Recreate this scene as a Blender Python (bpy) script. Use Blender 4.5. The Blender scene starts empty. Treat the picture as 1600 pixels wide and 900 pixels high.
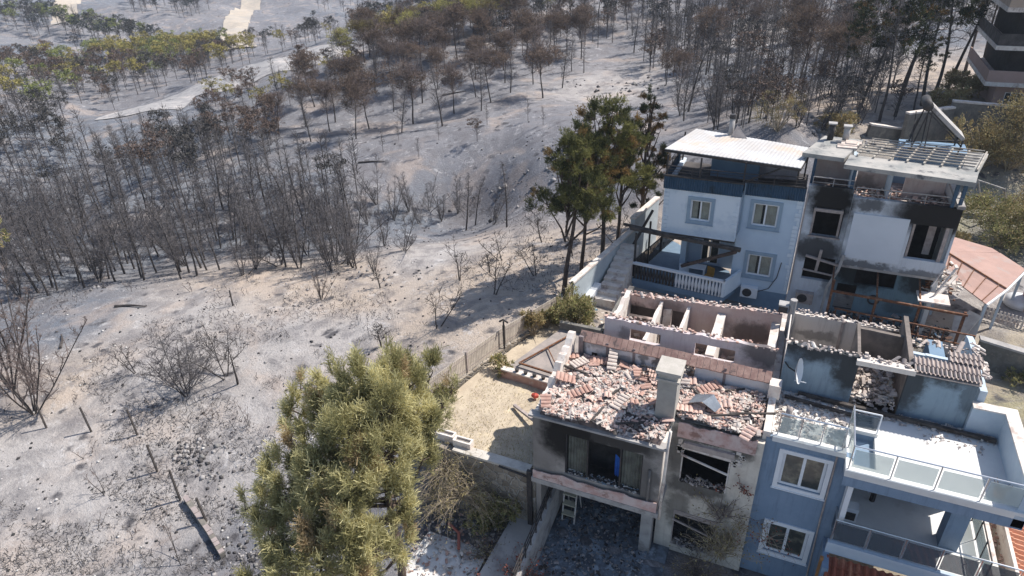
import bpy, math, random
import numpy as np
from mathutils import Vector, Matrix
random.seed(7)
NR = np.random.RandomState(11)
PI = math.pi
S = bpy.context.scene
COL = S.collection

# ------------------------------------------------------------------ camera, sky, sun, exposure
CX, CY, CZ = 6.882, -16.399, 18.079
FPX, PIT, YAW, ROL = 1048.6, math.radians(29.72), math.radians(24.55), math.radians(-1.975)
cF = np.array([-math.sin(YAW)*math.cos(PIT), math.cos(YAW)*math.cos(PIT), -math.sin(PIT)])
_r = np.array([math.cos(YAW), math.sin(YAW), 0.0]); _u = np.cross(_r, cF)
cR = _r*math.cos(ROL)+_u*math.sin(ROL); cU = -_r*math.sin(ROL)+_u*math.cos(ROL)
cam = bpy.data.objects.new('camera', bpy.data.cameras.new('camera')); COL.objects.link(cam)
mw = Matrix(((cR[0], cU[0], -cF[0], CX), (cR[1], cU[1], -cF[1], CY), (cR[2], cU[2], -cF[2], CZ), (0, 0, 0, 1)))
cam.matrix_world = mw
cam.data.lens = FPX/1600*36; cam.data.sensor_width = 36; cam.data.clip_start = .3; cam.data.clip_end = 5000
S.camera = cam
W = bpy.data.worlds.new('World'); S.world = W; W.use_nodes = True
nt = W.node_tree; bg = nt.nodes['Background']
sky = nt.nodes.new('ShaderNodeTexSky'); sky.sky_type = 'NISHITA'; sky.sun_disc = False
sky.sun_elevation = math.radians(53); sky.sun_rotation = math.radians(50); sky.altitude = 300
sky.air_density = 1.0; sky.dust_density = 1.2; sky.ozone_density = 1.2
nt.links.new(sky.outputs[0], bg.inputs[0]); bg.inputs[1].default_value = .13
sun = bpy.data.objects.new('sun', bpy.data.lights.new('sun', 'SUN')); COL.objects.link(sun)
sun.data.energy = 5.0; sun.data.angle = math.radians(.53); sun.data.color = (1, .95, .885)
_e, _a = math.radians(53), math.radians(50)
sd = Vector((math.sin(_a)*math.cos(_e), math.cos(_a)*math.cos(_e), math.sin(_e)))
sun.rotation_euler = sd.to_track_quat('Z', 'Y').to_euler(); sun.location = (60, 60, 90)
S.view_settings.view_transform = 'Standard'; S.view_settings.look = 'None'
S.view_settings.exposure = .32; S.view_settings.gamma = 1; S.view_settings.use_curve_mapping = False
S.render.engine = 'CYCLES'
S.cycles.max_bounces = 6; S.cycles.diffuse_bounces = 3; S.cycles.transparent_max_bounces = 12
S.cycles.volume_bounces = 0

# ------------------------------------------------------------------ pixel helpers (photograph 1600 x 900) used to find ground spots
CAMP = np.array([CX, CY, CZ])
def ray(u, v):
    d = cF*FPX+cR*(u-800)+cU*(450-v); return d/np.linalg.norm(d)
def onz(u, v, z):
    d = ray(u, v); return CAMP+d*(z-CZ)/d[2]

# ------------------------------------------------------------------ noise (numpy)
def _h(ix, iy, s):
    n = (ix*374761393+iy*668265263+s*974634777) & 0x7fffffff
    n = ((n ^ (n >> 13))*1274126177) & 0x7fffffff
    return ((n ^ (n >> 16)) & 0xffff)/65535.0
def vnoise(x, y, s=0):
    x = np.asarray(x, float); y = np.asarray(y, float)
    ix = np.floor(x).astype(np.int64); iy = np.floor(y).astype(np.int64)
    fx = x-ix; fy = y-iy; fx = fx*fx*(3-2*fx); fy = fy*fy*(3-2*fy)
    a = _h(ix, iy, s); b = _h(ix+1, iy, s); c = _h(ix, iy+1, s); d = _h(ix+1, iy+1, s)
    return (a*(1-fx)+b*fx)*(1-fy)+(c*(1-fx)+d*fx)*fy-.5
def fbm(x, y, o=4, s=0):
    t = 0; a = 1
    for k in range(o):
        t = t+a*vnoise(x, y, s+k*17); x = x*2.03; y = y*2.03; a *= .5
    return t

# ------------------------------------------------------------------ terrain height function
ctl = []
def cp(u, v, z=None, r=None):                  # a ground point seen at (u, v) with height z, or at horizontal range r
    d = ray(u, v)
    if r is not None:
        t = r/math.hypot(d[0], d[1]); z = CZ+d[2]*t
    p = onz(u, v, z); ctl.append((p[0], p[1], z)); return p
def cw(x, y, z): ctl.append((x, y, z))
# near field
for u, v, z in ((0, 900, -4.2), (150, 850, -4.0), (300, 880, -3.6), (440, 800, -3.2), (245, 737, -3.6), (143, 675, -3.6), (55, 640, -3.7), (0, 560, -4.0),
                (300, 600, -3.1), (440, 640, -2.6), (495, 467, -2.8), (350, 500, -3.2), (150, 520, -4.0), (0, 470, -4.8), (160, 442, -4.6), (360, 425, -4.2),
                (683, 510, -1.3), (715, 437, -1.7), (600, 560, -1.7), (770, 461, -1.0), (880, 462, -.6), (630, 395, -2.9), (585, 430, -2.8),
                (760, 370, -3.6), (840, 340, -2.6), (950, 330, -1.2), (900, 400, -.9), (985, 385, -.5)):
    cp(u, v, z)
cw(-5.6, 3.7, -.6); cw(-2.9, 11.6, -.5); cw(-1.4, 20, -.3); cw(-4.6, 7.6, -.5); cw(-1, 26, -.2); cw(-6.5, -1, -2.2); cw(-4.5, -3, -3.1); cw(-2, -6, -3.2); cw(-7, -8, -3.5)
cw(3, -4, -3.1); cw(9, -3, -3.1); cw(15, -4, -3.1); cw(20, 0, -3); cw(0, -14, -3.4); cw(14, -20, -3.6); cw(-10, -22, -5)
cw(3, 13, -1.2); cw(12, 13, -1.2); cw(18, 10, -1.0); cw(22, 6, -1.2); cw(3, 28, .0); cw(10, 30, .3); cw(17, 20, -.8); cw(22, 26, -.4); cw(18, 36, .4); cw(30, 20, -.2)
# valley behind the field
for u, v, z in ((600, 360, -6.2), (500, 385, -6.3), (420, 395, -6.0), (260, 400, -7.2), (80, 400, -8), (0, 400, -8.5), (700, 330, -6.6), (770, 330, -5.8)):
    cp(u, v, z)
for u, v, r in ((640, 262, 63), (500, 300, 62), (350, 320, 64), (150, 330, 68), (-50, 330, 70), (820, 250, 58), (940, 230, 56), (1000, 270, 48),
                (640, 190, 78), (500, 215, 76), (340, 235, 80), (800, 170, 74), (930, 150, 78), (1050, 180, 66), (1050, 240, 52), (1150, 190, 56),
                (1210, 200, 50), (1380, 190, 58), (1290, 150, 66), (1480, 150, 66), (1600, 190, 62), (1700, 180, 70),
                (915, 112, 90), (760, 120, 89), (620, 130, 90), (480, 165, 90), (330, 190, 92), (250, 172, 100),
                (560, 92, 104), (690, 62, 108), (830, 28, 116), (430, 118, 102), (960, 50, 112), (1080, 60, 106), (1080, 120, 84), (1200, 90, 92), (1300, 80, 92),
                (1000, -5, 134), (1150, 10, 126), (1300, 0, 130), (1450, 20, 120), (1550, 0, 125), (1700, -10, 140), (1150, -60, 190), (1500, -70, 210),
                (330, 158, 104), (525, 72, 116), (440, 92, 116), (360, 112, 116)):
    cp(u, v, r=r)
# beyond the ridge: deep valley and the far hills
for u, v, r in ((200, 230, 92), (60, 240, 92), (-60, 240, 95), (200, 170, 120), (60, 170, 122), (-60, 165, 125), (120, 125, 150), (300, 118, 150), (0, 120, 155),
                (200, 95, 185), (380, 85, 175), (30, 85, 190), (480, 60, 190), (600, 45, 195), (150, 60, 250), (360, 55, 240), (-50, 50, 260), (500, 30, 260),
                (60, 20, 330), (250, 15, 330), (420, 5, 330), (600, 12, 300), (760, -5, 290), (0, -25, 480), (300, -30, 470), (600, -40, 430), (800, -60, 380),
                (-100, -80, 800), (300, -90, 800), (700, -100, 700), (1100, -100, 450), (1500, -110, 420), (1800, -110, 420), (1300, -150, 900), (900, -140, 900), (1800, -150, 900)):
    cp(u, v, r=r)
cw(120, -60, 2); cw(60, 60, 6); cw(120, 60, 18); cw(60, -10, -1); cw(40, -60, -6); cw(-40, -60, -9); cw(-120, -40, -14); cw(0, -120, -10)
for k in range(12):
    a = k*PI/6+.2
    if not (a > 1.2 and a < 3.2): cw(CX+700*math.cos(a), CY+700*math.sin(a), -10)
ctl = np.array(ctl)
def _phi(d2): return d2*np.log(d2+1e-6)*.5
_n = len(ctl); SC = 100.0
_P = ctl[:, :2]/SC
_K = _phi(((_P[:, None]-_P[None])**2).sum(-1))+np.eye(_n)*2e-4
_Q = np.hstack([np.ones((_n, 1)), _P])
_A = np.vstack([np.hstack([_K, _Q]), np.hstack([_Q.T, np.zeros((3, 3))])])
_w = np.linalg.solve(_A, np.concatenate([ctl[:, 2], np.zeros(3)]))
def sstep(a, b, x):
    t = np.clip((x-a)/(b-a), 0, 1); return t*t*(3-2*t)
def tz(x, y):
    x = np.atleast_1d(np.asarray(x, float)); y = np.atleast_1d(np.asarray(y, float))
    out = np.zeros(x.shape); fl = x.ravel(); fy = y.ravel(); o = np.zeros(fl.shape)
    for i in range(0, len(fl), 20000):
        q = np.stack([fl[i:i+20000], fy[i:i+20000]], 1)/SC
        k = _phi(((q[:, None]-_P[None])**2).sum(-1))
        o[i:i+20000] = k@_w[:_n]+_w[_n]+q@_w[_n+1:]
    out = o.reshape(x.shape)
    r = np.hypot(x-CX, y-CY)
    out = out+fbm(x/5, y/5, 3, 3)*.35*sstep(35, 60, r)+fbm(x/1.6, y/1.6, 3, 9)*.14+fbm(x/14, y/14, 3, 5)*1.3*sstep(60, 110, r)
    # gullies and folds on the far hills
    out = out+(np.abs(fbm(x/38, y/38, 3, 31))*-9+1.6)*sstep(150, 260, r)
    # yards below the houses: cut level behind the retaining walls
    m = sstep(-4.4, -4.0, x)*(1-sstep(.25, .45, y))*(1-sstep(40, 50, x))*sstep(-30, -20, y)
    out = out*(1-m)+(-3.15+.04*fbm(x, y, 2, 2))*m
    m = sstep(-5.3, -5.1, x)*(1-sstep(9.5, 10.5, y))*sstep(.3, .5, y)*(1-sstep(.5, 1, x))      # under the garden slab
    out = out*(1-m)+np.minimum(out, -.5)*m
    m = sstep(.0, .2, x)*(1-sstep(14.6, 14.9, x))*sstep(.3, .5, y)*(1-sstep(9.6, 10., y))
    out = out*(1-m)+(-3.15)*m
    return out
_rr = [3.0]
while _rr[-1] < 1500: _rr.append(_rr[-1]*1.013+.05)
_AZ = np.concatenate([np.arange(-66, 22, .22), np.arange(22, 294, 2.0)])   # degrees clockwise from +Y
_RG = np.array(_rr); _A, _R = np.meshgrid(np.radians(_AZ), _RG)
GX = CX+np.sin(_A)*_R; GY = CY+np.cos(_A)*_R; GZ = tz(GX, GY)
def gz(x, y):                                   # height of the ground mesh at (x, y)
    x = np.atleast_1d(np.asarray(x, float)); y = np.atleast_1d(np.asarray(y, float))
    r = np.hypot(x-CX, y-CY); a = (np.degrees(np.arctan2(x-CX, y-CY))+66) % 360-66
    i = np.clip(np.searchsorted(_RG, r)-1, 0, len(_RG)-2); j = np.clip(np.searchsorted(_AZ, a)-1, 0, len(_AZ)-2)
    fi = np.clip((r-_RG[i])/(_RG[i+1]-_RG[i]), 0, 1); fj = np.clip((a-_AZ[j])/(_AZ[j+1]-_AZ[j]), 0, 1)
    return (GZ[i, j]*(1-fi)+GZ[i+1, j]*fi)*(1-fj)+(GZ[i, j+1]*(1-fi)+GZ[i+1, j+1]*fi)*fj
def at(u, v, lo=12, hi=900):                    # the ground point seen at pixel (u, v)
    d = ray(u, v); h = math.hypot(d[0], d[1])
    rs = np.geomspace(lo, hi, 700); t = rs/h
    X = CX+d[0]*t; Y = CY+d[1]*t; Z = CZ+d[2]*t
    g = gz(X, Y); k = np.nonzero(Z <= g)[0]
    if len(k) == 0: return None
    k = k[0]
    if k == 0: return np.array([X[0], Y[0], g[0]])
    a = (Z[k-1]-g[k-1])/((Z[k-1]-g[k-1])-(Z[k]-g[k])+1e-9)
    x = X[k-1]+(X[k]-X[k-1])*a; y = Y[k-1]+(Y[k]-Y[k-1])*a
    return np.array([x, y, gz(x, y)[0]])

# ------------------------------------------------------------------ object helpers
def tag(o, label=None, cat=None, group=None, kind=None):
    if label: o['label'] = label
    if cat: o['category'] = cat
    if group: o['group'] = group
    if kind: o['kind'] = kind
    return o
def thing(name, loc, label, cat, group=None):
    o = bpy.data.objects.new(name, None); COL.objects.link(o); o.location = loc; o.empty_display_size = .3
    return tag(o, label, cat, group)
class MB:
    def __init__(s): s.v = []; s.f = []; s.mi = []; s.cur = 0
    def add(s, vs, fs):
        b = len(s.v); s.v.extend([tuple(map(float, q)) for q in vs])
        for f in fs: s.f.append(tuple(b+i for i in f)); s.mi.append(s.cur)
    def box(s, x0, y0, z0, x1, y1, z1):
        if x0 > x1: x0, x1 = x1, x0
        if y0 > y1: y0, y1 = y1, y0
        if z0 > z1: z0, z1 = z1, z0
        s.add([(x0, y0, z0), (x1, y0, z0), (x1, y1, z0), (x0, y1, z0), (x0, y0, z1), (x1, y0, z1), (x1, y1, z1), (x0, y1, z1)],
              [(0, 3, 2, 1), (4, 5, 6, 7), (0, 1, 5, 4), (1, 2, 6, 5), (2, 3, 7, 6), (3, 0, 4, 7)]); return s
    def bar(s, p, q, w, h, up=(0, 0, 1)):       # a square bar from p to q
        p = Vector(p); q = Vector(q); d = (q-p).normalized(); u = Vector(up)
        if abs(d.dot(u)) > .98: u = Vector((0, 1, 0))
        a = d.cross(u).normalized()*w/2; b = a.cross(d).normalized()*h/2
        vs = [p-a-b, p+a-b, p+a+b, p-a+b, q-a-b, q+a-b, q+a+b, q-a+b]
        s.add(vs, [(0, 1, 2, 3), (7, 6, 5, 4), (0, 4, 5, 1), (1, 5, 6, 2), (2, 6, 7, 3), (3, 7, 4, 0)]); return s
    def tube(s, pts, r, n=6, cap=True):
        pts = [Vector(p) for p in pts]
        rs = r if isinstance(r, (list, tuple)) else [r]*len(pts)
        vs = []; pa = None
        for i, p in enumerate(pts):
            d = (pts[min(i+1, len(pts)-1)]-pts[max(i-1, 0)])
            if d.length < 1e-9: d = Vector((0, 0, 1))
            d.normalize()
            if pa is None: a = d.cross(Vector((0, 0, 1)) if abs(d.z) < .9 else Vector((1, 0, 0))).normalized()
            else: a = (pa-d*pa.dot(d)).normalized()
            pa = a; b = d.cross(a)
            for k in range(n):
                t = 2*PI*k/n; vs.append(p+(a*math.cos(t)+b*math.sin(t))*rs[i])
        fs = []
        for i in range(len(pts)-1):
            for k in range(n):
                k2 = (k+1) % n; fs.append((i*n+k, i*n+k2, (i+1)*n+k2, (i+1)*n+k))
        if cap: fs.append(tuple(range(n))[::-1]); fs.append(tuple((len(pts)-1)*n+k for k in range(n)))
        s.add(vs, fs); return s
    def prism(s, poly, z0, z1):                  # polygon in xy between two heights
        n = len(poly); vs = [(x, y, z0) for x, y in poly]+[(x, y, z1) for x, y in poly]
        s.add(vs, [tuple(range(n))[::-1], tuple(range(n, 2*n))]+[(i, (i+1) % n, n+(i+1) % n, n+i) for i in range(n)]); return s
    def slab(s, a, b, c, d, t):                  # four corners of a sheet given thickness t downwards
        q = [Vector(x) for x in (a, b, c, d)]; nrm = (q[1]-q[0]).cross(q[3]-q[0]).normalized()
        if nrm.z < 0: nrm = -nrm
        vs = q+[x-nrm*t for x in q]
        s.add(vs, [(0, 1, 2, 3), (7, 6, 5, 4), (0, 4, 5, 1), (1, 5, 6, 2), (2, 6, 7, 3), (3, 7, 4, 0)]); return s
    def pieces(s):
        """groups of faces whose bounding boxes touch"""
        n = len(s.v); par = list(range(n))
        def find(a):
            while par[a] != a: par[a] = par[par[a]]; a = par[a]
            return a
        for f in s.f:
            for q in f[1:]: par[find(q)] = find(f[0])
        V = np.array(s.v); root = np.array([find(i) for i in range(n)]); ids = list(dict.fromkeys(root)); bb = [[V[root == r].min(0)-.03, V[root == r].max(0)+.03, {r}] for r in ids]
        ch = True
        while ch:
            ch = False
            for i in range(len(bb)):
                for j in range(i+1, len(bb)):
                    if (bb[i][0] <= bb[j][1]).all() and (bb[j][0] <= bb[i][1]).all():
                        bb[i] = [np.minimum(bb[i][0], bb[j][0]), np.maximum(bb[i][1], bb[j][1]), bb[i][2] | bb[j][2]]; del bb[j]; ch = True; break
                if ch: break
        if len(bb) == 1: return [s]
        out = []
        for b in bb:
            m_ = MB(); mp = {}
            for f, mi in zip(s.f, s.mi):
                if root[f[0]] in b[2]:
                    g = []
                    for q in f:
                        if q not in mp: mp[q] = len(m_.v); m_.v.append(s.v[q])
                        g.append(mp[q])
                    m_.f.append(tuple(g)); m_.mi.append(mi)
            out.append(m_)
        return out
    def build(s, name, m, parent=None, smooth=False, bevel=0):
        if parent and name in ('curtain', 'attic_wall', 'room_wall', 'back_wall', 'cross_wall', 'side_wall', 'post', 'pilaster', 'window_frame', 'ledge', 'base_wall', 'coping', 'curb', 'window', 'box', 'soil', 'room', 'steps', 'roof', 'upper_wall', 'bracket', 'terrace_skirt', 'terrace_floor', 'veranda_floor', 'parapet', 'shaft_wall', 'beam', 'burnt_strip', 'wall', 'balcony_wall', 'front_wall', 'frame', 'panel', 'balcony_panel', 'burnt_shutter', 'stems_', 'cap', 'flaked_plaster', 'quoins', 'roof_scraps', 'drain_pipe', 'roof_beam') and len(s.v) < 3000:
            ps = s.pieces()
            if 1 < len(ps) <= 100: return [q._build(name, m, parent, smooth, bevel) for q in ps][0]
        return s._build(name, m, parent, smooth, bevel)
    def _build(s, name, m, parent=None, smooth=False, bevel=0):
        loc = Vector(parent.location) if parent and parent.type == 'EMPTY' else Vector((0, 0, 0))
        root = parent
        if parent and parent.type == 'MESH':
            p = parent; 
            while p: loc = loc+Vector(p.location); p = p.parent
        me = bpy.data.meshes.new(name)
        if not parent and s.v:
            a = np.array(s.v); c = Vector(((a[:, 0].min()+a[:, 0].max())/2, (a[:, 1].min()+a[:, 1].max())/2, a[:, 2].min())); loc = c
        me.from_pydata([(x-loc.x, y-loc.y, z-loc.z) for x, y, z in s.v], [], s.f)
        for q in (m if isinstance(m, (list, tuple)) else [m]): me.materials.append(q)
        if isinstance(m, (list, tuple)): me.polygons.foreach_set('material_index', s.mi)
        if smooth: me.polygons.foreach_set('use_smooth', [True]*len(s.f))
        me.update()
        o = bpy.data.objects.new(name, me); COL.objects.link(o)
        if parent: o.parent = parent
        else: o.location = loc
        if bevel:
            b = o.modifiers.new('bevel', 'BEVEL'); b.width = bevel; b.segments = 1; b.limit_method = 'ANGLE'
        return o
def rawmesh(name, V, Fq, m, attr=None, smooth=False):       # fast mesh from numpy arrays (all faces same size)
    me = bpy.data.meshes.new(name); V = np.asarray(V, np.float32); Fq = np.asarray(Fq, np.int32); k = Fq.shape[1]
    me.vertices.add(len(V)); me.vertices.foreach_set('co', V.ravel())
    me.loops.add(Fq.size); me.loops.foreach_set('vertex_index', Fq.ravel())
    me.polygons.add(len(Fq)); me.polygons.foreach_set('loop_start', np.arange(0, Fq.size, k, dtype=np.int32)); me.polygons.foreach_set('loop_total', np.full(len(Fq), k, np.int32))
    if smooth: me.polygons.foreach_set('use_smooth', np.ones(len(Fq), bool))
    me.update(calc_edges=True)
    if attr is not None:
        ca = me.color_attributes.new('tint', 'FLOAT_COLOR', 'POINT'); c = np.ones((len(V), 4), np.float32); c[:, :attr.shape[1]] = attr; ca.data.foreach_set('color', c.ravel())
    me.materials.append(m); return me

# ------------------------------------------------------------------ material helpers
def newmat(name):
    m = bpy.data.materials.new(name); m.use_nodes = True
    n = m.node_tree; b = n.nodes['Principled BSDF']; b.inputs['Specular IOR Level'].default_value = .25
    return m, n, b
def nd(n, t, **k):
    x = n.nodes.new(t)
    for a, v in k.items(): setattr(x, a, v)
    return x
def noise(n, co, scale, detail=4, rough=.6, dist=0):
    x = nd(n, 'ShaderNodeTexNoise'); x.inputs['Scale'].default_value = scale; x.inputs['Detail'].default_value = detail
    x.inputs['Roughness'].default_value = rough; x.inputs['Distortion'].default_value = dist
    n.links.new(co, x.inputs['Vector']); return x.outputs['Fac']
def ramp(n, fac, a, b):
    x = nd(n, 'ShaderNodeMapRange'); x.inputs['From Min'].default_value = a; x.inputs['From Max'].default_value = b
    x.interpolation_type = 'SMOOTHSTEP'; n.links.new(fac, x.inputs['Value']); return x.outputs['Result']
def mix(n, fac, a, b, mode='MIX'):
    x = nd(n, 'ShaderNodeMix', data_type='RGBA', blend_type=mode)
    for i, v in ((0, fac), (6, a), (7, b)):
        if isinstance(v, (int, float)): x.inputs[i].default_value = v
        elif isinstance(v, tuple): x.inputs[i].default_value = (*v[:3], 1)
        else: n.links.new(v, x.inputs[i])
    return x.outputs[2]
def math2(n, op, a, b):
    x = nd(n, 'ShaderNodeMath', operation=op)
    for i, v in enumerate((a, b)):
        if isinstance(v, (int, float)): x.inputs[i].default_value = v
        else: n.links.new(v, x.inputs[i])
    return x.outputs[0]
def bump(n, b, h, st, dist=.02):
    x = nd(n, 'ShaderNodeBump'); x.inputs['Strength'].default_value = st; x.inputs['Distance'].default_value = dist
    n.links.new(h, x.inputs['Height']); n.links.new(x.outputs[0], b.inputs['Normal'])
def mat(name, c1, c2=None, sc=3, rough=.8, bs=.3, metal=0, lo=.35, hi=.65, c3=None, sc3=.7, alpha=None):
    m, n, b = newmat(name); co = nd(n, 'ShaderNodeTexCoord').outputs['Object']
    if c2 is None: c2 = tuple(x*.8 for x in c1)
    f = noise(n, co, sc, 6, .65); c = mix(n, ramp(n, f, lo, hi), c1, c2)
    if c3: c = mix(n, ramp(n, noise(n, co, sc3, 5, .7), .52, .66), c, c3)
    n.links.new(c, b.inputs['Base Color']); b.inputs['Roughness'].default_value = rough; b.inputs['Metallic'].default_value = metal
    if bs: bump(n, b, noise(n, co, sc*8, 4), bs)
    return m
def sootwall(name, base, dark, spots, root=(0, 0, 0), base2=None, rough=.85, sooty=(.02, .018, .017), plane='xz', panel=None):
    """plaster with soot plumes: spots = (x, z, rx, rz, strength) in world metres on the wall"""
    m, n, b = newmat(name); co = nd(n, 'ShaderNodeTexCoord').outputs['Object']
    c = mix(n, ramp(n, noise(n, co, 1.3, 6, .7), .35, .7), base, base2 or tuple(v*.82 for v in base))
    # streaks of dirt running down
    mp = nd(n, 'ShaderNodeMapping'); mp.inputs['Scale'].default_value = (5, 5, .5); n.links.new(co, mp.inputs[0])
    c = mix(n, math2(n, 'MULTIPLY', ramp(n, noise(n, mp.outputs[0], 1.6, 6, .75), .48, .72), .45), c, dark)
    wob = nd(n, 'ShaderNodeTexNoise'); wob.inputs['Scale'].default_value = 2.2; wob.inputs['Detail'].default_value = 9; wob.inputs['Roughness'].default_value = .68; n.links.new(co, wob.inputs['Vector'])
    tot = None
    for (x, z, rx, rz, st) in spots:
        sx = nd(n, 'ShaderNodeSeparateXYZ'); 
        off = nd(n, 'ShaderNodeVectorMath', operation='MULTIPLY_ADD'); n.links.new(wob.outputs['Color'], off.inputs[0]); off.inputs[1].default_value = (1, 1, 1)
        n.links.new(co, off.inputs[2]); n.links.new(off.outputs[0], sx.inputs[0])
        h = sx.outputs[0 if plane[0] == 'x' else 1]; o0 = root[0 if plane[0] == 'x' else 1]
        a = math2(n, 'DIVIDE', math2(n, 'SUBTRACT', h, x-o0+.5), rx); bb = math2(n, 'DIVIDE', math2(n, 'SUBTRACT', sx.outputs[2], z-root[2]+.5), rz)
        d = math2(n, 'SQRT', math2(n, 'ADD', math2(n, 'MULTIPLY', a, a), math2(n, 'MULTIPLY', bb, bb)), 0)
        r = nd(n, 'ShaderNodeMapRange'); r.interpolation_type = 'SMOOTHSTEP'; r.inputs['From Min'].default_value = 1.1; r.inputs['From Max'].default_value = .5
        r.inputs['To Max'].default_value = st; n.links.new(d, r.inputs['Value'])
        tot = r.outputs[0] if tot is None else math2(n, 'MAXIMUM', tot, r.outputs[0])
    if tot is not None: c = mix(n, tot, c, sooty)
    n.links.new(c, b.inputs['Base Color']); b.inputs['Roughness'].default_value = rough
    bump(n, b, noise(n, co, 14, 5), .25)
    return m

# ------------------------------------------------------------------ terrain colours (albedo zones, interpolated between ground spots)
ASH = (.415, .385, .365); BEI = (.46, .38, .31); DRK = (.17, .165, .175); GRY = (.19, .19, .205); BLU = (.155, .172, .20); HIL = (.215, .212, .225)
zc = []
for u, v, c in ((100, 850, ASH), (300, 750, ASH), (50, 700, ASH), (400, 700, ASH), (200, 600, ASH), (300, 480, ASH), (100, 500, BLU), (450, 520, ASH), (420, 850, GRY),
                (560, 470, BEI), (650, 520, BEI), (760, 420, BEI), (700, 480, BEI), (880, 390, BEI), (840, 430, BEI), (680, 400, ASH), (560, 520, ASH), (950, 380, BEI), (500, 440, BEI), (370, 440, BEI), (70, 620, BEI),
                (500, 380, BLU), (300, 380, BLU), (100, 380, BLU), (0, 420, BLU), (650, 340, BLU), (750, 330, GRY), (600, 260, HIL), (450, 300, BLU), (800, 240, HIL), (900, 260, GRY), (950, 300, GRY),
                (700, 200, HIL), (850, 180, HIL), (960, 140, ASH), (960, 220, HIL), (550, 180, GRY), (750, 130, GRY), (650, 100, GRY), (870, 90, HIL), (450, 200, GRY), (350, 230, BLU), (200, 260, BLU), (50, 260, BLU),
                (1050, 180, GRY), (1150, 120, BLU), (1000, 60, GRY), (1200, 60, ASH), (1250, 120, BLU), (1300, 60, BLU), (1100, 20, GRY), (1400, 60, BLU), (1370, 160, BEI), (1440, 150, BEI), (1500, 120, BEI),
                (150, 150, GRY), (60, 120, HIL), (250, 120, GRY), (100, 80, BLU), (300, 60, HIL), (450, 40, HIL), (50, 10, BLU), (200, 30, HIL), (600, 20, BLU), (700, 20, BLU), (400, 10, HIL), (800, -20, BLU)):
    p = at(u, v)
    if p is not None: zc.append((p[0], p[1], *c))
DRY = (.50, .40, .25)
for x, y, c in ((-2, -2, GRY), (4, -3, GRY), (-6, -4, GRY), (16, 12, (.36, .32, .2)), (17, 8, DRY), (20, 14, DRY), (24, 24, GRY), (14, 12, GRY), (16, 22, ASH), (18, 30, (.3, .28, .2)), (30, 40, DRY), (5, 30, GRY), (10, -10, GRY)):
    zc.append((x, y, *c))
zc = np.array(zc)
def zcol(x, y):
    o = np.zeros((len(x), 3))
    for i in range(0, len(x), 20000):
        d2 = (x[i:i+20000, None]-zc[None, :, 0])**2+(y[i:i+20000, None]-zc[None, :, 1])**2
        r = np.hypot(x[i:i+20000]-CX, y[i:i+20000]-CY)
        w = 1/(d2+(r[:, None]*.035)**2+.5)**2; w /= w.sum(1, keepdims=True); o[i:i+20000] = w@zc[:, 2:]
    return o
def mixv(n, g, sc, amt):
    t = nd(n, 'ShaderNodeTexNoise'); t.inputs['Scale'].default_value = sc; t.inputs['Detail'].default_value = 4; n.links.new(g, t.inputs['Vector'])
    a = nd(n, 'ShaderNodeVectorMath', operation='MULTIPLY_ADD'); n.links.new(t.outputs['Color'], a.inputs[0]); a.inputs[1].default_value = (amt*2,)*3; n.links.new(g, a.inputs[2]); return a.outputs[0]
def ground_mat():
    m, n, b = newmat('burnt_ground'); g = nd(n, 'ShaderNodeNewGeometry').outputs['Position']
    at_ = nd(n, 'ShaderNodeAttribute'); at_.attribute_name = 'tint'; c = at_.outputs['Color']
    c = mix(n, math2(n, 'MULTIPLY', ramp(n, noise(n, g, .55, 8, .72, .6), .46, .62), .55), c, (.155, .145, .15))
    c = mix(n, math2(n, 'MULTIPLY', ramp(n, noise(n, g, .9, 8, .75, .8), .54, .68), .5), c, (.62, .60, .59))
    c = mix(n, math2(n, 'MULTIPLY', ramp(n, noise(n, g, .23, 6, .6, .5), .5, .68), .4), c, (.50, .39, .31))
    c = mix(n, math2(n, 'MULTIPLY', ramp(n, noise(n, g, 6.5, 6, .8), .57, .70), .22), c, (.09, .085, .09))
    c = mix(n, math2(n, 'MULTIPLY', ramp(n, noise(n, g, 17, 5, .8), .54, .66), .15), c, (.72, .70, .68))
    v1 = nd(n, 'ShaderNodeTexVoronoi'); v1.inputs['Scale'].default_value = .8; v1.inputs['Randomness'].default_value = 1; n.links.new(mixv(n, g, 1.1, .7), v1.inputs['Vector'])
    c = mix(n, math2(n, 'MULTIPLY', ramp(n, v1.outputs['Distance'], .36, .12), ramp(n, noise(n, g, .35, 4, .6), .46, .58)), c, (.095, .09, .095))
    c = mix(n, math2(n, 'MULTIPLY', ramp(n, noise(n, g, .16, 7, .7, 1.0), .50, .62), .5), c, (.17, .16, .165))
    c = mix(n, math2(n, 'MULTIPLY', ramp(n, noise(n, g, 2.6, 8, .8, 1.2), .55, .66), .42), c, (.60, .58, .57))
    c = mix(n, math2(n, 'MULTIPLY', ramp(n, noise(n, g, 2.7, 8, .8, .9), .57, .68), .6), c, (.10, .095, .10))
    n.links.new(c, b.inputs['Base Color']); b.inputs['Roughness'].default_value = .95; b.inputs['Specular IOR Level'].default_value = .1
    h = math2(n, 'ADD', noise(n, g, 1.2, 9, .75), noise(n, g, 8, 5, .7)); bump(n, b, h, .65, .16)
    return m
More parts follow.
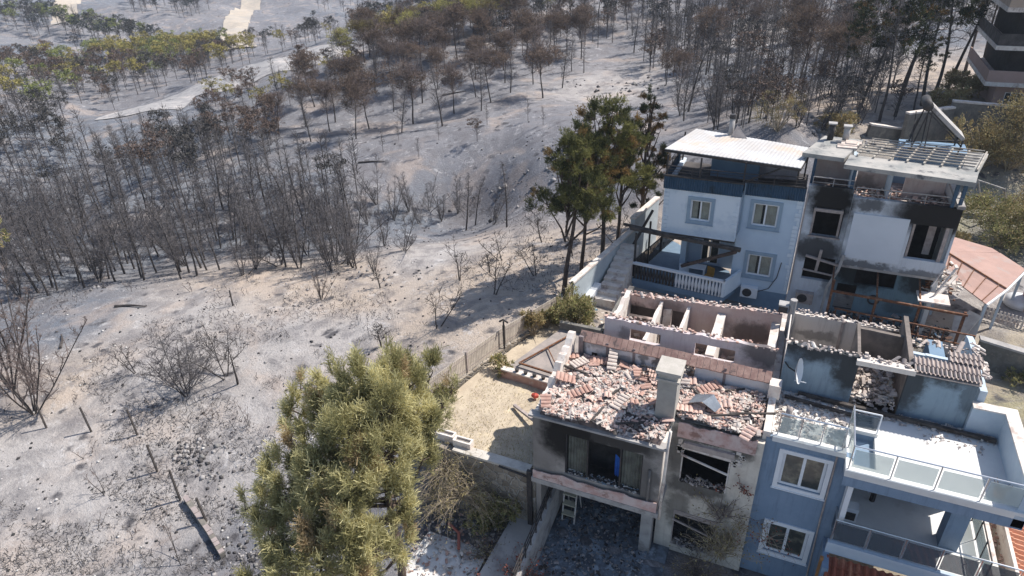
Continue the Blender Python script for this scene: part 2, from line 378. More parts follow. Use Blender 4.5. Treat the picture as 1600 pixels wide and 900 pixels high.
def make_terrain():
    A = _A; X = GX; Y = GY; Z = GZ
    V = np.stack([X, Y, Z], -1).reshape(-1, 3); V = np.vstack([V, [[CX, CY, -3.4]]])
    nr, na = A.shape; i = np.arange(nr-1)[:, None]*na; j = np.arange(na)[None]; j2 = (j+1) % na
    Fq = np.stack([i+j, i+na+j, i+na+j2, i+j2], -1).reshape(-1, 4)
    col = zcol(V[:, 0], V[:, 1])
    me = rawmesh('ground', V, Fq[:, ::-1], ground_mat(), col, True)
    o = bpy.data.objects.new('ground', me); COL.objects.link(o); tag(o, kind='structure')
make_terrain()
def strip(name, pts, w0, w1, m, lift=.06, n=60, edge=.25):
    """a dirt road or cleared strip laid over the ground along a line of ground spots"""
    P = np.array(pts)[:, :2]; s = np.concatenate([[0], np.cumsum(np.hypot(*(P[1:]-P[:-1]).T))]); t = np.linspace(0, s[-1], n)
    x = np.interp(t, s, P[:, 0]); y = np.interp(t, s, P[:, 1])
    for _ in range(3): x[1:-1] = (x[:-2]+2*x[1:-1]+x[2:])/4; y[1:-1] = (y[:-2]+2*y[1:-1]+y[2:])/4
    dx = np.gradient(x); dy = np.gradient(y); L = np.hypot(dx, dy); nx = -dy/L; ny = dx/L
    w = np.linspace(w0, w1, n)/2; k = 9; V = []
    for q in range(k):
        f = q/(k-1)*2-1; j = vnoise(t/3+q*7, t*0+q, 4)*edge*w*(1 if abs(f) == 1 else 0)
        V.append(np.stack([x+nx*(w*f+j), y+ny*(w*f+j)], 1))
    V = np.stack(V, 1).reshape(-1, 2); zz = gz(V[:, 0], V[:, 1])+lift
    i = np.arange(n-1)[:, None]*k; j = np.arange(k-1)[None]
    Fq = np.stack([i+j, i+j+1, i+k+j+1, i+k+j], -1).reshape(-1, 4)
    me = rawmesh(name, np.column_stack([V, zz]), Fq, m, None, True); o = bpy.data.objects.new(name, me); COL.objects.link(o)
    return tag(o, kind='structure')
M_road = mat('dirt_road', (.40, .38, .365), (.26, .25, .25), 1.1, .95, .4, c3=(.55, .5, .46), sc3=.25)
M_break = mat('cleared_earth', (.52, .44, .35), (.42, .37, .31), .5, .95, .4, c3=(.42, .38, .33), sc3=.08)
def pxs(L): return [p for p in (at(u, v) for u, v in L) if p is not None]
strip('dirt_road', pxs([(215, 178), (260, 158), (320, 135), (390, 110), (460, 91), (530, 73)]), 11, 12, M_road, .09, 140)
strip('firebreak_path', pxs([(376, 76), (366, 55), (372, 30), (392, 8), (410, -12)]), 8, 9, M_break, .3, 120, .1)
strip('firebreak_path', pxs([(100, 36), (102, 20), (108, 0), (112, -15)]), 9, 9, M_break, .3, 120, .1)
# ------------------------------------------------------------------ vegetation generators
def v3(*a): return np.array(a, float)
def unit(v): return v/(np.linalg.norm(v)+1e-9)
def segs_mesh(segs, n=3):
    """list of (p0, p1, r0, r1) -> vertices and quads of n-sided tapered sticks"""
    p0 = np.array([s[0] for s in segs]); p1 = np.array([s[1] for s in segs]); r0 = np.array([s[2] for s in segs])[:, None]; r1 = np.array([s[3] for s in segs])[:, None]
    d = p1-p0; d /= np.linalg.norm(d, axis=1, keepdims=True)+1e-9
    ref = np.where(np.abs(d[:, 2:3]) > .9, [[1., 0, 0]], [[0, 0, 1.]]); a = np.cross(d, ref); a /= np.linalg.norm(a, axis=1, keepdims=True)+1e-9; b = np.cross(d, a)
    V = []
    for P, r in ((p0, r0), (p1, r1)):
        for k in range(n): t = 2*PI*k/n; V.append(P+(a*math.cos(t)+b*math.sin(t))*r)
    V = np.stack(V, 1).reshape(-1, 3); base = np.arange(len(segs))[:, None]*2*n
    F = np.concatenate([base+np.array([[k, (k+1) % n, n+(k+1) % n, n+k]]) for k in range(n)])
    return V, F
def quads_mesh(C, D, Wd, L, rg):
    """leaf-like blades: centres C, directions D, width, length arrays"""
    D = D/(np.linalg.norm(D, axis=1, keepdims=True)+1e-9); R = rg.randn(*D.shape); A = np.cross(D, R); A /= np.linalg.norm(A, axis=1, keepdims=True)+1e-9
    w = (Wd/2)[:, None]; l = L[:, None]
    V = np.stack([C-A*w*.6, C+A*w*.6, C+D*l+A*w, C+D*l-A*w], 1).reshape(-1, 3)
    F = np.arange(len(C))[:, None]*4+np.array([[0, 1, 2, 3]]); return V, F
def wander(rg, p, d, L, n, r0, r1, curl=.15, lift=0):
    out = []; q = p
    for i in range(n):
        d = unit(d+rg.randn(3)*curl+v3(0, 0, lift)); q2 = q+d*L/n
        out.append((q, q2, r0+(r1-r0)*i/n, r0+(r1-r0)*(i+1)/n)); q = q2
    return out, d
def burnt_tree(seed, H, low=.25, spread=.3, up=.6, nb=34, nt=9, tw=.012, tr=.09, dome=False, fork=1):
    """bare tree: trunk with limbs, and the fine twigs as a second mesh"""
    rg = np.random.RandomState(seed); T = []; B = []
    for f in range(fork):
        d0 = v3(0, 0, 1) if fork == 1 else unit(v3(rg.randn()*.35, rg.randn()*.35, 1))
        h = H*(1 if f == 0 else rg.uniform(.75, .98))
        st, _ = wander(rg, v3(0, 0, -.25), d0, h*.97, 9, tr/fork**.5, tr*.15, .045, .02); T += st
        for k in range(nb//fork):
            t = low+(1-low)*((k+rg.rand())/(nb//fork)); i = min(int(t*9), 8); a = t*9-i; p = st[i][0]*(1-a)+st[i][1]*a
            if dome: prof = spread*H*(.35+.85*math.sin(PI*min(1, (t-low)/(1-low)*.8+.2)))
            else: prof = spread*H*(1.05-.75*(t-low)/(1-low))
            L = prof*rg.uniform(.55, 1.1); az = k*2.4+rg.rand(); d = unit(v3(math.cos(az), math.sin(az), up*rg.uniform(.5, 1.5)))
            br, _ = wander(rg, p, d, L, 4, tr*.28*(1.1-t*.6), tw*1.2, .16, .05); B += br
            for q in range(nt):
                j = rg.randint(1, 4); s = br[j]; c = s[0]+(s[1]-s[0])*rg.rand(); dd = unit(s[1]-s[0]+rg.randn(3)*.65+v3(0, 0, .25))
                b2, _ = wander(rg, c, dd, L*rg.uniform(.25, .5), 2, tw, tw*.5, .2, .05); B += b2
                e = b2[-1][1]; dd = unit(dd+rg.randn(3)*.7); B.append((e, e+dd*L*.18, tw*.6, tw*.35))
                B.append((b2[0][1], b2[0][1]+unit(dd+rg.randn(3))*L*.2, tw*.6, tw*.35))
    return T, B
def crown_blades(rg, lobes, n, w, l, inner=.25, updir=.4):
    """blades scattered in ellipsoid lobes (x, y, z, rx, rz), in uneven clumps, tint 0..1 per blade"""
    C = []; D = []; K = []
    wts = np.array([q[3]**2*q[4] for q in lobes]); wts /= wts.sum(); cnt = rg.multinomial(n, wts)
    for (x, y, z, rx, rz), c in zip(lobes, cnt):
        ncl = max(3, c//22); dirs = rg.randn(ncl, 3); dirs /= np.linalg.norm(dirs, axis=1, keepdims=True); rad = inner+(1-inner)*rg.rand(ncl)**.45
        cc = dirs*rad[:, None]*[rx, rx, rz]; kk = rg.rand(ncl); i = rg.randint(0, ncl, c)
        o = rg.randn(c, 3)*np.array([rx, rx, rz])*.13; P = cc[i]+o; C.append(P+[x, y, z])
        D.append(dirs[i]*.7+rg.randn(c, 3)*.6+[0, 0, updir]); K.append(np.clip(kk[i]+rg.randn(c)*.12+.25*dirs[i][:, 2], 0, 1))
    C = np.concatenate(C); D = np.concatenate(D); K = np.concatenate(K); n = len(C)
    V, F = quads_mesh(C, D, w*rg.uniform(.6, 1.3, n), l*rg.uniform(.6, 1.3, n), rg); return V, F, np.repeat(K, 4)
def leafmat(name, ca, cb, cc=None, trans=.25):
    m, n, b = newmat(name); a = nd(n, 'ShaderNodeAttribute'); a.attribute_name = 'tint'
    s = nd(n, 'ShaderNodeSeparateColor'); n.links.new(a.outputs['Color'], s.inputs[0])
    c = mix(n, ramp(n, s.outputs[0], .1, .9), ca, cb)
    if cc: c = mix(n, ramp(n, s.outputs[1], .55, .8), c, cc)
    oi = nd(n, 'ShaderNodeObjectInfo'); c = mix(n, math2(n, 'MULTIPLY', oi.outputs['Random'], .35), c, tuple(v*.6 for v in ca))
    n.links.new(c, b.inputs['Base Color']); b.inputs['Roughness'].default_value = .75; b.inputs['Specular IOR Level'].default_value = .2
    t = nd(n, 'ShaderNodeBsdfTranslucent'); n.links.new(c, t.inputs[0]); ms = nd(n, 'ShaderNodeMixShader'); ms.inputs[0].default_value = trans
    n.links.new(b.outputs[0], ms.inputs[1]); n.links.new(t.outputs[0], ms.inputs[2]); n.links.new(ms.outputs[0], n.nodes['Material Output'].inputs[0])
    return m
M_char = mat('charred_bark', (.045, .038, .036), (.10, .088, .08), 3, .9, .5)
M_bark = mat('pine_bark', (.12, .085, .065), (.05, .038, .032), 4, .9, .6)
M_twig = mat('scorched_twigs', (.155, .14, .14), (.09, .085, .088), 1.5, .9, 0)
M_twigb = mat('brown_twigs', (.20, .155, .135), (.12, .095, .09), 1.5, .9, 0)
M_twigl = mat('pale_dead_twigs', (.46, .38, .28), (.32, .26, .19), 2, .9, 0)
M_lf_brown = leafmat('scorched_needles', (.105, .08, .065), (.22, .155, .115))
M_lf_olive = leafmat('half_scorched_needles', (.10, .075, .045), (.27, .22, .075))
M_lf_green = leafmat('yellowed_needles', (.16, .15, .05), (.46, .42, .14))
M_lf_pine = leafmat('pine_needles', (.085, .095, .035), (.25, .255, .105), (.27, .19, .10))
M_lf_pine2 = leafmat('singed_pine_needles', (.06, .07, .03), (.25, .24, .08), (.28, .18, .07))
M_lf_dark = leafmat('dark_needles', (.02, .028, .018), (.075, .085, .035), (.16, .09, .03))
M_lf_bush = leafmat('bush_leaves', (.11, .12, .04), (.38, .36, .15), (.40, .31, .16))
M_lf_yel = leafmat('dry_bush_leaves', (.22, .18, .08), (.50, .42, .21), (.40, .28, .14))
M_lf_red = leafmat('dry_red_leaves', (.16, .05, .04), (.42, .13, .08))

def mesh_of(name, segs, m, n=3, smooth=False):
    V, F = segs_mesh(segs, n); return rawmesh(name, V, F, m, None, smooth)
PROT = {}
def proto(kind, trunk, twigs, m2, leaves=None, lm=None):
    PROT.setdefault(kind, []).append((mesh_of('trunk', trunk, M_char, 6, True), mesh_of('crown', twigs, m2), leaves))
for s in range(5):
    T, B = burnt_tree(100+s, 6, low=.22, spread=.20+.03*(s % 3), up=.8, nb=34, nt=9, tr=.085); proto('bare', T, B, M_twig)
for s in range(4):
    T, B = burnt_tree(200+s, 6, low=.06, spread=.26, up=1.5, nb=46, nt=10, tr=.08, fork=3); proto('broom', T, B, M_twig)
for s in range(5):
    T, B = burnt_tree(300+s, 6, low=.42, spread=.30, up=.75, nb=40, nt=11, tr=.085, dome=True)
    rg = np.random.RandomState(s); lb = [(rg.randn()*.7, rg.randn()*.7, 4.2+rg.rand()*1.2, 1.25, .75) for _ in range(6)]
    V, F, K = crown_blades(rg, lb, 3600 if s < 3 else 4800, .04, .16); proto('umbrella', T, B, M_twigb, (V, F, K))
for s in range(4):
    T, B = burnt_tree(400+s, 8, low=.30, spread=.13, up=.25, nb=44, nt=7, tr=.11); proto('spire', T, B, M_twig)
UMB = []
def leafmesh(d, m):
    V, F, K = d; return rawmesh('needles', V, F, m, np.stack([K, K*0, K*0], 1))
for pr in PROT['umbrella']: UMB.append([leafmesh(pr[2], q) for q in (M_lf_brown, M_lf_olive, M_lf_green)])
NT = [0]
def put_tree(kind, p, H, i, label, group, leaf=0, cat='burnt tree'):
    rg = random.Random(NT[0]*7+3); NT[0] += 1
    ps = PROT[kind]; k = i % len(ps); tm, cm, lf = ps[k]; h0 = 8 if kind == 'spire' else 6
    t = thing('burnt_tree', (p[0], p[1], p[2]-.1), label, cat, group)
    t.scale = (H/h0*rg.uniform(.9, 1.15),)*2+(H/h0,); t.rotation_euler = (rg.uniform(-.05, .05), rg.uniform(-.05, .05), rg.uniform(0, 6.28))
    a = bpy.data.objects.new('trunk', tm); b = bpy.data.objects.new('crown', cm)
    for o in (a, b): COL.objects.link(o); o.parent = t
    if kind == 'umbrella':
        c = bpy.data.objects.new('needles', UMB[k][leaf]); COL.objects.link(c); c.parent = b
    return t
def inpoly(x, y, P):
    c = False; j = len(P)-1
    for i in range(len(P)):
        if (P[i][1] > y) != (P[j][1] > y) and x < (P[j][0]-P[i][0])*(y-P[i][1])/(P[j][1]-P[i][1])+P[i][0]: c = not c
        j = i
    return c
ROADL = [at(u, v) for u, v in [(215, 178), (260, 158), (320, 135), (390, 110), (460, 91), (530, 73)]]
ROADL = [a*(1-t/4)+b*t/4 for a, b in zip(ROADL, ROADL[1:]) for t in range(5)]
PLACED = []
def scatter(poly, n, mind, seed, keep=True):
    rg = random.Random(seed); xs = [p[0] for p in poly]; ys = [p[1] for p in poly]; out = []; tries = 0
    while len(out) < n and tries < n*12:
        tries += 1; u = rg.uniform(min(xs), max(xs)); v = rg.uniform(min(ys), max(ys))
        if not inpoly(u, v, poly): continue
        p = at(u, v)
        if p is None: continue
        if any((p[0]-q[0])**2+(p[1]-q[1])**2 < 80 for q in ROADL): continue
        if any((p[0]-q[0])**2+(p[1]-q[1])**2 < mind**2 for q in PLACED[-900:]): continue
        PLACED.append(p); out.append(p)
    return out
# stands of burnt trees one can tell apart (the trees that show largest)
def stand(poly, n, mind, seed, kinds, hs, label, group, leaf=None):
    rg = random.Random(seed+5)
    for i, p in enumerate(scatter(poly, n, mind, seed)):
        kd = rg.choice(kinds); lf = 0 if leaf is None else rg.choices((0, 1, 2), leaf)[0]
        put_tree(kd, p, rg.uniform(*hs), rg.randint(0, 9), label, group, lf)
stand([(0, 405), (90, 400), (200, 418), (330, 405), (440, 408), (545, 375), (560, 420), (440, 428), (300, 436), (150, 450), (0, 478)], 60, 1.0, 1, ['bare', 'bare', 'spire', 'broom'], (4.8, 6.6),
      'thin bare burnt tree along the near edge of the dense stand by the ash field', 'thin burnt trees along the near edge of the stand')
stand([(0, 330), (560, 320), (550, 372), (440, 400), (200, 412), (0, 400)], 84, 1.35, 2, ['bare', 'broom', 'spire', 'bare'], (5.2, 7.2),
      'thin leafless grey burnt tree inside the dense stand in the valley', 'burnt trees of the dense valley stand')
stand([(530, 95), (640, 72), (760, 45), (950, 18), (960, 34), (780, 62), (640, 92), (540, 118)], 34, 1.9, 6, ['umbrella'], (5.2, 6.8),
      'burnt pine with a scorched crown standing in the row along the crest', 'scorched pines in the row along the crest', (.3, .25, .45))
stand([(430, 215), (480, 160), (560, 125), (640, 100), (900, 75), (930, 118), (870, 150), (780, 168), (640, 215), (470, 240)], 46, 3.3, 3, ['umbrella', 'umbrella', 'bare'], (5.2, 7.4),
      'dark round headed burnt pine with its long shadow on the ashy middle slope', 'round headed burnt pines on the middle slope', (1, 0, 0))
stand([(960, 30), (1240, 20), (1400, 30), (1420, 120), (1250, 175), (1040, 175), (1000, 130)], 44, 2.0, 4, ['bare', 'umbrella', 'bare', 'spire'], (5.2, 7.6),
      'slender leafless burnt pine on the bluish slope behind the tall houses', 'slender burnt pines behind the tall houses')
stand([(1060, 175), (1250, 180), (1360, 185), (1350, 200), (1250, 205), (1070, 205)], 16, 1.3, 5, ['broom', 'bare'], (4.0, 6.0),
      'tangled grey burnt tree directly behind the roofs of the tall houses', 'tangled burnt trees behind the roofs')
# single trees one can point at
def single(kind, u, v, H, i, label, leaf=0, cat='burnt tree', group=None):
    p = at(u, v); PLACED.append(p); return put_tree(kind, p, H, i, label, group, leaf, cat)
single('spire', 912, 114, 4.6, 1, 'lone bare burnt pine with a thin dark trunk beside the pale clearing on the slope')
single('bare', 728, 360, 5.6, 0, 'tallest of the bare burnt trees in the clump above the small almond trees', )
single('bare', 742, 352, 5.0, 1, 'bare burnt tree just right of the tallest one in the clump above the almond trees')
single('spire', 792, 355, 5.8, 2, 'tall slender grey burnt tree at the right end of the clump above the almond trees')
single('broom', 770, 352, 4.4, 3, 'bushy low bare tree between the tall slender burnt trees in the middle')
single('broom', 630, 392, 4.2, 2, 'wide dark forked bare tree leaning over the bank at the top of the ash field')
single('broom', 585, 428, 3.4, 1, 'brown twiggy tree with one short straight stem on the bank edge')
single('bare', 547, 405, 4.8, 3, 'bare grey tree at the right end of the dense stand by the bank')
single('bare', 520, 400, 5.4, 2, 'tall bare tree second from the right end of the dense stand by the bank')
single('broom', 690, 345, 4.2, 1, 'low pale bare tree behind the bank left of the middle clump')
for i, (u, v, H) in enumerate(((600, 385, 4.2), (615, 345, 4.5), (655, 350, 4), (640, 330, 4.5), (575, 350, 5), (590, 320, 5), (670, 330, 4), (715, 335, 4.2))):
    single('broom', u, v, H, i, 'pinkish brown twiggy burnt tree in the loose thicket behind the bank', group='twiggy trees behind the bank')
# the wood too thick to count, far down the valley and over the hills: one object
def low_tree(seed, H, r, leafy):
    rg = np.random.RandomState(seed); s = [(v3(0, 0, -.3), v3(0, 0, H*.6), .07, .04), (v3(0, 0, H*.6), v3(0, 0, H), .04, .01)]
    for k in range(46):
        t = rg.uniform(.3, 1); a = rg.rand()*6.28; d = unit(v3(math.cos(a), math.sin(a), rg.uniform(.3, 1.5))); L = r*rg.uniform(.5, 1.2)*(1.3-t*.6); p = v3(0, 0, H*t*.85)
        s.append((p, p+d*L, .022, .012)); q = p+d*L*.55; s.append((q, q+unit(d+rg.randn(3)*.8)*L*.6, .016, .01))
    V, F = segs_mesh(s, 3); K = np.zeros(len(V))
    if leafy:
        lb = [(rg.randn()*.45, rg.randn()*.45, H*.78+rg.randn()*.3, r*1.1, r*.75) for _ in range(4)]
        V2, F2, K2 = crown_blades(rg, lb, 760, .10, .17); F = np.vstack([F, F2+len(V)]); V = np.vstack([V, V2]); K = np.concatenate([K, K2+.001])
    return V, F, K
LOWB = [low_tree(k, 5.5, .95, False) for k in range(4)]; LOWL = [low_tree(10+k, 5.0, 1.2, True) for k in range(4)]
farV = []; farF = []; farC = []; nv = [0]
def far(poly, n, mind, seed, leafy, hs, cols):
    rg = random.Random(seed)
    for p in scatter(poly, n, mind, seed):
        V, F, K = (LOWL if rg.random() < leafy else LOWB)[rg.randint(0, 3)]; a = rg.random()*6.28; s = rg.uniform(*hs)/5.5; c, s_ = math.cos(a)*s, math.sin(a)*s
        V = np.column_stack([V[:, 0]*c-V[:, 1]*s_, V[:, 0]*s_+V[:, 1]*c, V[:, 2]*s])+[p[0], p[1], p[2]-.1]
        cl = np.array(rg.choice(cols)); C = np.where(K[:, None] > 0, cl*(.55+.75*K[:, None]), [[.10, .09, .088]])
        farV.append(V); farF.append(F+nv[0]); farC.append(C); nv[0] += len(V)
BR = (.14, .10, .08); OL = (.30, .255, .085); GN = (.20, .22, .075); DG = (.075, .07, .065); DB = (.055, .06, .055)
far([(0, 190), (120, 190), (250, 215), (400, 260), (560, 270), (560, 320), (300, 335), (0, 330)], 280, 1.5, 31, .15, (4, 5.6), [BR, DG])
far([(180, 170), (400, 205), (440, 240), (300, 250), (130, 200)], 60, 2.2, 32, .85, (3.4, 4.4), [BR, BR, DG])
far([(0, 105), (120, 98), (300, 100), (380, 85), (400, 105), (260, 150), (120, 165), (0, 160)], 150, 2.6, 33, .8, (4, 6), [OL, GN, BR, BR, DG])
far([(0, 185), (90, 180), (110, 200), (0, 215)], 18, 2.3, 34, 1, (5, 6.5), [GN, OL])
far([(150, 100), (270, 110), (345, 92), (352, 82), (260, 85)], 60, 1.9, 39, 1, (5, 6.8), [GN, OL, OL])
far([(0, 22), (60, 28), (150, 55), (240, 75), (280, 88), (200, 85), (100, 65), (0, 42)], 90, 3.5, 35, .9, (7, 9), [DG, DB, DB, GN])
far([(380, 95), (540, 60), (640, 55), (820, 5), (830, -20), (600, 30), (480, 62)], 110, 2.8, 36, .6, (4.5, 6), [BR, DG, DB, OL])
far([(200, 0), (330, 15), (300, 30), (210, 22)], 30, 4, 37, .9, (7, 9), [DB, DG])
far([(480, 15), (700, -30), (900, -40), (900, -10), (720, 5), (560, 25)], 110, 3.5, 38, .3, (6, 8), [DB, DG])
far([(560, 230), (700, 200), (860, 180), (840, 210), (640, 262), (570, 270)], 8, 3, 40, .2, (2, 3), [BR, DG])
far([(620, 75), (820, 35), (960, 30), (960, 75), (900, 80), (640, 105)], 40, 1.9, 41, .6, (5, 6.5), [BR, BR, DG])
far([(1000, -15), (1450, -20), (1560, -10), (1560, 30), (1400, 50), (1200, 30), (960, 30)], 260, 2.2, 42, .12, (6, 8), [BR, DG])
far([(1000, 30), (1200, 25), (1400, 40), (1400, 150), (1300, 150), (1060, 150), (1000, 110)], 190, 1.6, 43, .1, (4.5, 7), [BR, DG])
far([(1130, 150), (1350, 150), (1400, 190), (1250, 205), (1100, 200)], 60, 1.3, 44, .25, (3, 4.5), [BR, BR, DG])
far([(0, 60), (160, 80), (420, 60), (520, 25), (400, 75), (200, 95)], 40, 5, 45, .6, (3, 5), [DB, DG])
far([(400, 120), (560, 95), (600, 130), (450, 170), (300, 200), (330, 165)], 46, 2.2, 46, .8, (3.4, 4.6), [BR, BR, OL])
far([(540, 88), (640, 62), (760, 38), (850, 10), (870, 14), (770, 48), (650, 76), (545, 102)], 46, 1.1, 47, 1, (5.0, 6.2), [OL, OL, BR, (.36, .30, .10)])
far([(320, 225), (430, 200), (440, 235), (320, 250)], 14, 2.4, 48, .9, (3.6, 4.6), [BR])
m_far, n_, b_ = newmat('far_burnt_wood'); a_ = nd(n_, 'ShaderNodeAttribute'); a_.attribute_name = 'tint'; n_.links.new(a_.outputs['Color'], b_.inputs['Base Color']); b_.inputs['Roughness'].default_value = .9
me = rawmesh('burnt_wood', np.vstack(farV), np.vstack(farF), m_far, np.vstack(farC)); o = bpy.data.objects.new('burnt_wood', me); COL.objects.link(o)
tag(o, 'far-off burnt wood of bare and scorched trees over the valley and hills', 'woodland', kind='stuff')
# ------------------------------------------------------------------ building helpers
def wall(mb, ax, a0, a1, t0, t1, z0, z1, ops=(), jag=0, top=None, seed=0, step=.35):
    """wall along x (ax='x') or y from a0..a1, thickness t0..t1, heights z0..z1, with openings (a, b, za, zb); broken top edge if jag"""
    ops = [(max(a0, o[0]), min(a1, o[1]), max(z0, o[2]), min(z1, o[3])) for o in ops]
    A = {a0, a1}; Z = {z0, z1}
    for o in ops: A |= {o[0], o[1]}; Z |= {o[2], o[3]}
    if jag or top:
        k = max(2, int((a1-a0)/step)); A |= {a0+(a1-a0)*i/k for i in range(k+1)}
    A = sorted(A); A = [a for i, a in enumerate(A) if i == 0 or a-A[i-1] > 1e-4]; Z = sorted(Z); Z = [a for i, a in enumerate(Z) if i == 0 or a-Z[i-1] > 1e-4]
    rg = random.Random(seed); J = {a: (rg.uniform(-1, .35)*jag if jag else 0) for a in A}
    tp = top or (lambda a: z1)
    def P(i, j, t):
        z = Z[j]
        if j == len(Z)-1: z = max(tp(A[i])+J[A[i]], Z[j-1]+.02)
        return (A[i], t, z) if ax == 'x' else (t, A[i], z)
    def solid(i, j):
        if i < 0 or j < 0 or i >= len(A)-1 or j >= len(Z)-1: return False
        ca = (A[i]+A[i+1])/2; cz = (Z[j]+Z[j+1])/2
        return not any(o[0] < ca < o[1] and o[2] < cz < o[3] for o in ops)
    for i in range(len(A)-1):
        for j in range(len(Z)-1):
            if not solid(i, j): continue
            a, b, c, d = P(i, j, t0), P(i+1, j, t0), P(i+1, j+1, t0), P(i, j+1, t0)
            e, f, g, h = P(i, j, t1), P(i+1, j, t1), P(i+1, j+1, t1), P(i, j+1, t1)
            fs = [(0, 1, 2, 3), (7, 6, 5, 4)]
            if not solid(i-1, j): fs.append((0, 3, 7, 4))
            if not solid(i+1, j): fs.append((1, 5, 6, 2))
            if not solid(i, j-1): fs.append((0, 4, 5, 1))
            if not solid(i, j+1): fs.append((3, 2, 6, 7))
            mb.add([a, b, c, d, e, f, g, h], fs)
    return mb
def window(parent, m_fr, m_gl, x0, x1, z0, z1, y, mull=1, fw=.07, surround=None, sw=.16, dark=None, curtain=None, opened=False):
    """window in a wall facing -y at y: frame part with panes (sub-part)"""
    f = MB(); yy0, yy1 = y+.05, y+.12
    f.box(x0, yy0, z0, x1, yy1, z0+fw); f.box(x0, yy0, z1-fw, x1, yy1, z1); f.box(x0, yy0, z0+fw, x0+fw, yy1, z1-fw); f.box(x1-fw, yy0, z0+fw, x1, yy1, z1-fw)
    for k in range(mull):
        xm = x0+(x1-x0)*(k+1)/(mull+1); f.box(xm-fw/2, yy0-.01, z0+fw, xm+fw/2, yy1, z1-fw)
    w = f.build('window', m_fr, parent)
    if surround:
        s = MB(); s.box(x0-sw, y-.045, z0-sw, x1+sw, y+.01, z0); s.box(x0-sw, y-.045, z1, x1+sw, y+.01, z1+sw); s.box(x0-sw, y-.045, z0, x0, y+.01, z1); s.box(x1, y-.045, z0, x1+sw, y+.01, z1)
        s.box(x0-sw-.03, y-.08, z0-sw-.03, x1+sw+.03, y+.01, z0-sw); s.build('surround', surround, w)
    p = MB(); p.box(x0+fw, y+.075, z0+fw, x1-fw, y+.085, z1-fw); p.build('pane', m_gl, w)
    if curtain:
        c = MB()
        for a, b in ((x0+.05, x0+(x1-x0)*.36), (x1-(x1-x0)*.46, x1-.05)):
            n = 14
            for k in range(n):
                xa = a+(b-a)*k/n; xb = a+(b-a)*(k+1)/n; o0 = .03*(k % 2); o1 = .03*((k+1) % 2)
                c.add([(xa, y+.13+o0, z0), (xb, y+.13+o1, z0), (xb, y+.13+o1, z1), (xa, y+.13+o0, z1)], [(0, 1, 2, 3)])
        c.build('curtain', curtain, w)
    return w
def rail(parent, name, pts, h, m_post, m_glass=None, step=1.15, bars=2, tube=.022, panes='pane', glass_h=None):
    """balustrade along a line of floor points: posts, handrail and glass"""
    fr = MB(); gl = MB(); L = []
    for a, b in zip(pts, pts[1:]):
        a = Vector(a); b = Vector(b); d = b-a; n = max(1, round(d.length/step))
        for k in range(n+1):
            if k == 0 and L: continue
            q = a+d*k/n; L.append(q); fr.tube([q, q+Vector((0, 0, h))], tube, 6)
        u = Vector((0, 0, 1)); fr.tube([a+u*h, b+u*h], tube*1.15, 6)
        if not m_glass:
            for k in range(bars): fr.tube([a+u*h*(k+.6)/(bars+.6), b+u*h*(k+.6)/(bars+.6)], tube*.7, 5)
        else:
            for k in range(n):
                p = a+d*(k+.05)/n; q = a+d*(k+.95)/n; s = d.cross(u).normalized()*.005
                vs = [p-s+u*.1, q-s+u*.1, q-s+u*(h-.12), p-s+u*(h-.12), p+s+u*.1, q+s+u*.1, q+s+u*(h-.12), p+s+u*(h-.12)]
                gl.add(vs, [(0, 1, 2, 3), (7, 6, 5, 4), (0, 4, 5, 1), (1, 5, 6, 2), (2, 6, 7, 3), (3, 7, 4, 0)])
    o = fr.build(name, m_post, parent)
    if m_glass: gl.build(panes, m_glass, o)
    return o
def rubble(name, P, Nrm, n, sz, mats, seed, hgt=.12, parent=None, wts=None, tiles=.6, loc=None):
    """pile of broken roof tiles and plaster bits; P(rg) gives (x, y, z) of a spot"""
    rg = random.Random(seed); mb = MB()
    for i in range(n):
        x, y, z = P(rg); mb.cur = rg.choices(range(len(mats)), wts)[0] if wts else rg.randrange(len(mats))
        a = rg.choice((.2, 1.9, rg.uniform(0, 6.28)))+rg.gauss(0, .25)+1.5*float(vnoise(x*1.3, y*1.3, 4)); ti = rg.gauss(0, .3); tj = rg.gauss(0, .3); M = Matrix.Rotation(a, 3, 'Z') @ Matrix.Rotation(ti, 3, 'X') @ Matrix.Rotation(tj, 3, 'Y')
        l = sz*(.25+.95*rg.random()**2.2+(.35 if rg.random() < .06 else 0)); w = l*rg.uniform(.3, .8); h = sz*.09; c = Vector((x, y, z+rg.uniform(0, hgt)))
        if rg.random() < tiles:       # curved roof tile piece
            vs = []; fs = []
            for k in range(4):
                t = -1.1+2.2*k/3
                for e in (-1, 1): vs.append(c+M @ Vector((e*l/2, math.sin(t)*w/2, math.cos(t)*w*.35)))
                for e in (-1, 1): vs.append(c+M @ Vector((e*l/2, math.sin(t)*w/2*.85, math.cos(t)*w*.35-h)))
            for k in range(3):
                b = k*4; fs += [(b, b+1, b+5, b+4), (b+2, b+6, b+7, b+3), (b, b+4, b+6, b+2), (b+1, b+3, b+7, b+5)]
            fs += [(0, 2, 3, 1), (12, 13, 15, 14)]
            mb.add(vs, fs)
        else:
            vs = [c+M @ Vector((sx*l/2*rg.uniform(.7, 1), sy*w/2*rg.uniform(.7, 1), sz_*h)) for sz_ in (-1, 1) for sx, sy in ((-1, -1), (1, -1), (1, 1), (-1, 1))]
            mb.add(vs, [(0, 3, 2, 1), (4, 5, 6, 7), (0, 1, 5, 4), (1, 2, 6, 5), (2, 3, 7, 6), (3, 0, 4, 7)])
    return mb.build(name, mats, parent)
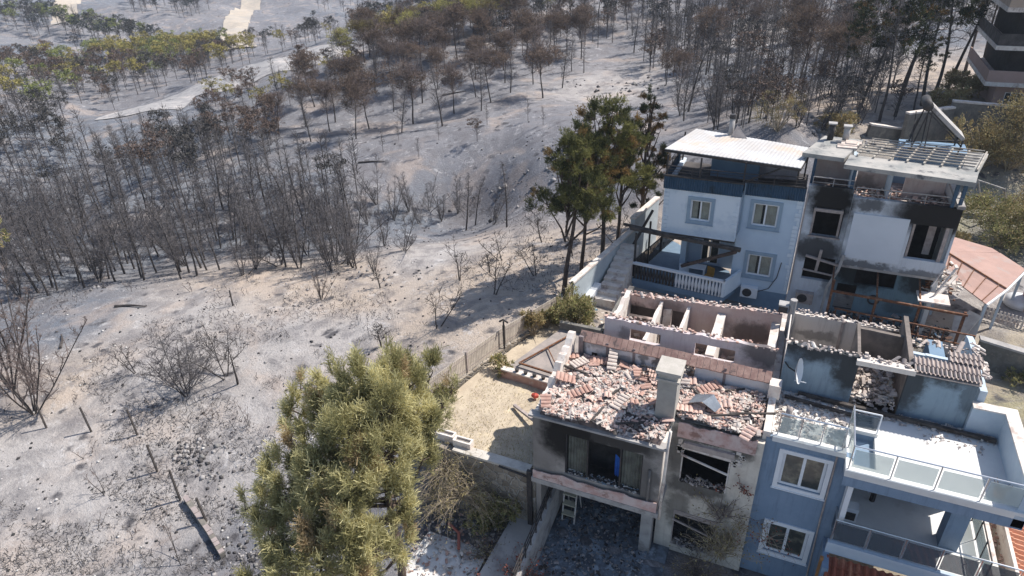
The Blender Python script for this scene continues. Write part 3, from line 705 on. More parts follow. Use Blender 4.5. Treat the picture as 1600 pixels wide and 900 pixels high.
def edge_tiles(name, a, b, seed, mats, parent, w=.35, skip=.2, sag=.06, drop=-.06):
    """row of broken roof tiles left along a wall top"""
    rg = random.Random(seed); mb = MB(); a = Vector(a); b = Vector(b); d = (b-a); L = d.length; d.normalize(); s = Vector((-d.y, d.x, 0)); n = int(L/.2)
    for i in range(n):
        for _ in range(4):
            mb.cur = rg.randrange(len(mats)); c = a+d*(i+rg.random())*L/n+s*rg.uniform(-.16, .16)+Vector((0, 0, rg.uniform(-.02, .07))); e = rg.uniform(.015, .045); mb.box(c.x-e*1.3, c.y-e, c.z-.03, c.x+e, c.y+e*1.2, c.z+e*.6)
        if vnoise(i*.23, seed*3.1)+.5 < skip+.22 or rg.random() < .25: continue
        mb.cur = rg.randrange(len(mats)); c = a+d*(i+.5)*L/n+Vector((0, 0, rg.uniform(-.3, 1)*sag)); r = rg.uniform(.055, .085); ww = w*rg.uniform(.4, 1.05); c = c+s*rg.uniform(-.12, .12)+d*rg.uniform(-.05, .05)
        vs = []; fs = []; off = s*rg.uniform(-.05, .05); tw = rg.uniform(-.12, .12)
        for k in range(5):
            t = -1.35+2.7*k/4
            for e in (-1, 1): vs.append(c+off+d*(math.sin(t)*r+tw*e)+s*(e*ww/2)+Vector((0, 0, math.cos(t)*r*.75-e*drop)))
        for k in range(5):
            t = -1.35+2.7*k/4
            for e in (-1, 1): vs.append(c+off+d*(math.sin(t)*r*.8+tw*e)+s*(e*ww/2)+Vector((0, 0, math.cos(t)*r*.75-.025-e*drop)))
        for k in range(4):
            q = k*2; fs += [(q, q+1, q+3, q+2), (10+q, 12+q, 13+q, 11+q), (q, q+2, q+12, q+10), (q+1, q+11, q+13, q+3)]
        mb.add(vs, fs)
    o = mb.build(name, mats, parent); o['kind'] = 'stuff'; return o
def tile_roof(mb, p0, px, py, nx, ny, r=.1):
    """corrugated tile field: origin p0, px across, py up the slope"""
    p0 = Vector(p0); px = Vector(px); py = Vector(py); nrm = px.cross(py).normalized(); nrm = nrm if nrm.z > 0 else -nrm; V = []; F = []
    ns = nx*6+1; rows = ny*2
    for j in range(rows):
        q = j//2; f = (q+(j % 2))/ny; l = .04 if j % 2 == 0 else 0
        for i in range(ns):
            t = i/(ns-1); ph = (i % 6)/6; V.append(p0+px*t+py*f+nrm*(r*.55*math.sin(ph*2*PI)+l))
    for j in range(rows-1):
        for i in range(ns-1): F.append((j*ns+i, j*ns+i+1, (j+1)*ns+i+1, (j+1)*ns+i))
    mb.add(V, F); b = nrm*-.06
    c = [p0+b, p0+px+b, p0+px+py+b, p0+py+b]; mb.slab(*c, .05)

# ------------------------------------------------------------------ building materials
H1 = (3.6, 1.3, -3.1); H2 = (10.7, 1.3, -3.1); H3 = (4, 17, -1); H4 = (10.5, 17, -1)
M_grey = sootwall('grey_plaster', (.33, .30, .275), (.24, .21, .19), [(1.35, 2.3, 1.5, 1.5, 1), (3.0, 2.75, 1.8, .7, .9), (4.0, 1.4, .6, 1.4, .6), (.35, 1.8, .9, 1.9, .35), (3.9, .4, 1.2, .6, .3)], H1, (.40, .365, .335))
M_cream = sootwall('cream_plaster', (.68, .62, .53), (.36, .28, .22), [(4.95, 1.9, .75, 1.6, .7), (6.75, 2.7, .55, .9, .8), (5.6, 2.7, 1.4, .45, .85), (5.5, .35, 1.3, .6, .75), (5.0, -.9, .5, 1.2, .6), (6.5, -.4, .5, .6, .6)], H1, (.52, .46, .39))
M_pink = mat('pink_burnt_brick', (.52, .33, .29), (.62, .50, .46), 2.5, .9, .4, c3=(.30, .18, .15), sc3=1.5)
M_blue = sootwall('blue_grey_paint', (.20, .275, .37), (.10, .14, .185), [], H2, (.235, .31, .41))
M_bluedeck = sootwall('blue_grey_paint_with_soot', (.24, .315, .375), (.15, .19, .23), [(8.6, 5.15, 2.3, .9, .9), (9.6, 4.6, .7, 1.5, .9), (12.3, 5.25, 2.0, .85, .95), (11.3, 4.4, .6, 1.5, .85), (13.1, 4.3, .4, .9, .5)], H2, (.265, .34, .40))
M_lblue = mat('pale_blue_paint', (.42, .50, .58), (.50, .57, .63), 1.2, .8, .15)
M_attic = sootwall('scorched_white_plaster', (.60, .61, .64), (.42, .38, .37), [(1.2, 4.0, .5, .5, .5), (3.4, 3.9, .2, .6, .8), (1.9, 3.3, .9, .35, .55), (.5, 3.6, .35, .8, .7), (2.95, 3.6, .18, 1, .6)], H1, (.66, .62, .60))
M_mauve = sootwall('scorched_mauve_plaster', (.56, .47, .47), (.36, .28, .27), [(6.9, 4.3, .9, .8, .75), (2.0, 4.0, .4, .3, .5)], H1, (.62, .55, .54))
M_rose = sootwall('scorched_rose_plaster', (.50, .37, .33), (.30, .22, .2), [(6.3, 3.0, 1.1, .7, .75), (3.0, 3.3, .8, .8, .55), (1.6, 3.0, .9, .5, .85)], H1, (.56, .47, .43))
M_beige = sootwall('smoked_beige_plaster', (.64, .58, .52), (.40, .34, .30), [(11.3, 3.6, .5, 1.0, .8), (8.6, 3.4, 1.0, .25, .5)], H2, (.68, .62, .57))
M_whitep = mat('chalky_white_plaster', (.74, .69, .63), (.62, .54, .48), 2.2, .9, .4, c3=(.42, .34, .30), sc3=1.8)
M_cap = mat('burnt_brown_roof_edge', (.24, .15, .13), (.36, .24, .20), 4, .9, .5, c3=(.12, .09, .085), sc3=2)
M_t1 = mat('pink_tile_shards', (.52, .35, .29), (.64, .48, .41), 5, .85, .3)
M_t2 = mat('pale_plaster_shards', (.64, .55, .48), (.50, .42, .37), 5, .9, .3)
M_t3 = mat('ash_grey_shards', (.40, .36, .34), (.28, .25, .24), 5, .95, .3)
M_t4 = mat('red_tile_shards', (.40, .24, .19), (.50, .33, .27), 5, .85, .3)
M_t5 = mat('chalk_shards', (.68, .61, .54), (.50, .45, .40), 5, .9, .3)
M_tg = mat('smoked_grey_tiles', (.45, .38, .34), (.32, .27, .25), 4, .85, .3)
M_rub = mat('rubble_bed', (.27, .20, .175), (.11, .09, .085), 4, .95, .9, c3=(.46, .37, .32), sc3=2.5)
M_rub2 = mat('grey_rubble_bed', (.34, .30, .27), (.15, .14, .13), 5, .95, .9, c3=(.50, .45, .40), sc3=3)
M_conc = mat('concrete', (.42, .40, .38), (.32, .30, .285), 2, .9, .3, c3=(.22, .2, .19), sc3=1)
M_slab = mat('pale_terrace_tiles', (.74, .73, .70), (.68, .67, .65), 1.1, .6, .1, c3=(.60, .58, .55), sc3=.5)
M_white = mat('white_paint', (.76, .77, .78), (.70, .71, .73), 2, .5, .05)
M_upvc = mat('white_window_frame', (.80, .81, .82), (.76, .77, .78), 2, .35, 0)
M_inside = mat('burnt_and_dim_interior', (.035, .032, .032), (.02, .018, .018), 2, .95, .3)  # char; near-black also puts room shade into unburnt rooms and openings
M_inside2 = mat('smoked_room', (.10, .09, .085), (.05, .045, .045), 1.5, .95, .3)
M_steel = mat('brushed_steel', (.62, .63, .64), (.55, .55, .56), 6, .3, 0, metal=.9)
M_black = mat('sooty_metal', (.035, .034, .036), (.07, .06, .055), 5, .6, .2)
M_rust = mat('rusted_steel', (.20, .085, .04), (.10, .05, .035), 6, .8, .3, c3=(.28, .18, .12), sc3=5)
M_rustd = mat('dark_rusted_steel', (.12, .06, .04), (.07, .045, .035), 6, .8, .3)
M_roofred = None
def glassmat(name, tint, rough, a):
    m, n, b = newmat(name); b.inputs['Base Color'].default_value = (*tint, 1); b.inputs['Roughness'].default_value = rough; b.inputs['Specular IOR Level'].default_value = .5
    t = nd(n, 'ShaderNodeBsdfTransparent'); t.inputs[0].default_value = (*[min(1, .6+v*.5) for v in tint], 1); ms = nd(n, 'ShaderNodeMixShader'); ms.inputs[0].default_value = a
    n.links.new(t.outputs[0], ms.inputs[1]); n.links.new(b.outputs[0], ms.inputs[2]); n.links.new(ms.outputs[0], n.nodes['Material Output'].inputs[0]); return m
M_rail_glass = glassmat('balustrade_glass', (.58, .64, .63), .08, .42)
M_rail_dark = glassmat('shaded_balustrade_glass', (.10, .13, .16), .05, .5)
M_pane, n_, b_ = newmat('window_glass'); b_.inputs['Base Color'].default_value = (.06, .062, .06, 1); b_.inputs['Roughness'].default_value = .06; b_.inputs['Specular IOR Level'].default_value = .8
M_pane2 = glassmat('window_pane', (.10, .11, .11), .04, .18)
M_pane2.node_tree.nodes['Transparent BSDF'].inputs[0].default_value = (.96, .97, .96, 1)
M_curt = mat('cream_curtain', (.78, .75, .66), (.62, .58, .5), 3, .9, 0)
M_curtb = mat('grey_olive_curtain', (.16, .165, .14), (.10, .10, .085), 3, .95, .2)
TM = [M_t1, M_t2, M_t3, M_t4, M_t5]

# ------------------------------------------------------------------ front left house: grey block, cream part, attic ruins
def rt(name, loc, label, cat, group=None): return thing(name, loc, label, cat, group)
h = rt('burnt_house', H1, 'roofless burnt house with a grey front block, cream wall and rubble of roof tiles', 'house')
G = [(1.18, 3.88, .62, 2.43)]
wall(MB(), 'x', 0, 4.5, 0, .2, .12, 2.92, G).build('front_wall', M_grey, h)
MB().box(0, .004, .12, .04, .19, .13)
w = MB(); wall(w, 'y', .2, 3.6, 0, .2, -3.1, 3.0); wall(w, 'y', 3.6, 9.0, .95, 1.17, -3.1, 3.4); w.build('side_wall', M_grey, h)
# gable parapet of the attic, bright plaster, jagged
wall(MB(), 'y', .15, 3.75, .01, .26, 3.0, 3.9, jag=.22, top=lambda a: 3.06+max(0, (a-.4))*.32, seed=3, step=.2).build('parapet', M_whitep, h)
wall(MB(), 'y', .2, 1.45, 4.3, 4.5, -.05, 2.92).build('side_wall', M_whitep, h)  # sunlit flank of the grey block, its brightness put in as white plaster
fl = MB(); fl.box(.2, .2, 2.86, 4.3, 1.5, 3.0); fl.box(.2, 1.5, 2.86, 7.3, 3.6, 3.0); fl.box(-.12, -.12, 2.92, 4.62, .2, 3.0); fl.build('roof_slab', M_conc, h)
fl = MB(); fl.box(-.04, -.14, -.1, 4.56, 1.35, .12); fl.box(.2, 1.35, -.1, 7.3, 8.9, .1); fl.build('floor_slab', M_conc, h)
wall(MB(), 'x', 0.02, 4.48, -.13, -.1, .13, .62, jag=.09, top=lambda a: .56-.03*math.sin(a*5), seed=4, step=.18).build('burnt_strip', M_pink, h)
# gray room behind the big window
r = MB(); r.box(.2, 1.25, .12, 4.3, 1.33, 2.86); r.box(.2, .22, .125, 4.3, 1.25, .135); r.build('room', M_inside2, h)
wn = MB(); wn.box(1.18, .06, .62, 3.88, .14, .67); wn.box(1.18, .06, 2.38, 3.88, .14, 2.43); wn.box(1.18, .06, .67, 1.23, .14, 2.38); wn.box(3.83, .06, .67, 3.88, .14, 2.38); wn.box(1.95, .06, .67, 2.0, .14, 2.38); wn.box(3.1, .06, .67, 3.15, .14, 2.38)
wf = wn.build('window', M_black, h)
c = MB()
for a, b in ((1.25, 1.9), (3.16, 3.82)):
    for k in range(12):
        xa = a+(b-a)*k/12; xb = a+(b-a)*(k+1)/12; o0 = .04*(k % 2); o1 = .04*((k+1) % 2); c.add([(xa, .2+o0, .66), (xb, .2+o1, .66), (xb, .2+o1, 2.36), (xa, .2+o0, 2.36)], [(0, 1, 2, 3)])
c.build('curtain', M_curtb, wf)
c = MB()
for k in range(10):
    x = 2.85+.02*k; c.add([(x, .45+.05*math.sin(k*1.7), .75), (x+.02, .45+.05*math.sin(k*1.7+1.7), .75), (x+.03, .47, 1.7-.02*k), (x+.0, .45, 1.72-.02*k)], [(0, 1, 2, 3)])
tag(c.build('hanging_cloth', mat('blue_cloth', (.03, .13, .52), (.05, .2, .65), 4, .8, .2)), 'blue cloth hanging inside the big smoked window of the grey block', 'cloth')
rubble('window_ash', lambda g: (g.uniform(1.2, 3.85), g.uniform(-.02, .3), .635), 0, 170, .12, [M_t3, mat('blue_grey_ash', (.30, .38, .44), (.2, .25, .3), 6, .9, .3), M_t5], 9, .05, h)
# drain pipe on the corner
MB().tube([(4.66, -.06, 3.75), (4.62, -.06, 2.9), (4.6, -.06, -.15)], .045, 8).build('drain_pipe', M_whitep, h, True)
MB().tube([(4.14, -.05, 1.9), (4.14, -.05, .0)], .05, 8).build('drain_pipe', M_grey, h, True)
# cream part
CO = [(4.93, 6.52, .45, 2.13), (4.9, 6.45, -2.75, -1.0)]
wall(MB(), 'x', 4.3, 7.415, 1.3, 1.5, -3.1, 2.99, CO).build('front_wall', M_cream, h)
wall(MB(), 'x', 4.7, 7.2, 1.27, 1.31, 2.45, 3.08, jag=.1, seed=12, step=.16).build('burnt_strip', M_pink, h)
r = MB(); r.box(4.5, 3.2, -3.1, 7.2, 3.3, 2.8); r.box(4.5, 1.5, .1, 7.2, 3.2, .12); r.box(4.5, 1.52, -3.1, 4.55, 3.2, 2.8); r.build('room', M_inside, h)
for (a, b, z0, z1) in CO:
    f = MB(); f.bar((a+.02, 1.33, z0), (a+.02, 1.33, z1-.1), .05, .05); f.bar((b-.03, 1.33, z0), (b-.03, 1.33, z1-.3), .05, .05); f.bar((a-.02, 1.2, z1-.35), (b-.05, 1.12, z1-.65), .05, .06)
    f.bar((a, 1.3, z1-.05), (b, 1.28, z1-.1), .05, .2); f.build('window', M_whitep if z0 > 0 else M_tg, h)
    rubble('window_ash', lambda g: (g.uniform(a+.05, b-.05), g.uniform(1.25, 1.6), z0+.02), 0, 110, .16, [M_t3, M_t2, M_black], int(z0*10)+50, .12, h)
MB().box(4.95, 1.18, 2.12, 6.6, 1.3, 2.32).build('shutter_box', M_tg, h)
rg = random.Random(4); s = []
for k in range(30):
    x = rg.choice((rg.uniform(4.72, 4.95), rg.uniform(6.5, 6.85))); z = rg.uniform(1.7, 2.3); s.append((x, z))
mb = MB()
for x, z in s: mb.box(x, 1.27, z, x+rg.uniform(.05, .16), 1.298, z+rg.uniform(.05, .16))
mb.build('flaked_plaster', M_t5, h)
# party wall between the houses, jagged and bright on top
wall(MB(), 'y', 1.54, 9.0, 7.3, 7.53, -3.1, 3.35, jag=.12, seed=5, step=.22).build('party_wall', M_whitep, h)
b = MB(); b.box(7.24, 3.3, 3.3, 7.62, 3.75, 3.85); b.build('pillar', M_whitep, h)
# chimney
c = MB(); c.box(3.93, 1.05, 3.0, 4.55, 1.75, 4.78); c.build('chimney', mat('chimney_render', (.40, .38, .34), (.34, .32, .29), 2, .9, .3), h)
c = MB(); c.box(3.86, .98, 4.78, 4.62, 1.82, 4.86); c.box(3.93, 1.05, 4.86, 4.55, 1.75, 5.05); c.box(3.84, .96, 5.05, 4.64, 1.84, 5.17); c.build('chimney_cap', mat('chimney_cap', (.50, .46, .41), (.42, .39, .34), 3, .9, .2), h)
# attic wall 1 with brown roof edge
W1 = MB(); wall(W1, 'x', .45, 4.1, 3.6, 3.78, 3.0, 3.88); wall(W1, 'x', 4.75, 7.28, 3.6, 3.78, 3.0, 3.82); W1.build('attic_wall', M_attic, h)
p = MB()
for x in (1.5, 2.5, 3.55, 5.72): p.box(x, 3.57, 3.0, x+.09, 3.6, 3.95)
p.box(.45, 3.5, 3.0, .62, 3.6, 4.05); p.build('pilaster', mat('smoked_pilaster', (.26, .22, .22), (.18, .15, .15), 3, .9, .2), h)
cp_ = MB(); n = 30
for k in range(n):
    x0 = .45+(7.28-.45)*k/n; x1 = .45+(7.28-.45)*(k+1)/n-.012; z = 4.12-.10*(k/n); j = .05*float(vnoise(k*.6, 3))
    cp_.slab((x0, 3.50+j, z-.24), (x1, 3.50+j, z-.245), (x1, 3.86, z+j), (x0, 3.86, z+j), .07)
cp_.build('roof_edge', M_cap, h)
# wall 2 with window openings, tiles on top
W2 = MB(); wall(W2, 'x', 1.17, 7.28, 4.42, 4.6, 1.5, 4.55, [(2.15, 3.3, 3.7, 4.22), (4.55, 5.95, 3.6, 4.18)], jag=.07, seed=7); W2.build('attic_wall', M_mauve, h)
edge_tiles('roof_tiles', (1.2, 4.55, 4.55), (3.9, 4.55, 4.5), 5, [M_t2, M_t1, M_tg, M_cap], h, .3, .3)
edge_tiles('roof_tiles', (3.9, 4.55, 4.5), (7.3, 4.55, 4.5), 6, [M_t1, M_t4, M_t2, M_tg, M_cap], h, .3, .3)
# back rooms
W3 = MB(); wall(W3, 'x', .95, 7.28, 7.6, 7.8, 1.0, 4.0, [(1.35, 2.45, 2.75, 3.3), (3.1, 3.62, 1.2, 3.4)], jag=.05, top=lambda a: 3.74+.055*a, seed=8); W3.build('back_wall', M_rose, h)
W4 = MB()
for x, t in ((2.6, .14), (3.72, .12), (4.92, .32), (6.95, .3)): wall(W4, 'y', 4.6, 7.6, x, x+t, 1.0, 3.9, jag=.1, seed=int(x*10), top=lambda a: 3.75)
wall(W4, 'y', 4.6, 7.6, 1.17, 1.35, 1.0, 4.0, jag=.15, seed=8); W4.build('cross_wall', M_whitep, h)
MB().box(1.3, 4.6, 1.0, 7.28, 7.6, 1.5).build('room_floor', M_rub2, h)
r = MB(); r.box(.95, 7.82, .8, 7.2, 8.9, .9); r.box(1.0, 8.9, .8, 7.2, 9.0, 3.2); r.build('room', M_inside2, h)
edge_tiles('roof_tiles', (.95, 7.7, 3.78), (7.3, 7.7, 4.15), 9, [M_t1, M_t2, M_t3, M_tg, M_cap], h, .28, .35)
dr = MB(); dr.slab((2.78, 7.5, 1.6), (3.1, 7.58, 1.6), (3.1, 7.58, 3.45), (2.78, 7.5, 3.45), .04); dr.build('door', M_whitep, h)
rubble('room_rubble', lambda g: (g.uniform(1.4, 7.2), g.uniform(4.7, 7.5), 1.5+.5*g.random()), 0, 700, .26, [M_t2, M_t3, M_t1, M_tg], 21, .15, h, tiles=.4)
rubble('room_rubble', lambda g: (lambda x: (x, g.uniform(3.82, 4.4), 3.0+g.random()*.6))(g.uniform(4.1, 4.8)), 0, 130, .24, [M_t2, M_t5, M_t1], 22, .1, h)
# rubble of the fallen roof
bed = MB(); nx, ny = 46, 24; V = []
def rubz(x, y): return 3.02+.28*(.5+float(vnoise(x*.9, y*.9, 2)))+.14*math.sin(x*1.3)*math.cos(y*1.7)*.5+.12*float(vnoise(x*3, y*3, 5))
for j in range(ny+1):
    for i in range(nx+1): x = .26+(7.26-.26)*i/nx; y = .02+(3.58)*j/ny; y = max(y, .02 if x < 4.5 else 1.36); V.append((x, y, rubz(x, y)-.03 if .1 < y < 3.5 else 3.005))
bed.add(V, [(j*(nx+1)+i, j*(nx+1)+i+1, (j+1)*(nx+1)+i+1, (j+1)*(nx+1)+i) for j in range(ny) for i in range(nx)])
rb = bed.build('roof_rubble', M_rub); tag(rb, 'heap of broken pink and white roof tiles covering the roofless floor', 'rubble', kind='stuff')
def spot(g):
    while True:
        x = g.uniform(.25, 7.2); y = g.uniform(-.02, 3.5)
        if x > 4.45 and y < 1.36: continue
        if 3.85 < x < 4.65 and .95 < y < 1.85: continue
        if 2.9 < x < 4.6 and y < .95 and g.random() < .8: continue
        if 6.6 < x and y > 1.6 and g.random() < .75: continue
        return x, y, rubz(x, y)
mbr = rubble('tile_shards', spot, 0, 13500, .21, TM+[M_char], 30, .1, None, [6, 6, 3, 1.8, 3.6, 1.8], .5); mbr.parent = rb; mbr.location = Vector(mbr.location)-Vector(rb.location)
R = random.Random(77); ft = MB()
for _ in range(30):
    x, y, z = spot(R); a = R.choice((.3, 1.8, 2.6))+R.gauss(0, .2); M = Matrix.Rotation(a, 3, 'Z') @ Matrix.Rotation(R.gauss(0, .2), 3, 'X') @ Matrix.Rotation(R.gauss(0, .15), 3, 'Y'); ft.cur = R.randrange(3)
    for q in range(R.randint(2, 6)):
        c = Vector((x, y, z+.17))+M @ Vector((0, q*.15, R.uniform(-.01, .01))); vs = []; L = R.uniform(.15, .2)
        for k in range(5):
            t = -1.35+2.7*k/4
            for e in (-1, 1): vs.append(c+M @ Vector((e*L, math.sin(t)*.072, math.cos(t)*.05)))
            for e in (-1, 1): vs.append(c+M @ Vector((e*L, math.sin(t)*.06, math.cos(t)*.05-.018)))
        F = []
        for k in range(4): b = k*4; F += [(b, b+1, b+5, b+4), (b+2, b+6, b+7, b+3), (b, b+4, b+6, b+2), (b+1, b+3, b+7, b+5)]
        ft.add(vs, F)
ftm = ft._build('whole_tiles', [M_t1, M_t4, M_t2], None); ftm.parent = rb; ftm.location = Vector(ftm.location)-Vector(rb.location)
# ------------------------------------------------------------------ court, ramp and stairs below the grey block
r = MB(); wall(r, 'x', .3, 4.3, 2.9, 3.0, -3.1, -.1); r.box(.45, 1.4, -3.1, .5, 2.9, -.1); r.build('basement_wall', M_inside2, h)
p = MB(); p.box(3.85, .75, -3.1, 4.25, 1.1, -.12); p.build('pillar', M_conc, h)
MB().prism([(.5, -9), (4.9, -9), (4.9, 1.29), (4.29, 1.29), (4.29, 2.88), (.52, 2.88)], -3.2, -3.0).build('court_floor', mat('ashy_court_floor', (.21, .25, .29), (.09, .10, .115), 2.5, .95, .5, c3=(.36, .42, .47), sc3=2)); tag(bpy.data.objects['court_floor'], kind='structure')
AM = [mat('blue_ash', (.17, .21, .25), (.10, .125, .15), 6, .95, .3), M_t3, M_black, M_rub2, M_t2]
cr = rubble('court_rubble', lambda g: (lambda x, y: (x, y, -2.98))(g.uniform(.6, 4.2), g.uniform(-4, 2.7)), 0, 1700, .15, AM, 33, .05, None, [3, 3, 4, 3, .4], .15); tag(cr, 'bluish ash and broken pieces strewn over the court under the grey block', 'rubble', kind='stuff')
rampo = rt('access_ramp', (-.5, -3, -3.1), 'bare concrete ramp running down beside the court under the grey block', 'ramp')
q = MB(); q.slab((-1.3, -9, -2.9), (.45, -9, -2.9), (.45, .9, -2.55), (-.95, .9, -2.55), .5); q.build('slope', mat('pale_concrete', (.50, .48, .455), (.42, .40, .385), 1.5, .9, .2, c3=(.3, .28, .27), sc3=.8), rampo)
sw_ = MB()
for k in range(8): sw_.box(-.92, .9+k*.2, -2.9, .38, 1.1+k*.2, -2.5+k*.1)
sw_.build('steps', mat('weathered_boards', (.27, .24, .21), (.18, .16, .14), 3, .9, .4), rampo)
k = MB(); k.slab((.4, -3.2, -2.05), (.55, -3.2, -2.05), (.55, 2.5, -1.0), (.4, 2.5, -1.0), 1.4); k.build('side_wall', M_conc, rampo)
rr_ = MB()
for i in range(12):
    y = -3+i*.5; z = -2.05+(y+3.2)/5.7*1.05; rr_.bar((.47, y, z), (.47, y, z+.75), .04, .04)
for dz in (.3, .52, .75): rr_.bar((.47, -3.1, -2.05+dz), (.47, 2.5, -1.0+dz), .03, .04)
rr_.build('railing', M_black, rampo)
ld = rt('stepladder', (.95, 1.5, -3), 'small pale stepladder standing in the smoky corner of the court', 'stepladder')
f = MB()
for x in (.75, 1.25): f.bar((x, 1.0, -3.0), (x, 1.35, -1.15), .05, .05); f.bar((x, 1.9, -3.0), (x, 1.4, -1.15), .04, .04)
f.build('frame', M_whitep, ld)
for i, z in enumerate((-2.6, -2.15, -1.7, -1.2)):
    y = 1.0+.35*(z+3)/1.85; MB().box(.74, y-.13, z, 1.26, y+.12, z+.045).build('tread', mat('cream_tread', (.62, .57, .42), None, 3, .7, 0) if i == 0 else bpy.data.materials['cream_tread'], ld)

# ------------------------------------------------------------------ garden, walls, planter, fence left of the house
M_dry = mat('dry_grass_earth', (.52, .44, .33), (.40, .33, .25), 1.8, .95, .7, c3=(.62, .52, .37), sc3=.9)
M_stone, n_, b_ = newmat('rubble_stone'); co_ = nd(n_, 'ShaderNodeTexCoord').outputs['Object']
vr = nd(n_, 'ShaderNodeTexVoronoi'); vr.inputs['Scale'].default_value = 3.4; n_.links.new(co_, vr.inputs['Vector']); vd = nd(n_, 'ShaderNodeTexVoronoi', feature='DISTANCE_TO_EDGE'); vd.inputs['Scale'].default_value = 3.4; n_.links.new(co_, vd.inputs['Vector'])
hs = nd(n_, 'ShaderNodeSeparateColor'); n_.links.new(vr.outputs['Color'], hs.inputs[0]); c_ = mix(n_, hs.outputs[0], (.20, .165, .13), (.40, .35, .29)); c_ = mix(n_, ramp(n_, vd.outputs[0], .06, .0), c_, (.45, .42, .38))
c_ = mix(n_, ramp(n_, noise(n_, co_, 6, 5, .7), .5, .8), c_, (.14, .12, .10)); n_.links.new(c_, b_.inputs['Base Color']); b_.inputs['Roughness'].default_value = .95; bump(n_, b_, ramp(n_, vd.outputs[0], 0, .12), .8, .06)
g = MB(); V = []; nx, ny = 26, 40
for j in range(ny+1):
    for i in range(nx+1):
        y = .4+9.4*j/ny; xl = -5.15+.27*(y-3)*1.0 if y > 3 else -4.4-.25*(y-.4)*1.1; x = xl+(0-xl)*i/nx
        V.append((x, y, -.02+.12*float(vnoise(x*.8, y*.8, 3))+.05*float(vnoise(x*4, y*4, 4))))
g.add(V, [(j*(nx+1)+i, j*(nx+1)+i+1, (j+1)*(nx+1)+i+1, (j+1)*(nx+1)+i) for j in range(ny) for i in range(nx)])
tag(g.build('garden_ground', M_dry, None, True), kind='structure')
def grass(name, P, n, L, mats, seed, label, cat='grass'):
    rg = np.random.RandomState(seed); C = np.array([P(rg) for _ in range(n)]); D = rg.randn(n, 3)*.5+[0, 0, 1]
    V, F = quads_mesh(C, D, np.full(n, .015), L*rg.uniform(.4, 1.3, n), rg); K = np.repeat(rg.rand(n), 4); o = bpy.data.objects.new(name, rawmesh(name, V, F, mats, np.stack([K, K*0, K*0], 1))); COL.objects.link(o)
    return tag(o, label, cat, kind='stuff')
grass('dry_grass', lambda g: (g.uniform(-4.4, -.1), (lambda r: r*r)(g.uniform(.7, 2.2)), .0), 2600, .09, M_lf_yel, 3, 'short straw coloured grass on the small garden terrace')
w = rt('retaining_wall', (-1.9, .3, -3.1), 'rubble stone retaining wall under the small dry garden', 'wall')
wall(MB(), 'x', -4.25, 0, .12, .42, -3.2, -.05, jag=.03, seed=2).build('stonework', M_stone, w)
MB().box(-3.4, .08, -.05, -.25, .5, .05).build('coping', mat('pale_coping', (.60, .56, .50), (.48, .44, .39), 3, .9, .3), w)
MB().box(-.28, -.02, -2.6, -.1, .1, .2).build('post', M_black, w)
MB().bar((-1.4, .0, .02), (-.2, -.0, -.1), .06, .06).build('pipe', M_black, w)
for k, (x0, x1, y, lb) in enumerate(((-4.3, -3.55, .62, 'cracked white planter box at the left end of the stone retaining wall'), (-3.5, -2.75, .5, 'white planter box next to the retaining wall coping'))):
    pb = rt('planter_box', ((x0+x1)/2, y, -.02), lb, 'planter'); b = MB(); t = .07
    b.box(x0, y-.16, .0, x1, y-.16+t, .3); b.box(x0, y+.16-t, .0, x1, y+.16, .3); b.box(x0, y-.16+t, .0, x0+t, y+.16-t, .3); b.box(x1-t, y-.16+t, .0, x1, y+.16-t, .3); b.build('box', M_whitep, pb)
    MB().box(x0+t, y-.09, .02, x1-t, y+.09, .22).build('soil', M_rub2, pb)
# raised bed with brick front
bed = rt('raised_bed', (-2.2, 5.6, 0), 'raised garden bed with a brick front and swept grey soil', 'garden bed')
b = MB(); b.slab((-3.55, 4.95, .42), (-.3, 4.72, .42), (-.3, 4.95, .42), (-3.55, 5.18, .42), .5); b.build('brick_edge', mat('salmon_brick', (.50, .31, .24), (.42, .25, .20), 5, .9, .4, c3=(.55, .45, .38), sc3=2), bed)
b = MB(); b.slab((-3.55, 4.93, .48), (-.3, 4.70, .48), (-.3, 4.99, .48), (-3.55, 5.22, .48), .06); b.build('coping', M_whitep, bed)
b = MB(); b.slab((-3.5, 5.16, .32), (-.05, 4.97, .32), (-.05, 9.2, .34), (-2.2, 9.2, .34), .4); b.build('soil', mat('grey_bed_soil', (.26, .235, .22), (.36, .31, .28), 2, .95, .5), bed)
fr = MB(); fr.bar((-2.95, 5.6, .5), (-.6, 5.35, .5), .07, .07); fr.bar((-2.95, 5.6, .5), (-1.55, 8.7, .45), .06, .06); fr.bar((-2.2, 7.2, .45), (-.9, 5.4, .5), .04, .04)
tag(fr.build('rusty_bars', M_rust), 'rusty triangular bar frame lying on the grey garden bed', 'frame')
pp = MB()
for k in range(5): pp.tube([(-2.8+k*.42, 5.02-.03*k, .48), (-2.8+k*.42, 5.02-.03*k, .62)], [.07, .1], 8)
tag(pp.build('flower_pots', M_black), 'row of small burnt pots on the brick edge of the garden bed', 'pots')
mb = MB(); mb.tube([(-1.75, 4.2, .12), (-1.6, 4.15, .14), (-1.5, 4.22, .12)], [.09, .13, .08], 8); tag(mb.build('red_bag', mat('red_plastic', (.55, .09, .06), (.4, .06, .04), 5, .5, .2)), 'small red plastic bag lying on the dry garden lawn', 'bag')
rubble_pt = [(-2.3, 2.2), (-2.2, 2.1)]
mb = MB(); mb.bar((-2.2, 3.3, .12), (-.05, 2.0, .35), .12, .1); tag(mb.build('fallen_beam', M_tg), 'weathered beam poking out from the grey block over the garden', 'beam')
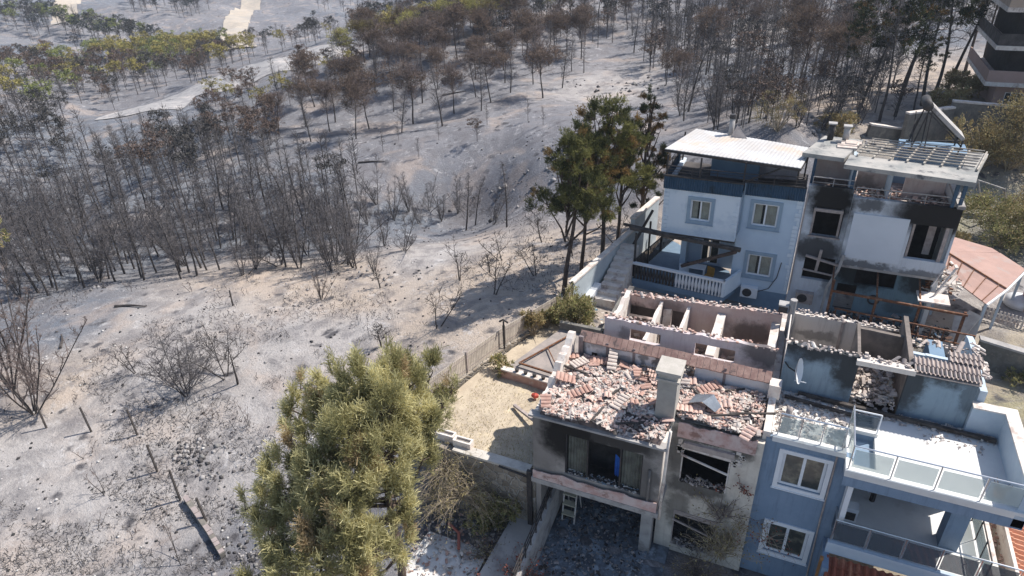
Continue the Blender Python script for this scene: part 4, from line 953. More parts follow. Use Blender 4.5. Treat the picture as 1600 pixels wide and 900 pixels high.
# fence of upright pales along the garden edge on a low stone kerb
def pale_fence(pts, h, mp, mpost, label, name='picket_fence', gap=.105, kerb=True, group=None):
    p0 = pts[0]; t = thing(name, p0, label, 'fence', group); pl = MB(); po = MB(); rl = MB(); kb = MB()
    for a, b in zip(pts, pts[1:]):
        a = Vector(a); b = Vector(b); d = b-a; n = int(d.length/gap); d2 = d.normalized()
        for k in range(n):
            q = a+d*(k+.5)/n; pl.bar(q+Vector((0, 0, .06)), q+Vector((0, 0, h)), .02, .088, up=d2)
        for zz in (.25, h-.2): rl.bar(a+Vector((0, 0, zz)), b+Vector((0, 0, zz)), .03, .05)
        m_ = max(1, round(d.length/2.2))
        for k in range(m_+1): q = a+d*k/m_; po.bar(q-Vector((0, 0, .2)), q+Vector((0, 0, h+.1)), .09, .09)
        if kerb: s = d2.cross(Vector((0, 0, 1)))*.15; kb.slab(a-s+Vector((0, 0, .04)), b-s+Vector((0, 0, .04)), b+s+Vector((0, 0, .04)), a+s+Vector((0, 0, .04)), .9)
    pl.build('pales', mp, t); po.build('post', mpost, t); rl.build('rail', mpost, t)
    if kerb: kb.build('kerb', M_stone, t)
    return t
M_pale = mat('weathered_pale_wood', (.60, .53, .45), (.46, .40, .34), 3, .9, .3)
pale_fence([(-5.75, 2.2, .0), (-4.35, 7.1, .1), (-3.0, 10.6, .12)], 1.05, M_pale, M_tg, 'pale wooden picket fence between the ash field and the small garden')
pale_fence([(-2.75, 10.9, .15), (-2.6, 11.7, .15)], 1.25, M_tg, M_black, 'short dark section of picket fence at the corner of the blue boundary wall', kerb=False)
lamp = rt('garden_lamp', (-4.3, 6.6, .1), 'black garden lamp post rising behind the picket fence', 'lamp')
MB().tube([(-4.25, 6.9, .1), (-4.25, 6.9, 1.6)], .04, 6).build('post', M_black, lamp); MB().tube([(-4.45, 6.9, 1.55), (-4.25, 6.9, 1.7), (-4.02, 6.9, 1.58)], .05, 6).build('lamp_head', M_black, lamp)
# blue-grey boundary wall and stairs beside the tall house
M_bw = mat('pale_blue_wall_paint', (.46, .51, .53), (.38, .42, .45), 1.2, .9, .2, c3=(.34, .37, .39), sc3=.9)
bw = rt('boundary_wall', (-1.8, 15, -.6), 'pale blue boundary wall with a lit coping beside the tall blue house', 'wall')
a0 = (-2.75, 11.7); a1 = (-1.35, 18.2); 
q = MB(); q.slab((a0[0], a0[1], 1.35), (a0[0]+.2, a0[1], 1.35), (a1[0]+.2, a1[1], 1.7), (a1[0], a1[1], 1.7), 3.2); q.slab((a1[0]-.02, a1[1], 2.4), (a1[0]+.2, a1[1], 2.4), (-.5, 21.5, 2.5), (-.72, 21.5, 2.5), 3.4); q.build('panel', M_bw, bw)
q = MB(); q.slab((a0[0]-.05, a0[1], 1.46), (a0[0]+.25, a0[1], 1.46), (a1[0]+.25, a1[1], 1.81), (a1[0]-.05, a1[1], 1.81), .11); q.slab((a1[0]-.07, a1[1]-.02, 2.51), (a1[0]+.25, a1[1]-.02, 2.51), (-.45, 21.5, 2.61), (-.77, 21.5, 2.61), .11); q.build('coping', M_whitep, bw)
st = rt('garden_stairs', (-.8, 15, -.6), 'white stepped garden stairs between the blue boundary wall and the balcony', 'stairs')
q = MB()
for k in range(9): q.box(-1.9+k*.05, 13.2+k*.42, -1.2, -.75+k*.03, 13.62+k*.42, -.15+k*.2)
q.build('steps', M_whitep, st)
q = MB(); q.slab((-2.45, 12.0, -.1), (-2.1, 12.0, -.1), (-1.75, 14.0, .35), (-2.1, 14.0, .35), 1.0); q.build('side_wall', M_white, st)
rubble('patio_rubble', lambda g: (g.uniform(-1.9, .9), g.uniform(9.6, 13.2), -.85+.2*g.random()), 0, 420, .28, [M_t3, M_t2, mat('blue_scraps', (.2, .33, .42), None, 4, .8, .2), M_t5], 66, .12)
tag(bpy.data.objects['patio_rubble'], 'scattered debris on the patio between the ruined rooms and the stairs', 'rubble', kind='stuff')
MB().box(-2.3, 9.85, -1.5, 7.3, 15.6, -.92).build('patio', M_conc); tag(bpy.data.objects['patio'], kind='structure')
wl = MB(); wall(wl, 'y', 9.0, 12.2, -.2, .0, -1, .9); wall(wl, 'x', -2.3, .0, 9.0, 9.2, -1, .75); tag(wl.build('garden_wall', mat('dark_mossy_render', (.22, .21, .19), (.15, .14, .125), 2, .9, .4)), 'dark mossy garden wall behind the round bush', 'wall')
# ------------------------------------------------------------------ blue house on the right
h = rt('blue_house', H2, 'blue grey house with white framed windows, glass railed terraces and a burnt attic storey', 'house')
BW = [(8.02, 9.32, 1.33, 2.70), (8.03, 9.33, -1.82, -.48)]
FY = 1.5
wall(MB(), 'x', 7.42, 9.95, FY, FY+.22, -3.1, 3.12, BW).build('front_wall', M_blue, h)
MB().box(7.6, FY-.1, 3.12, 9.72, FY+.16, 3.30).build('curb', M_slab, h)
M_cream_pane, n_, b_ = newmat('reflecting_window_glass'); co_ = nd(n_, 'ShaderNodeTexCoord').outputs['Object']; b_.inputs['Roughness'].default_value = .04; b_.inputs['Specular IOR Level'].default_value = 1
n_.links.new(mix(n_, ramp(n_, noise(n_, co_, 2.3, 4, .6), .45, .7), (.045, .05, .045), (.20, .19, .14)), b_.inputs['Base Color'])
for (a, b, z0, z1) in BW: window(h, M_upvc, M_cream_pane, a, b, z0, z1, FY, 1, .09, surround=M_upvc, sw=.14)
w = MB(); wall(w, 'x', 7.56, 9.8, 4.35, 4.55, 2.9, 4.95, jag=.03, seed=3); wall(w, 'x', 11.25, 13.15, 4.35, 4.55, 2.9, 4.9); w.build('attic_wall', M_bluedeck, h)
w = MB(); wall(w, 'y', 4.55, 6.6, 9.72, 9.82, 2.9, 4.9, jag=.05, seed=5); wall(w, 'x', 9.82, 11.25, 6.6, 6.75, 2.9, 4.7, jag=.05, seed=6); wall(w, 'y', 4.55, 7.8, 11.25, 11.4, 2.9, 4.85); w.build('room_wall', mat('smoked_brown_plaster', (.24, .20, .175), (.15, .13, .115), 2, .9, .3), h)
MB().box(9.7, 4.2, 4.72, 11.4, 4.55, 4.9).build('lintel', M_beige, h)
rubble('room_rubble', lambda g: (g.uniform(9.8, 11.15), g.uniform(4.3, 6.5), 3.05+.3*g.random()), 0, 420, .24, [M_t3, M_t2, M_tg, M_t5], 41, .15, h, tiles=.4)
e1 = edge_tiles('roof_tiles', (7.5, 4.45, 4.98), (11.35, 4.45, 4.9), 11, [M_t2, M_tg, M_t3, M_whitep], h, .26, .3)
w = MB(); wall(w, 'x', 7.56, 11.5, 7.75, 7.95, 1.8, 4.22, jag=.06, seed=9); wall(w, 'y', 4.6, 7.75, 7.56, 7.6, 1.8, 4.3); w.build('back_wall', M_beige, h)
MB().box(9.35, 7.7, 1.9, 9.45, 7.75, 4.2).build('pilaster', M_tg, h)
edge_tiles('roof_tiles', (7.6, 7.85, 4.24), (11.5, 7.85, 4.22), 13, [M_tg, M_t3, M_t2], h, .25, .6)
MB().box(7.56, 4.56, 1.6, 13.6, 7.74, 1.8).build('room_floor', M_rub2, h)
w = MB(); wall(w, 'y', 4.6, 7.9, 11.42, 11.55, 1.8, 4.3); wall(w, 'x', 11.55, 13.6, 6.4, 6.55, 1.8, 4.25, [(12.0, 13.0, 3.3, 4.0)], jag=.05, seed=4); wall(w, 'y', 4.56, 7.9, 13.3, 13.5, 1.8, 4.5, jag=.1, seed=4); w.build('cross_wall', M_lblue, h)
# grey tiles left on the attic
t = MB(); tile_roof(t, (11.35, 4.25, 4.86), (1.85, 0, 0), (0, .75, .12), 15, 2, .065); tile_roof(t, (12.35, 5.0, 5.0), (.95, 0, .02), (0, .5, .1), 7, 2, .065); t.build('roof_tiles', M_tg, h)
edge_tiles('roof_tiles', (11.6, 7.0, 4.35), (13.5, 6.9, 4.4), 17, [M_tg, M_t2], h, .55, .1)
edge_tiles('roof_tiles', (13.3, 4.5, 4.95), (13.4, 6.9, 4.6), 18, [M_tg, M_whitep], h, .4, .05)
# terraces
fl = MB(); fl.box(7.56, FY+.02, 2.86, 9.74, 4.34, 3.0); fl.box(9.74, .98, 2.8, 9.98, 4.34, 3.0); fl.box(10.58, .98, 2.8, 14.06, 4.34, 3.0); fl.box(9.98, .98, 2.8, 10.58, 1.38, 3.0); fl.box(9.98, 2.9, 2.8, 10.58, 4.34, 3.0); fl.build('terrace_floor', M_slab, h)
b = MB(); b.box(9.74, .98, 2.44, 14.35, 1.14, 2.795); b.box(9.74, 1.14, 2.6, 14.06, 3.9, 2.795); b.build('beam', M_blue, h)
b = MB(); b.box(9.72, .90, 3.0, 14.36, 1.12, 3.11); b.box(9.72, 1.12, 3.0, 9.9, 2.95, 3.11); b.box(9.9, 2.9, 3.0, 10.66, 3.02, 3.12); b.build('curb', M_slab, h)
sh = MB(); sh.box(9.94, 1.4, .2, 9.975, 2.88, 2.99); sh.box(10.585, 1.4, 2.0, 10.6, 2.88, 2.99); sh.box(9.99, 2.885, 1.6, 10.58, 2.898, 2.99); sh.build('shaft_wall', M_blue, h)
rail(h, 'balustrade', [(7.72, 1.56, 3.30), (9.6, 1.56, 3.30)], .85, M_steel, M_rail_glass, .72)
rail(h, 'balustrade', [(9.80, 2.95, 3.11), (9.80, 1.0, 3.11), (14.3, 1.0, 3.11)], .9, M_steel, M_rail_glass, 1.0)
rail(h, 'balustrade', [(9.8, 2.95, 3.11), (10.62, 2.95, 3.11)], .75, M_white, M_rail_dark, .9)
p = MB(); p.box(14.06, .98, 2.5, 14.34, 4.18, 4.0); p.box(13.17, 4.18, 2.5, 14.34, 4.46, 4.0); p.build('parapet', M_lblue, h)
p = MB(); p.box(14.02, 1.14, 4.0, 14.38, 4.14, 4.05); p.box(13.17, 4.14, 4.0, 14.38, 4.5, 4.05); p.build('coping', M_whitep, h)
# veranda
v = MB(); v.box(9.95, .95, -.16, 14.0, 3.9, 0); v.box(14.0, .95, -.16, 14.55, 4.6, .0); v.build('veranda_floor', M_slab, h)
v = MB(); v.box(9.8, .86, -.42, 14.9, .95, .08); v.box(9.8, .80, .0, 14.9, .97, .1); v.build('curb', M_lblue, h)
v = MB(); v.box(9.95, 1.05, 0, 10.1, 3.9, 2.6); v.build('side_wall', M_white, h)
v = MB(); wall(v, 'x', 10.1, 13.6, 3.9, 4.1, 0, 2.6, [(10.3, 12.9, .15, 2.3)]); wall(v, 'y', .2, 1.49, 9.75, 9.94, -3.1, -.42); v.box(13.0, 2.0, 0, 13.52, 2.55, 2.6); v.build('back_wall', M_blue, h)
v = MB(); v.box(10.1, 5.2, 0, 13.6, 5.3, 2.6); v.box(10.2, 4.1, -.1, 13.6, 5.2, 0.05); v.box(10.1, 4.1, 2.6, 13.6, 5.3, 2.7); v.box(13.6, 4.1, 0, 13.7, 5.3, 2.6); v.build('room', M_inside, h)
v = MB(); v.box(11.6, 3.84, 1.1, 13.3, 3.9, 1.16); v.box(11.6, 3.84, 1.5, 13.3, 3.9, 1.55); v.box(12.4, 3.84, .7, 12.46, 3.9, 2.2); v.build('window', M_black, h)
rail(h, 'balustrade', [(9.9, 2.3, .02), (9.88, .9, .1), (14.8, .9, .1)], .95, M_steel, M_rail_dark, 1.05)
rail(h, 'balustrade', [(14.12, 4.4, .0), (14.12, 1.1, .0)], .85, M_black, M_rail_glass, .75)
v = MB(); v.box(14.3, .97, .0, 14.5, 4.6, .28); v.box(14.9, .5, -1.2, 15.0, 4.7, .35); v.build('parapet', M_whitep, h)
ch = rt('garden_chair', (10.4, 2.2, 0), 'small white box heater unit on the veranda floor by the white wall', 'appliance'); ch.name = 'heater_unit'
u = MB(); u.box(10.22, 2.0, .02, 10.62, 2.35, .62); u.build('casing', M_white, ch); u = MB(); u.box(10.28, 1.985, .12, 10.56, 1.998, .45); u.build('grille', M_black, ch)
hz = MB(); pts = [(13.85+.11*math.sin(t), 3.3+.02*t, .55+.45*math.cos(t)) for t in [i*.5 for i in range(30)]]; hz.tube(pts, .03, 6)
tag(hz.build('garden_hose', mat('green_hose', (.03, .22, .12), (.02, .15, .08), 4, .5, 0), None, True), 'green hose hanging in loops beside the blue veranda column', 'hose')
bk = MB()
for i in range(12): x = 10.3+i*.06; bk.tube([(x, 3.4+.1*math.sin(i), .3+1.1*random.random()), (x+.15, 3.4, .6+1.1*random.random()), (x+.05, 3.5, 1.5+.5*random.random())], .05, 5)
tag(bk.build('hanging_tools', M_black), 'dark tangle of things hanging on the shaded veranda wall', 'tools')
pt = MB(); pt.tube([(11.15, 3.3, 0), (11.15, 3.3, 2.2)], .09, 8); tag(pt.build('closed_parasol', M_black), 'black closed parasol standing on the shaded veranda', 'parasol')
# tiled roofs below
M_rtile = mat('shaded_red_roof_tiles', (.34, .105, .06), (.26, .08, .05), 3, .7, .2, c3=(.40, .17, .10), sc3=2)  # darker copy of the red tiles, house shade put into the colour
M_rtile2 = mat('sunlit_red_roof_tiles', (.55, .27, .17), (.48, .23, .14), 3, .7, .2, c3=(.60, .36, .25), sc3=2)  # brighter copy of the red tiles, sunlight put into the colour
t = MB(); tile_roof(t, (9.85, -3.0, -1.75), (5.0, 0, 0), (0, 3.78, 1.3), 22, 12, .12); tag(t.build('tiled_roof', M_rtile), 'dark red tiled roof sloping down in front of the blue veranda', 'roof')
b = MB(); b.box(9.9, -.2, -3.1, 14.8, .6, -.95); tag(b.build('porch_wall', M_blue), 'low blue wall carrying the dark red tiled roof', 'wall')
b = MB(); b.bar((9.72, .5, -3.1), (9.72, .5, -.3), .1, .1); b.build('porch_post', mat('orange_wood', (.40, .20, .08), (.30, .15, .06), 4, .7, .2), h)
t = MB(); tile_roof(t, (19.5, .6, -1.3), (0, 4.9, 0), (-4.45, 0, .85), 22, 12, .12); tag(t.build('tiled_roof', M_rtile2), 'sunlit orange tiled roof at the lower right edge', 'roof')
b = MB(); b.box(15.3, .7, -3.1, 19.3, 5.4, -1.45); tag(b.build('outbuilding', M_lblue), 'pale outbuilding wall under the sunlit orange tiled roof', 'building')
edge_tiles('tile_debris', (15.03, .8, -.28), (14.75, 4.4, -.28), 5, [M_t4, M_t1], None, .3, .1); tag(bpy.data.objects['tile_debris'], 'row of broken red tiles beside the sunlit veranda parapet', 'rubble', kind='stuff')
# ash and beams on the blue terraces
rb = rubble('terrace_rubble', lambda g: (g.uniform(7.6, 9.75), g.uniform(1.75, 4.3), 3.0) if g.random() < .6 else (g.uniform(9.9, 14.0), 4.3-abs(g.gauss(0, .22)), 3.0), 0, 1100, .15, [M_t3, M_t2, M_t5, M_tg], 55, .08, None, [3, 2, 2, 1], .4)
tag(rb, 'loose pale debris lying over the blue house terraces', 'rubble', kind='stuff')
rb = rubble('terrace_rubble', lambda g: (g.uniform(12, 13.6), 3.6+g.gauss(0, .25), 3.0), 0, 60, .11, [M_t2, M_t3, M_tg], 56, .03); tag(rb, 'thin scatter of shards on the sunlit white terrace', 'rubble', kind='stuff')
bm_ = [((8.2, 4.2, 3.12), (14.0, 3.95, 3.1), .12), ((9.5, 4.0, 3.2), (12.5, 4.1, 3.1), .09), ((7.8, 3.9, 3.1), (10.5, 3.6, 3.1), .1)]
lb = ('long charred beam lying along the foot of the sooty blue attic wall', 'shorter brown beam lying across the middle of the terrace debris', 'blackened beam lying over the rubble behind the first glass rail')
for (p, q, t), l in zip(bm_, lb): m_ = MB(); m_.bar(p, q, t, t); tag(m_.build('charred_beam', M_char), l, 'beam')
# satellite dish
d = rt('satellite_dish', (8.0, 4.3, 4.1), 'white satellite dish seen edge on, mounted on the sooty blue attic wall', 'satellite dish')
m_ = MB(); V = []; F = []; R = Matrix.Rotation(math.radians(78), 3, 'Y') @ Matrix.Rotation(.2, 3, 'X'); n = 20
for i in range(6):
    for k in range(n): r_ = .44*i/5; V.append(Vector((8.0, 3.95, 4.2))+R @ Vector((r_*math.cos(2*PI*k/n), r_*math.sin(2*PI*k/n), r_*r_*.5)))
for i in range(5):
    for k in range(n): F.append((i*n+k, i*n+(k+1) % n, (i+1)*n+(k+1) % n, (i+1)*n+k))
m_.add(V, F); m_.add([v+R @ Vector((0, 0, -.015)) for v in V], F); m_.build('reflector', M_upvc, d)
MB().tube([(8.0, 3.95, 3.8), (8.35, 3.8, 3.9)], .018, 6).build('feed_arm', M_upvc, d); MB().tube([(7.95, 3.97, 4.15), (7.75, 4.2, 4.1), (7.6, 4.34, 4.2)], .025, 6).build('bracket', M_black, d)
# flue beside the party wall
fl_ = rt('chimney_flue', (7.5, 7.6, 3.2), 'stubby grey chimney flue standing on the party wall between the ruined attics', 'chimney')
MB().tube([(7.58, 7.6, 3.2), (7.58, 7.6, 4.85)], .13, 10).build('pipe', M_conc, fl_); MB().box(7.1, 7.45, 4.3, 7.42, 7.8, 4.55).build('box', M_black, fl_); MB().box(7.08, 7.43, 4.56, 7.44, 7.82, 4.62).build('cap', M_conc, fl_)

# ------------------------------------------------------------------ tall blue white house behind (left half)
M_tb = mat('pale_blue_white_render', (.66, .73, .79), (.70, .76, .81), .9, .85, .15, c3=(.54, .62, .70), sc3=.5)
M_tbr = mat('sky_blue_render', (.50, .60, .70), (.55, .65, .74), .9, .85, .15)
M_tbl = mat('lower_blue_render', (.20, .29, .39), (.17, .25, .34), 1.2, .85, .2)
M_sur = mat('grey_blue_surround', (.31, .40, .48), (.27, .35, .43), 2, .8, .1)
M_corr = mat('blue_corrugated_sheet', (.035, .08, .135), (.05, .10, .16), 3, .5, .1, c3=(.03, .05, .07), sc3=1.5)
h = rt('tall_house', H3, 'tall pale blue house with curtained windows, a balustraded balcony and a sloping sheet metal roof', 'house')
U1 = (2.12, 3.14, 3.62, 4.74); U2 = (5.13, 6.33, 3.55, 4.76); U3 = (5.25, 6.46, .73, 1.93)
LY = 16.45
wall(MB(), 'x', .72, 4.5, LY, LY+.25, 2.72, 5.35, [U1]).build('bay_wall', M_tb, h)
v = MB(); v.box(.72, LY+.25, 2.72, .95, 21, 5.35); v.box(4.3, LY+.25, 2.72, 4.5, 16.99, 5.35); v.build('side_wall', M_tb, h)
v = MB(); v.box(.72, LY+.01, 2.62, 4.5, 21, 2.715); v.build('soffit', M_char, h)
wall(MB(), 'x', 4.5, 7.42, 17.0, 17.25, -.1, 5.2, [U2, U3]).build('front_wall', M_tbr, h)
v = MB(); v.box(4.3, 17.02, -1.3, 7.42, 17.25, -.1); v.box(-.5, 15.95, -1.3, 4.3, 16.1, -.42); v.build('base_wall', M_tbl, h)
for (a, b, z0, z1), yy in ((U1, LY), (U2, 17.0), (U3, 17.0)): window(h, M_upvc, M_pane2, a, b, z0, z1, yy, 1, .08, surround=M_sur, sw=.17, curtain=M_curt)
MB().box(.95, 17.4, 5.1, 7.4, 20.8, 5.2).build('terrace_floor', M_inside2, h)
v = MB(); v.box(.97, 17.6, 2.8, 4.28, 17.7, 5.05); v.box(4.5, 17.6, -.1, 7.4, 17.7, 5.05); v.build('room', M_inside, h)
# quoins
q = MB(); rg = random.Random(2)
for (x, yy, z0, z1, s) in ((4.5, LY, 2.8, 5.2, -1), (.72, LY, 2.8, 5.2, 1), (7.36, 17.0, .1, 5.1, -1)):
    z = z0
    while z < z1:
        ww = rg.choice((.12, .26)); q.box(min(x, x+s*ww), yy-.04, z, max(x, x+s*ww), yy-.002, z+.2); z += .22
q.build('quoins', M_tb, h)
# terrace skirt of corrugated sheet
def corr(mb, x0, x1, y, z0, z1, pitch=.12, d=.03, ax='x'):
    n = int((x1-x0)/pitch*4); vs = []
    for i in range(n+1):
        t = x0+(x1-x0)*i/n; o = d*math.sin(i*PI/2)
        for z in (z0, z1): vs.append((t, y+o, z) if ax == 'x' else (y+o, t, z))
    mb.add(vs, [(i*2, i*2+2, i*2+3, i*2+1) for i in range(n)])
v = MB(); corr(v, .66, 4.56, LY-.08, 5.2, 5.88); corr(v, 4.56, 7.4, 16.9, 5.15, 5.85); corr(v, LY, 20.5, .66, 5.2, 5.88, ax='y'); v.build('terrace_skirt', M_corr, h)
v = MB(); v.box(.6, LY-.12, 5.86, 4.6, LY-.02, 5.93); v.box(4.56, 16.84, 5.83, 7.4, 16.94, 5.9); v.build('ledge', M_black, h)
rail(h, 'terrace_railing', [(.75, 20.5, 5.85), (.75, LY, 5.85), (4.5, LY, 5.85), (7.3, 16.95, 5.8)], .55, M_black, None, 1.2, bars=3)
v = MB()
for x, y in ((.75, LY+.05), (2.4, LY+.05), (4.5, LY+.1), (6.9, 17.1), (.8, 20.6), (7.2, 20)): v.bar((x, y, 5.2), (x, y, 6.95), .08, .08)
v.bar((4.5, 16.6, 5.9), (6.9, 17.5, 6.95), .06, .06); v.build('post', M_black, h)
v = MB(); v.box(2.6, 18.9, 5.2, 5.0, 20.6, 6.85); v.build('stair_hut', M_tbl, h)
v = MB(); v.box(5.0, 19.6, 5.2, 6.9, 19.75, 6.8); v.box(5.3, 19.5, 5.2, 6.2, 19.6, 6.6); v.build('room_wall', M_mauve, h)
mr = mat('weathered_white_roof_sheet', (.56, .555, .55), (.48, .45, .42), .6, .55, .1, c3=(.55, .46, .38), sc3=.4)
def sheet_roof(mb, P00, P10, P11, P01, n, d=.035):   # corrugations running from front to back
    P = [Vector(p) for p in (P00, P10, P11, P01)]; V = []; m_ = n*4
    for i in range(m_+1):
        t = i/m_; o = Vector((0, 0, d*math.sin(i*PI/2)))
        V += [P[0].lerp(P[1], t)+o, P[3].lerp(P[2], t)+o]
    k = len(V); V2 = [v-Vector((0, 0, .03)) for v in V]; F = [(i*2, i*2+2, i*2+3, i*2+1) for i in range(m_)]; mb.add(V+V2, F+[tuple(k+j for j in f[::-1]) for f in F]+[(i*2, k+i*2, k+i*2+2, i*2+2) for i in range(m_)]+[(i*2+1, i*2+3, k+i*2+3, k+i*2+1) for i in range(m_)])
v = MB(); sheet_roof(v, (.42, 17.15, 7.02), (6.95, 16.35, 7.0), (7.35, 19.9, 6.9), (1.3, 21.0, 7.05), 34, .007); v.build('roof', mr, h)
v = MB(); v.bar((.42, 17.15, 6.93), (6.95, 16.35, 6.9), .07, .12); v.bar((6.95, 16.35, 6.9), (7.35, 19.9, 6.8), .06, .1); v.bar((.42, 17.15, 6.93), (1.3, 21, 6.93), .06, .1); v.build('roof_beam', M_black, h)
c = rt('flue_pipe', (3.1, 20.4, 6.9), 'short metal flue pipe behind the white sheet roof', 'chimney'); MB().tube([(3.2, 20.6, 6.5), (3.2, 20.6, 7.9)], .14, 10).build('pipe', M_conc, c, True); MB().tube([(3.2, 20.6, 7.9), (3.2, 20.6, 8.1)], [.18, .16], 10).build('cap', M_black, c); v = MB(); v.add([(3.25, 20.2, 7.0), (4.1, 20.2, 7.0), (3.6, 20.9, 7.0), (3.5, 20.4, 7.6)], [(0, 1, 3), (1, 2, 3), (2, 0, 3)]); v.build('flashing', M_t2, c)
# balcony
v = MB(); v.prism([(-.55, 15.95), (4.35, 15.45), (4.9, 17.0), (4.3, 18.5), (.3, 21.5), (-.1, 21.5)], -.42, -.1); v.build('balcony_slab', M_tbl, h)
v = MB(); v.prism([(-.5, 16.0), (4.3, 15.5), (4.85, 17.0), (4.3, 18.5), (.3, 21.5), (-.05, 21.5)], -.1, -.06); v.build('balcony_floor', mat('blue_balcony_tiles', (.17, .24, .31), (.14, .2, .27), 3, .6, .1), h)
v = MB(); wall(v, 'x', 1.6, 4.5, 18.9, 19.1, -.1, 2.62, [(2.6, 3.6, 0, 2.2)]); v.box(1.6, 18.0, -.1, 1.9, 18.9, 2.62); v.build('balcony_wall', M_tbr, h)
window(h, M_upvc, M_pane2, 2.6, 3.6, 0, 2.2, 18.9, 1, .07, curtain=M_curtb)
bl = MB(); bs = MB(); a = Vector((-.5, 15.97, -.06)); b = Vector((4.28, 15.5, -.06)); n = 27
for k in range(n):
    q = a.lerp(b, (k+.5)/n); r0 = (.07, .05, .045, .085, .09, .06, .045, .065)
    (bl if k > 12 else bs).tube([q+Vector((0, 0, z)) for z in (.0, .08, .14, .3, .42, .6, .72, .84)], list(r0), 7)
bl.build('balusters', M_white, h, True); bs.build('balusters', M_black, h, True); tag(bpy.data.objects[bs and 'balusters.001'], 'sooty blackened balusters')
v = MB(); v.slab((a.x-.1, a.y-.09, .90), (b.x+.12, b.y-.09, .90), (b.x+.12, b.y+.11, .90), (a.x-.1, a.y+.11, .90), .11); v.build('handrail', M_white, h)
v = MB(); v.slab((b.x, b.y-.08, .9), (b.x+.15, b.y-.08, .9), (5.05, 17.0, .9), (4.9, 17.0, .9), .95); v.build('side_parapet', M_tb, h)
v = MB(); a = Vector((-.5, 16.05, 0)); b = Vector((.6, 21.3, 0))
for k in range(30): q = a.lerp(b, k/29); v.bar(q, q+Vector((0, 0, .92)), .06, .03, up=(0, 1, 0))
v.bar(a+Vector((0, 0, .95)), b+Vector((0, 0, .95)), .06, .06)
for k in (0, .33, .66, 1): q = a.lerp(b, k); v.bar(q, q+Vector((0, 0, 2.6)), .1, .1)
v.build('balcony_railing', M_black, h)
# fallen burnt beams of the canopy
for p, q, t, l in (((-.9, 16.3, 2.75), (4.9, 15.9, 2.58), .2, 'long charred fascia beam hanging under the bay of the tall blue house'), ((4.7, 15.9, 2.45), (2.0, 16.3, .95), .17, 'burnt beam leaning down into the balcony from the end of the bay'), ((-1.6, 17.6, 2.3), (1.0, 16.6, 2.55), .14, 'blackened beam sticking out over the garden from the balcony corner'), ((-.9, 17.2, 1.3), (-.3, 18.9, 2.8), .12, 'thin burnt pole leaning at the outer balcony corner')):
    m_ = MB(); m_.bar(p, q, t, t*.9); tag(m_.build('burnt_beam', M_char if 'leaning down' not in l else mat('brown_burnt_beam', (.12, .08, .065), (.06, .045, .04), 4, .9, .3)), l, 'beam')
def chair(x, y, z, m, l, a=0):
    c = rt('plastic_chair', (x, y, z), l, 'chair'); M = Matrix.Rotation(a, 3, 'Z')
    def bx(n, x0, y0, z0, x1, y1, z1):
        b = MB(); b.box(x0, y0, z0, x1, y1, z1); b.v = [tuple(Vector((x, y, z))+M @ Vector(p)) for p in b.v]; b.build(n, m, c)
    bx('seat', -.22, -.22, .42, .22, .22, .46); bx('backrest', -.22, .2, .46, .22, .24, .9)
    for sx in (-.2, .17):
        for sy in (-.2, .19): bx('leg', sx, sy, 0, sx+.03, sy+.03, .42)
chair(2.1, 16.6, -.05, M_white, 'white plastic chair at the left of the burnt balcony table', .3); chair(3.4, 16.7, -.05, mat('orange_plastic', (.45, .24, .06), None, 3, .5, 0), 'orange chair beside the side parapet of the balcony', -.4)
tb = rt('balcony_table', (2.7, 17.0, -.05), 'white table standing on the balcony under the burnt beam', 'table'); MB().box(2.2, 16.7, .68, 3.2, 17.3, .72).build('tabletop', M_white, tb)
for sx in (2.25, 3.1):
    for sy in (16.75, 17.2): MB().box(sx, sy, -.05, sx+.05, sy+.05, .68).build('leg', M_white, tb)
def ac(x, y, z, m, l):
    c = rt('air_conditioner', (x, y, z), l, 'air conditioner'); MB().box(x, y, z, x+.85, y+.3, z+.6).build('casing', m, c)
    f = MB(); n = 16; V = [(x+.33+.24*math.cos(2*PI*k/n), y-.012, z+.3+.24*math.sin(2*PI*k/n)) for k in range(n)]; f.add(V+[(a, y-.004, b_) for a, _, b_ in V], [tuple(range(n))[::-1]]+[(k, (k+1) % n, n+(k+1) % n, n+k) for k in range(n)]); f.build('fan_grille', M_black, c)
    g = MB(); g.bar((x+.1, y+.05, z-.04), (x+.1, y+.3, z-.04), .04, .04); g.bar((x+.75, y+.05, z-.04), (x+.75, y+.3, z-.04), .04, .04); g.build('bracket', M_black, c)
ac(5.15, 16.68, -.5, M_upvc, 'white air conditioner below the lower curtained window of the pale blue house')
m_ = MB(); m_.tube([(5.9, 16.7, -.1), (6.5, 16.95, .1), (6.8, 16.97, .8), (6.9, 16.97, 1.7)], .02, 6); tag(m_.build('cable', M_black), 'black cable rising beside the white air conditioner', 'cable')
m_ = MB(); m_.tube([(4.6, 16.9, 5.8), (4.62, 16.93, 3.2), (4.45, 16.95, 2.7), (4.3, 16.9, 2.4)], .035, 6); tag(m_.build('downpipe', M_sur), 'grey blue downpipe in the corner beside the bay', 'pipe')

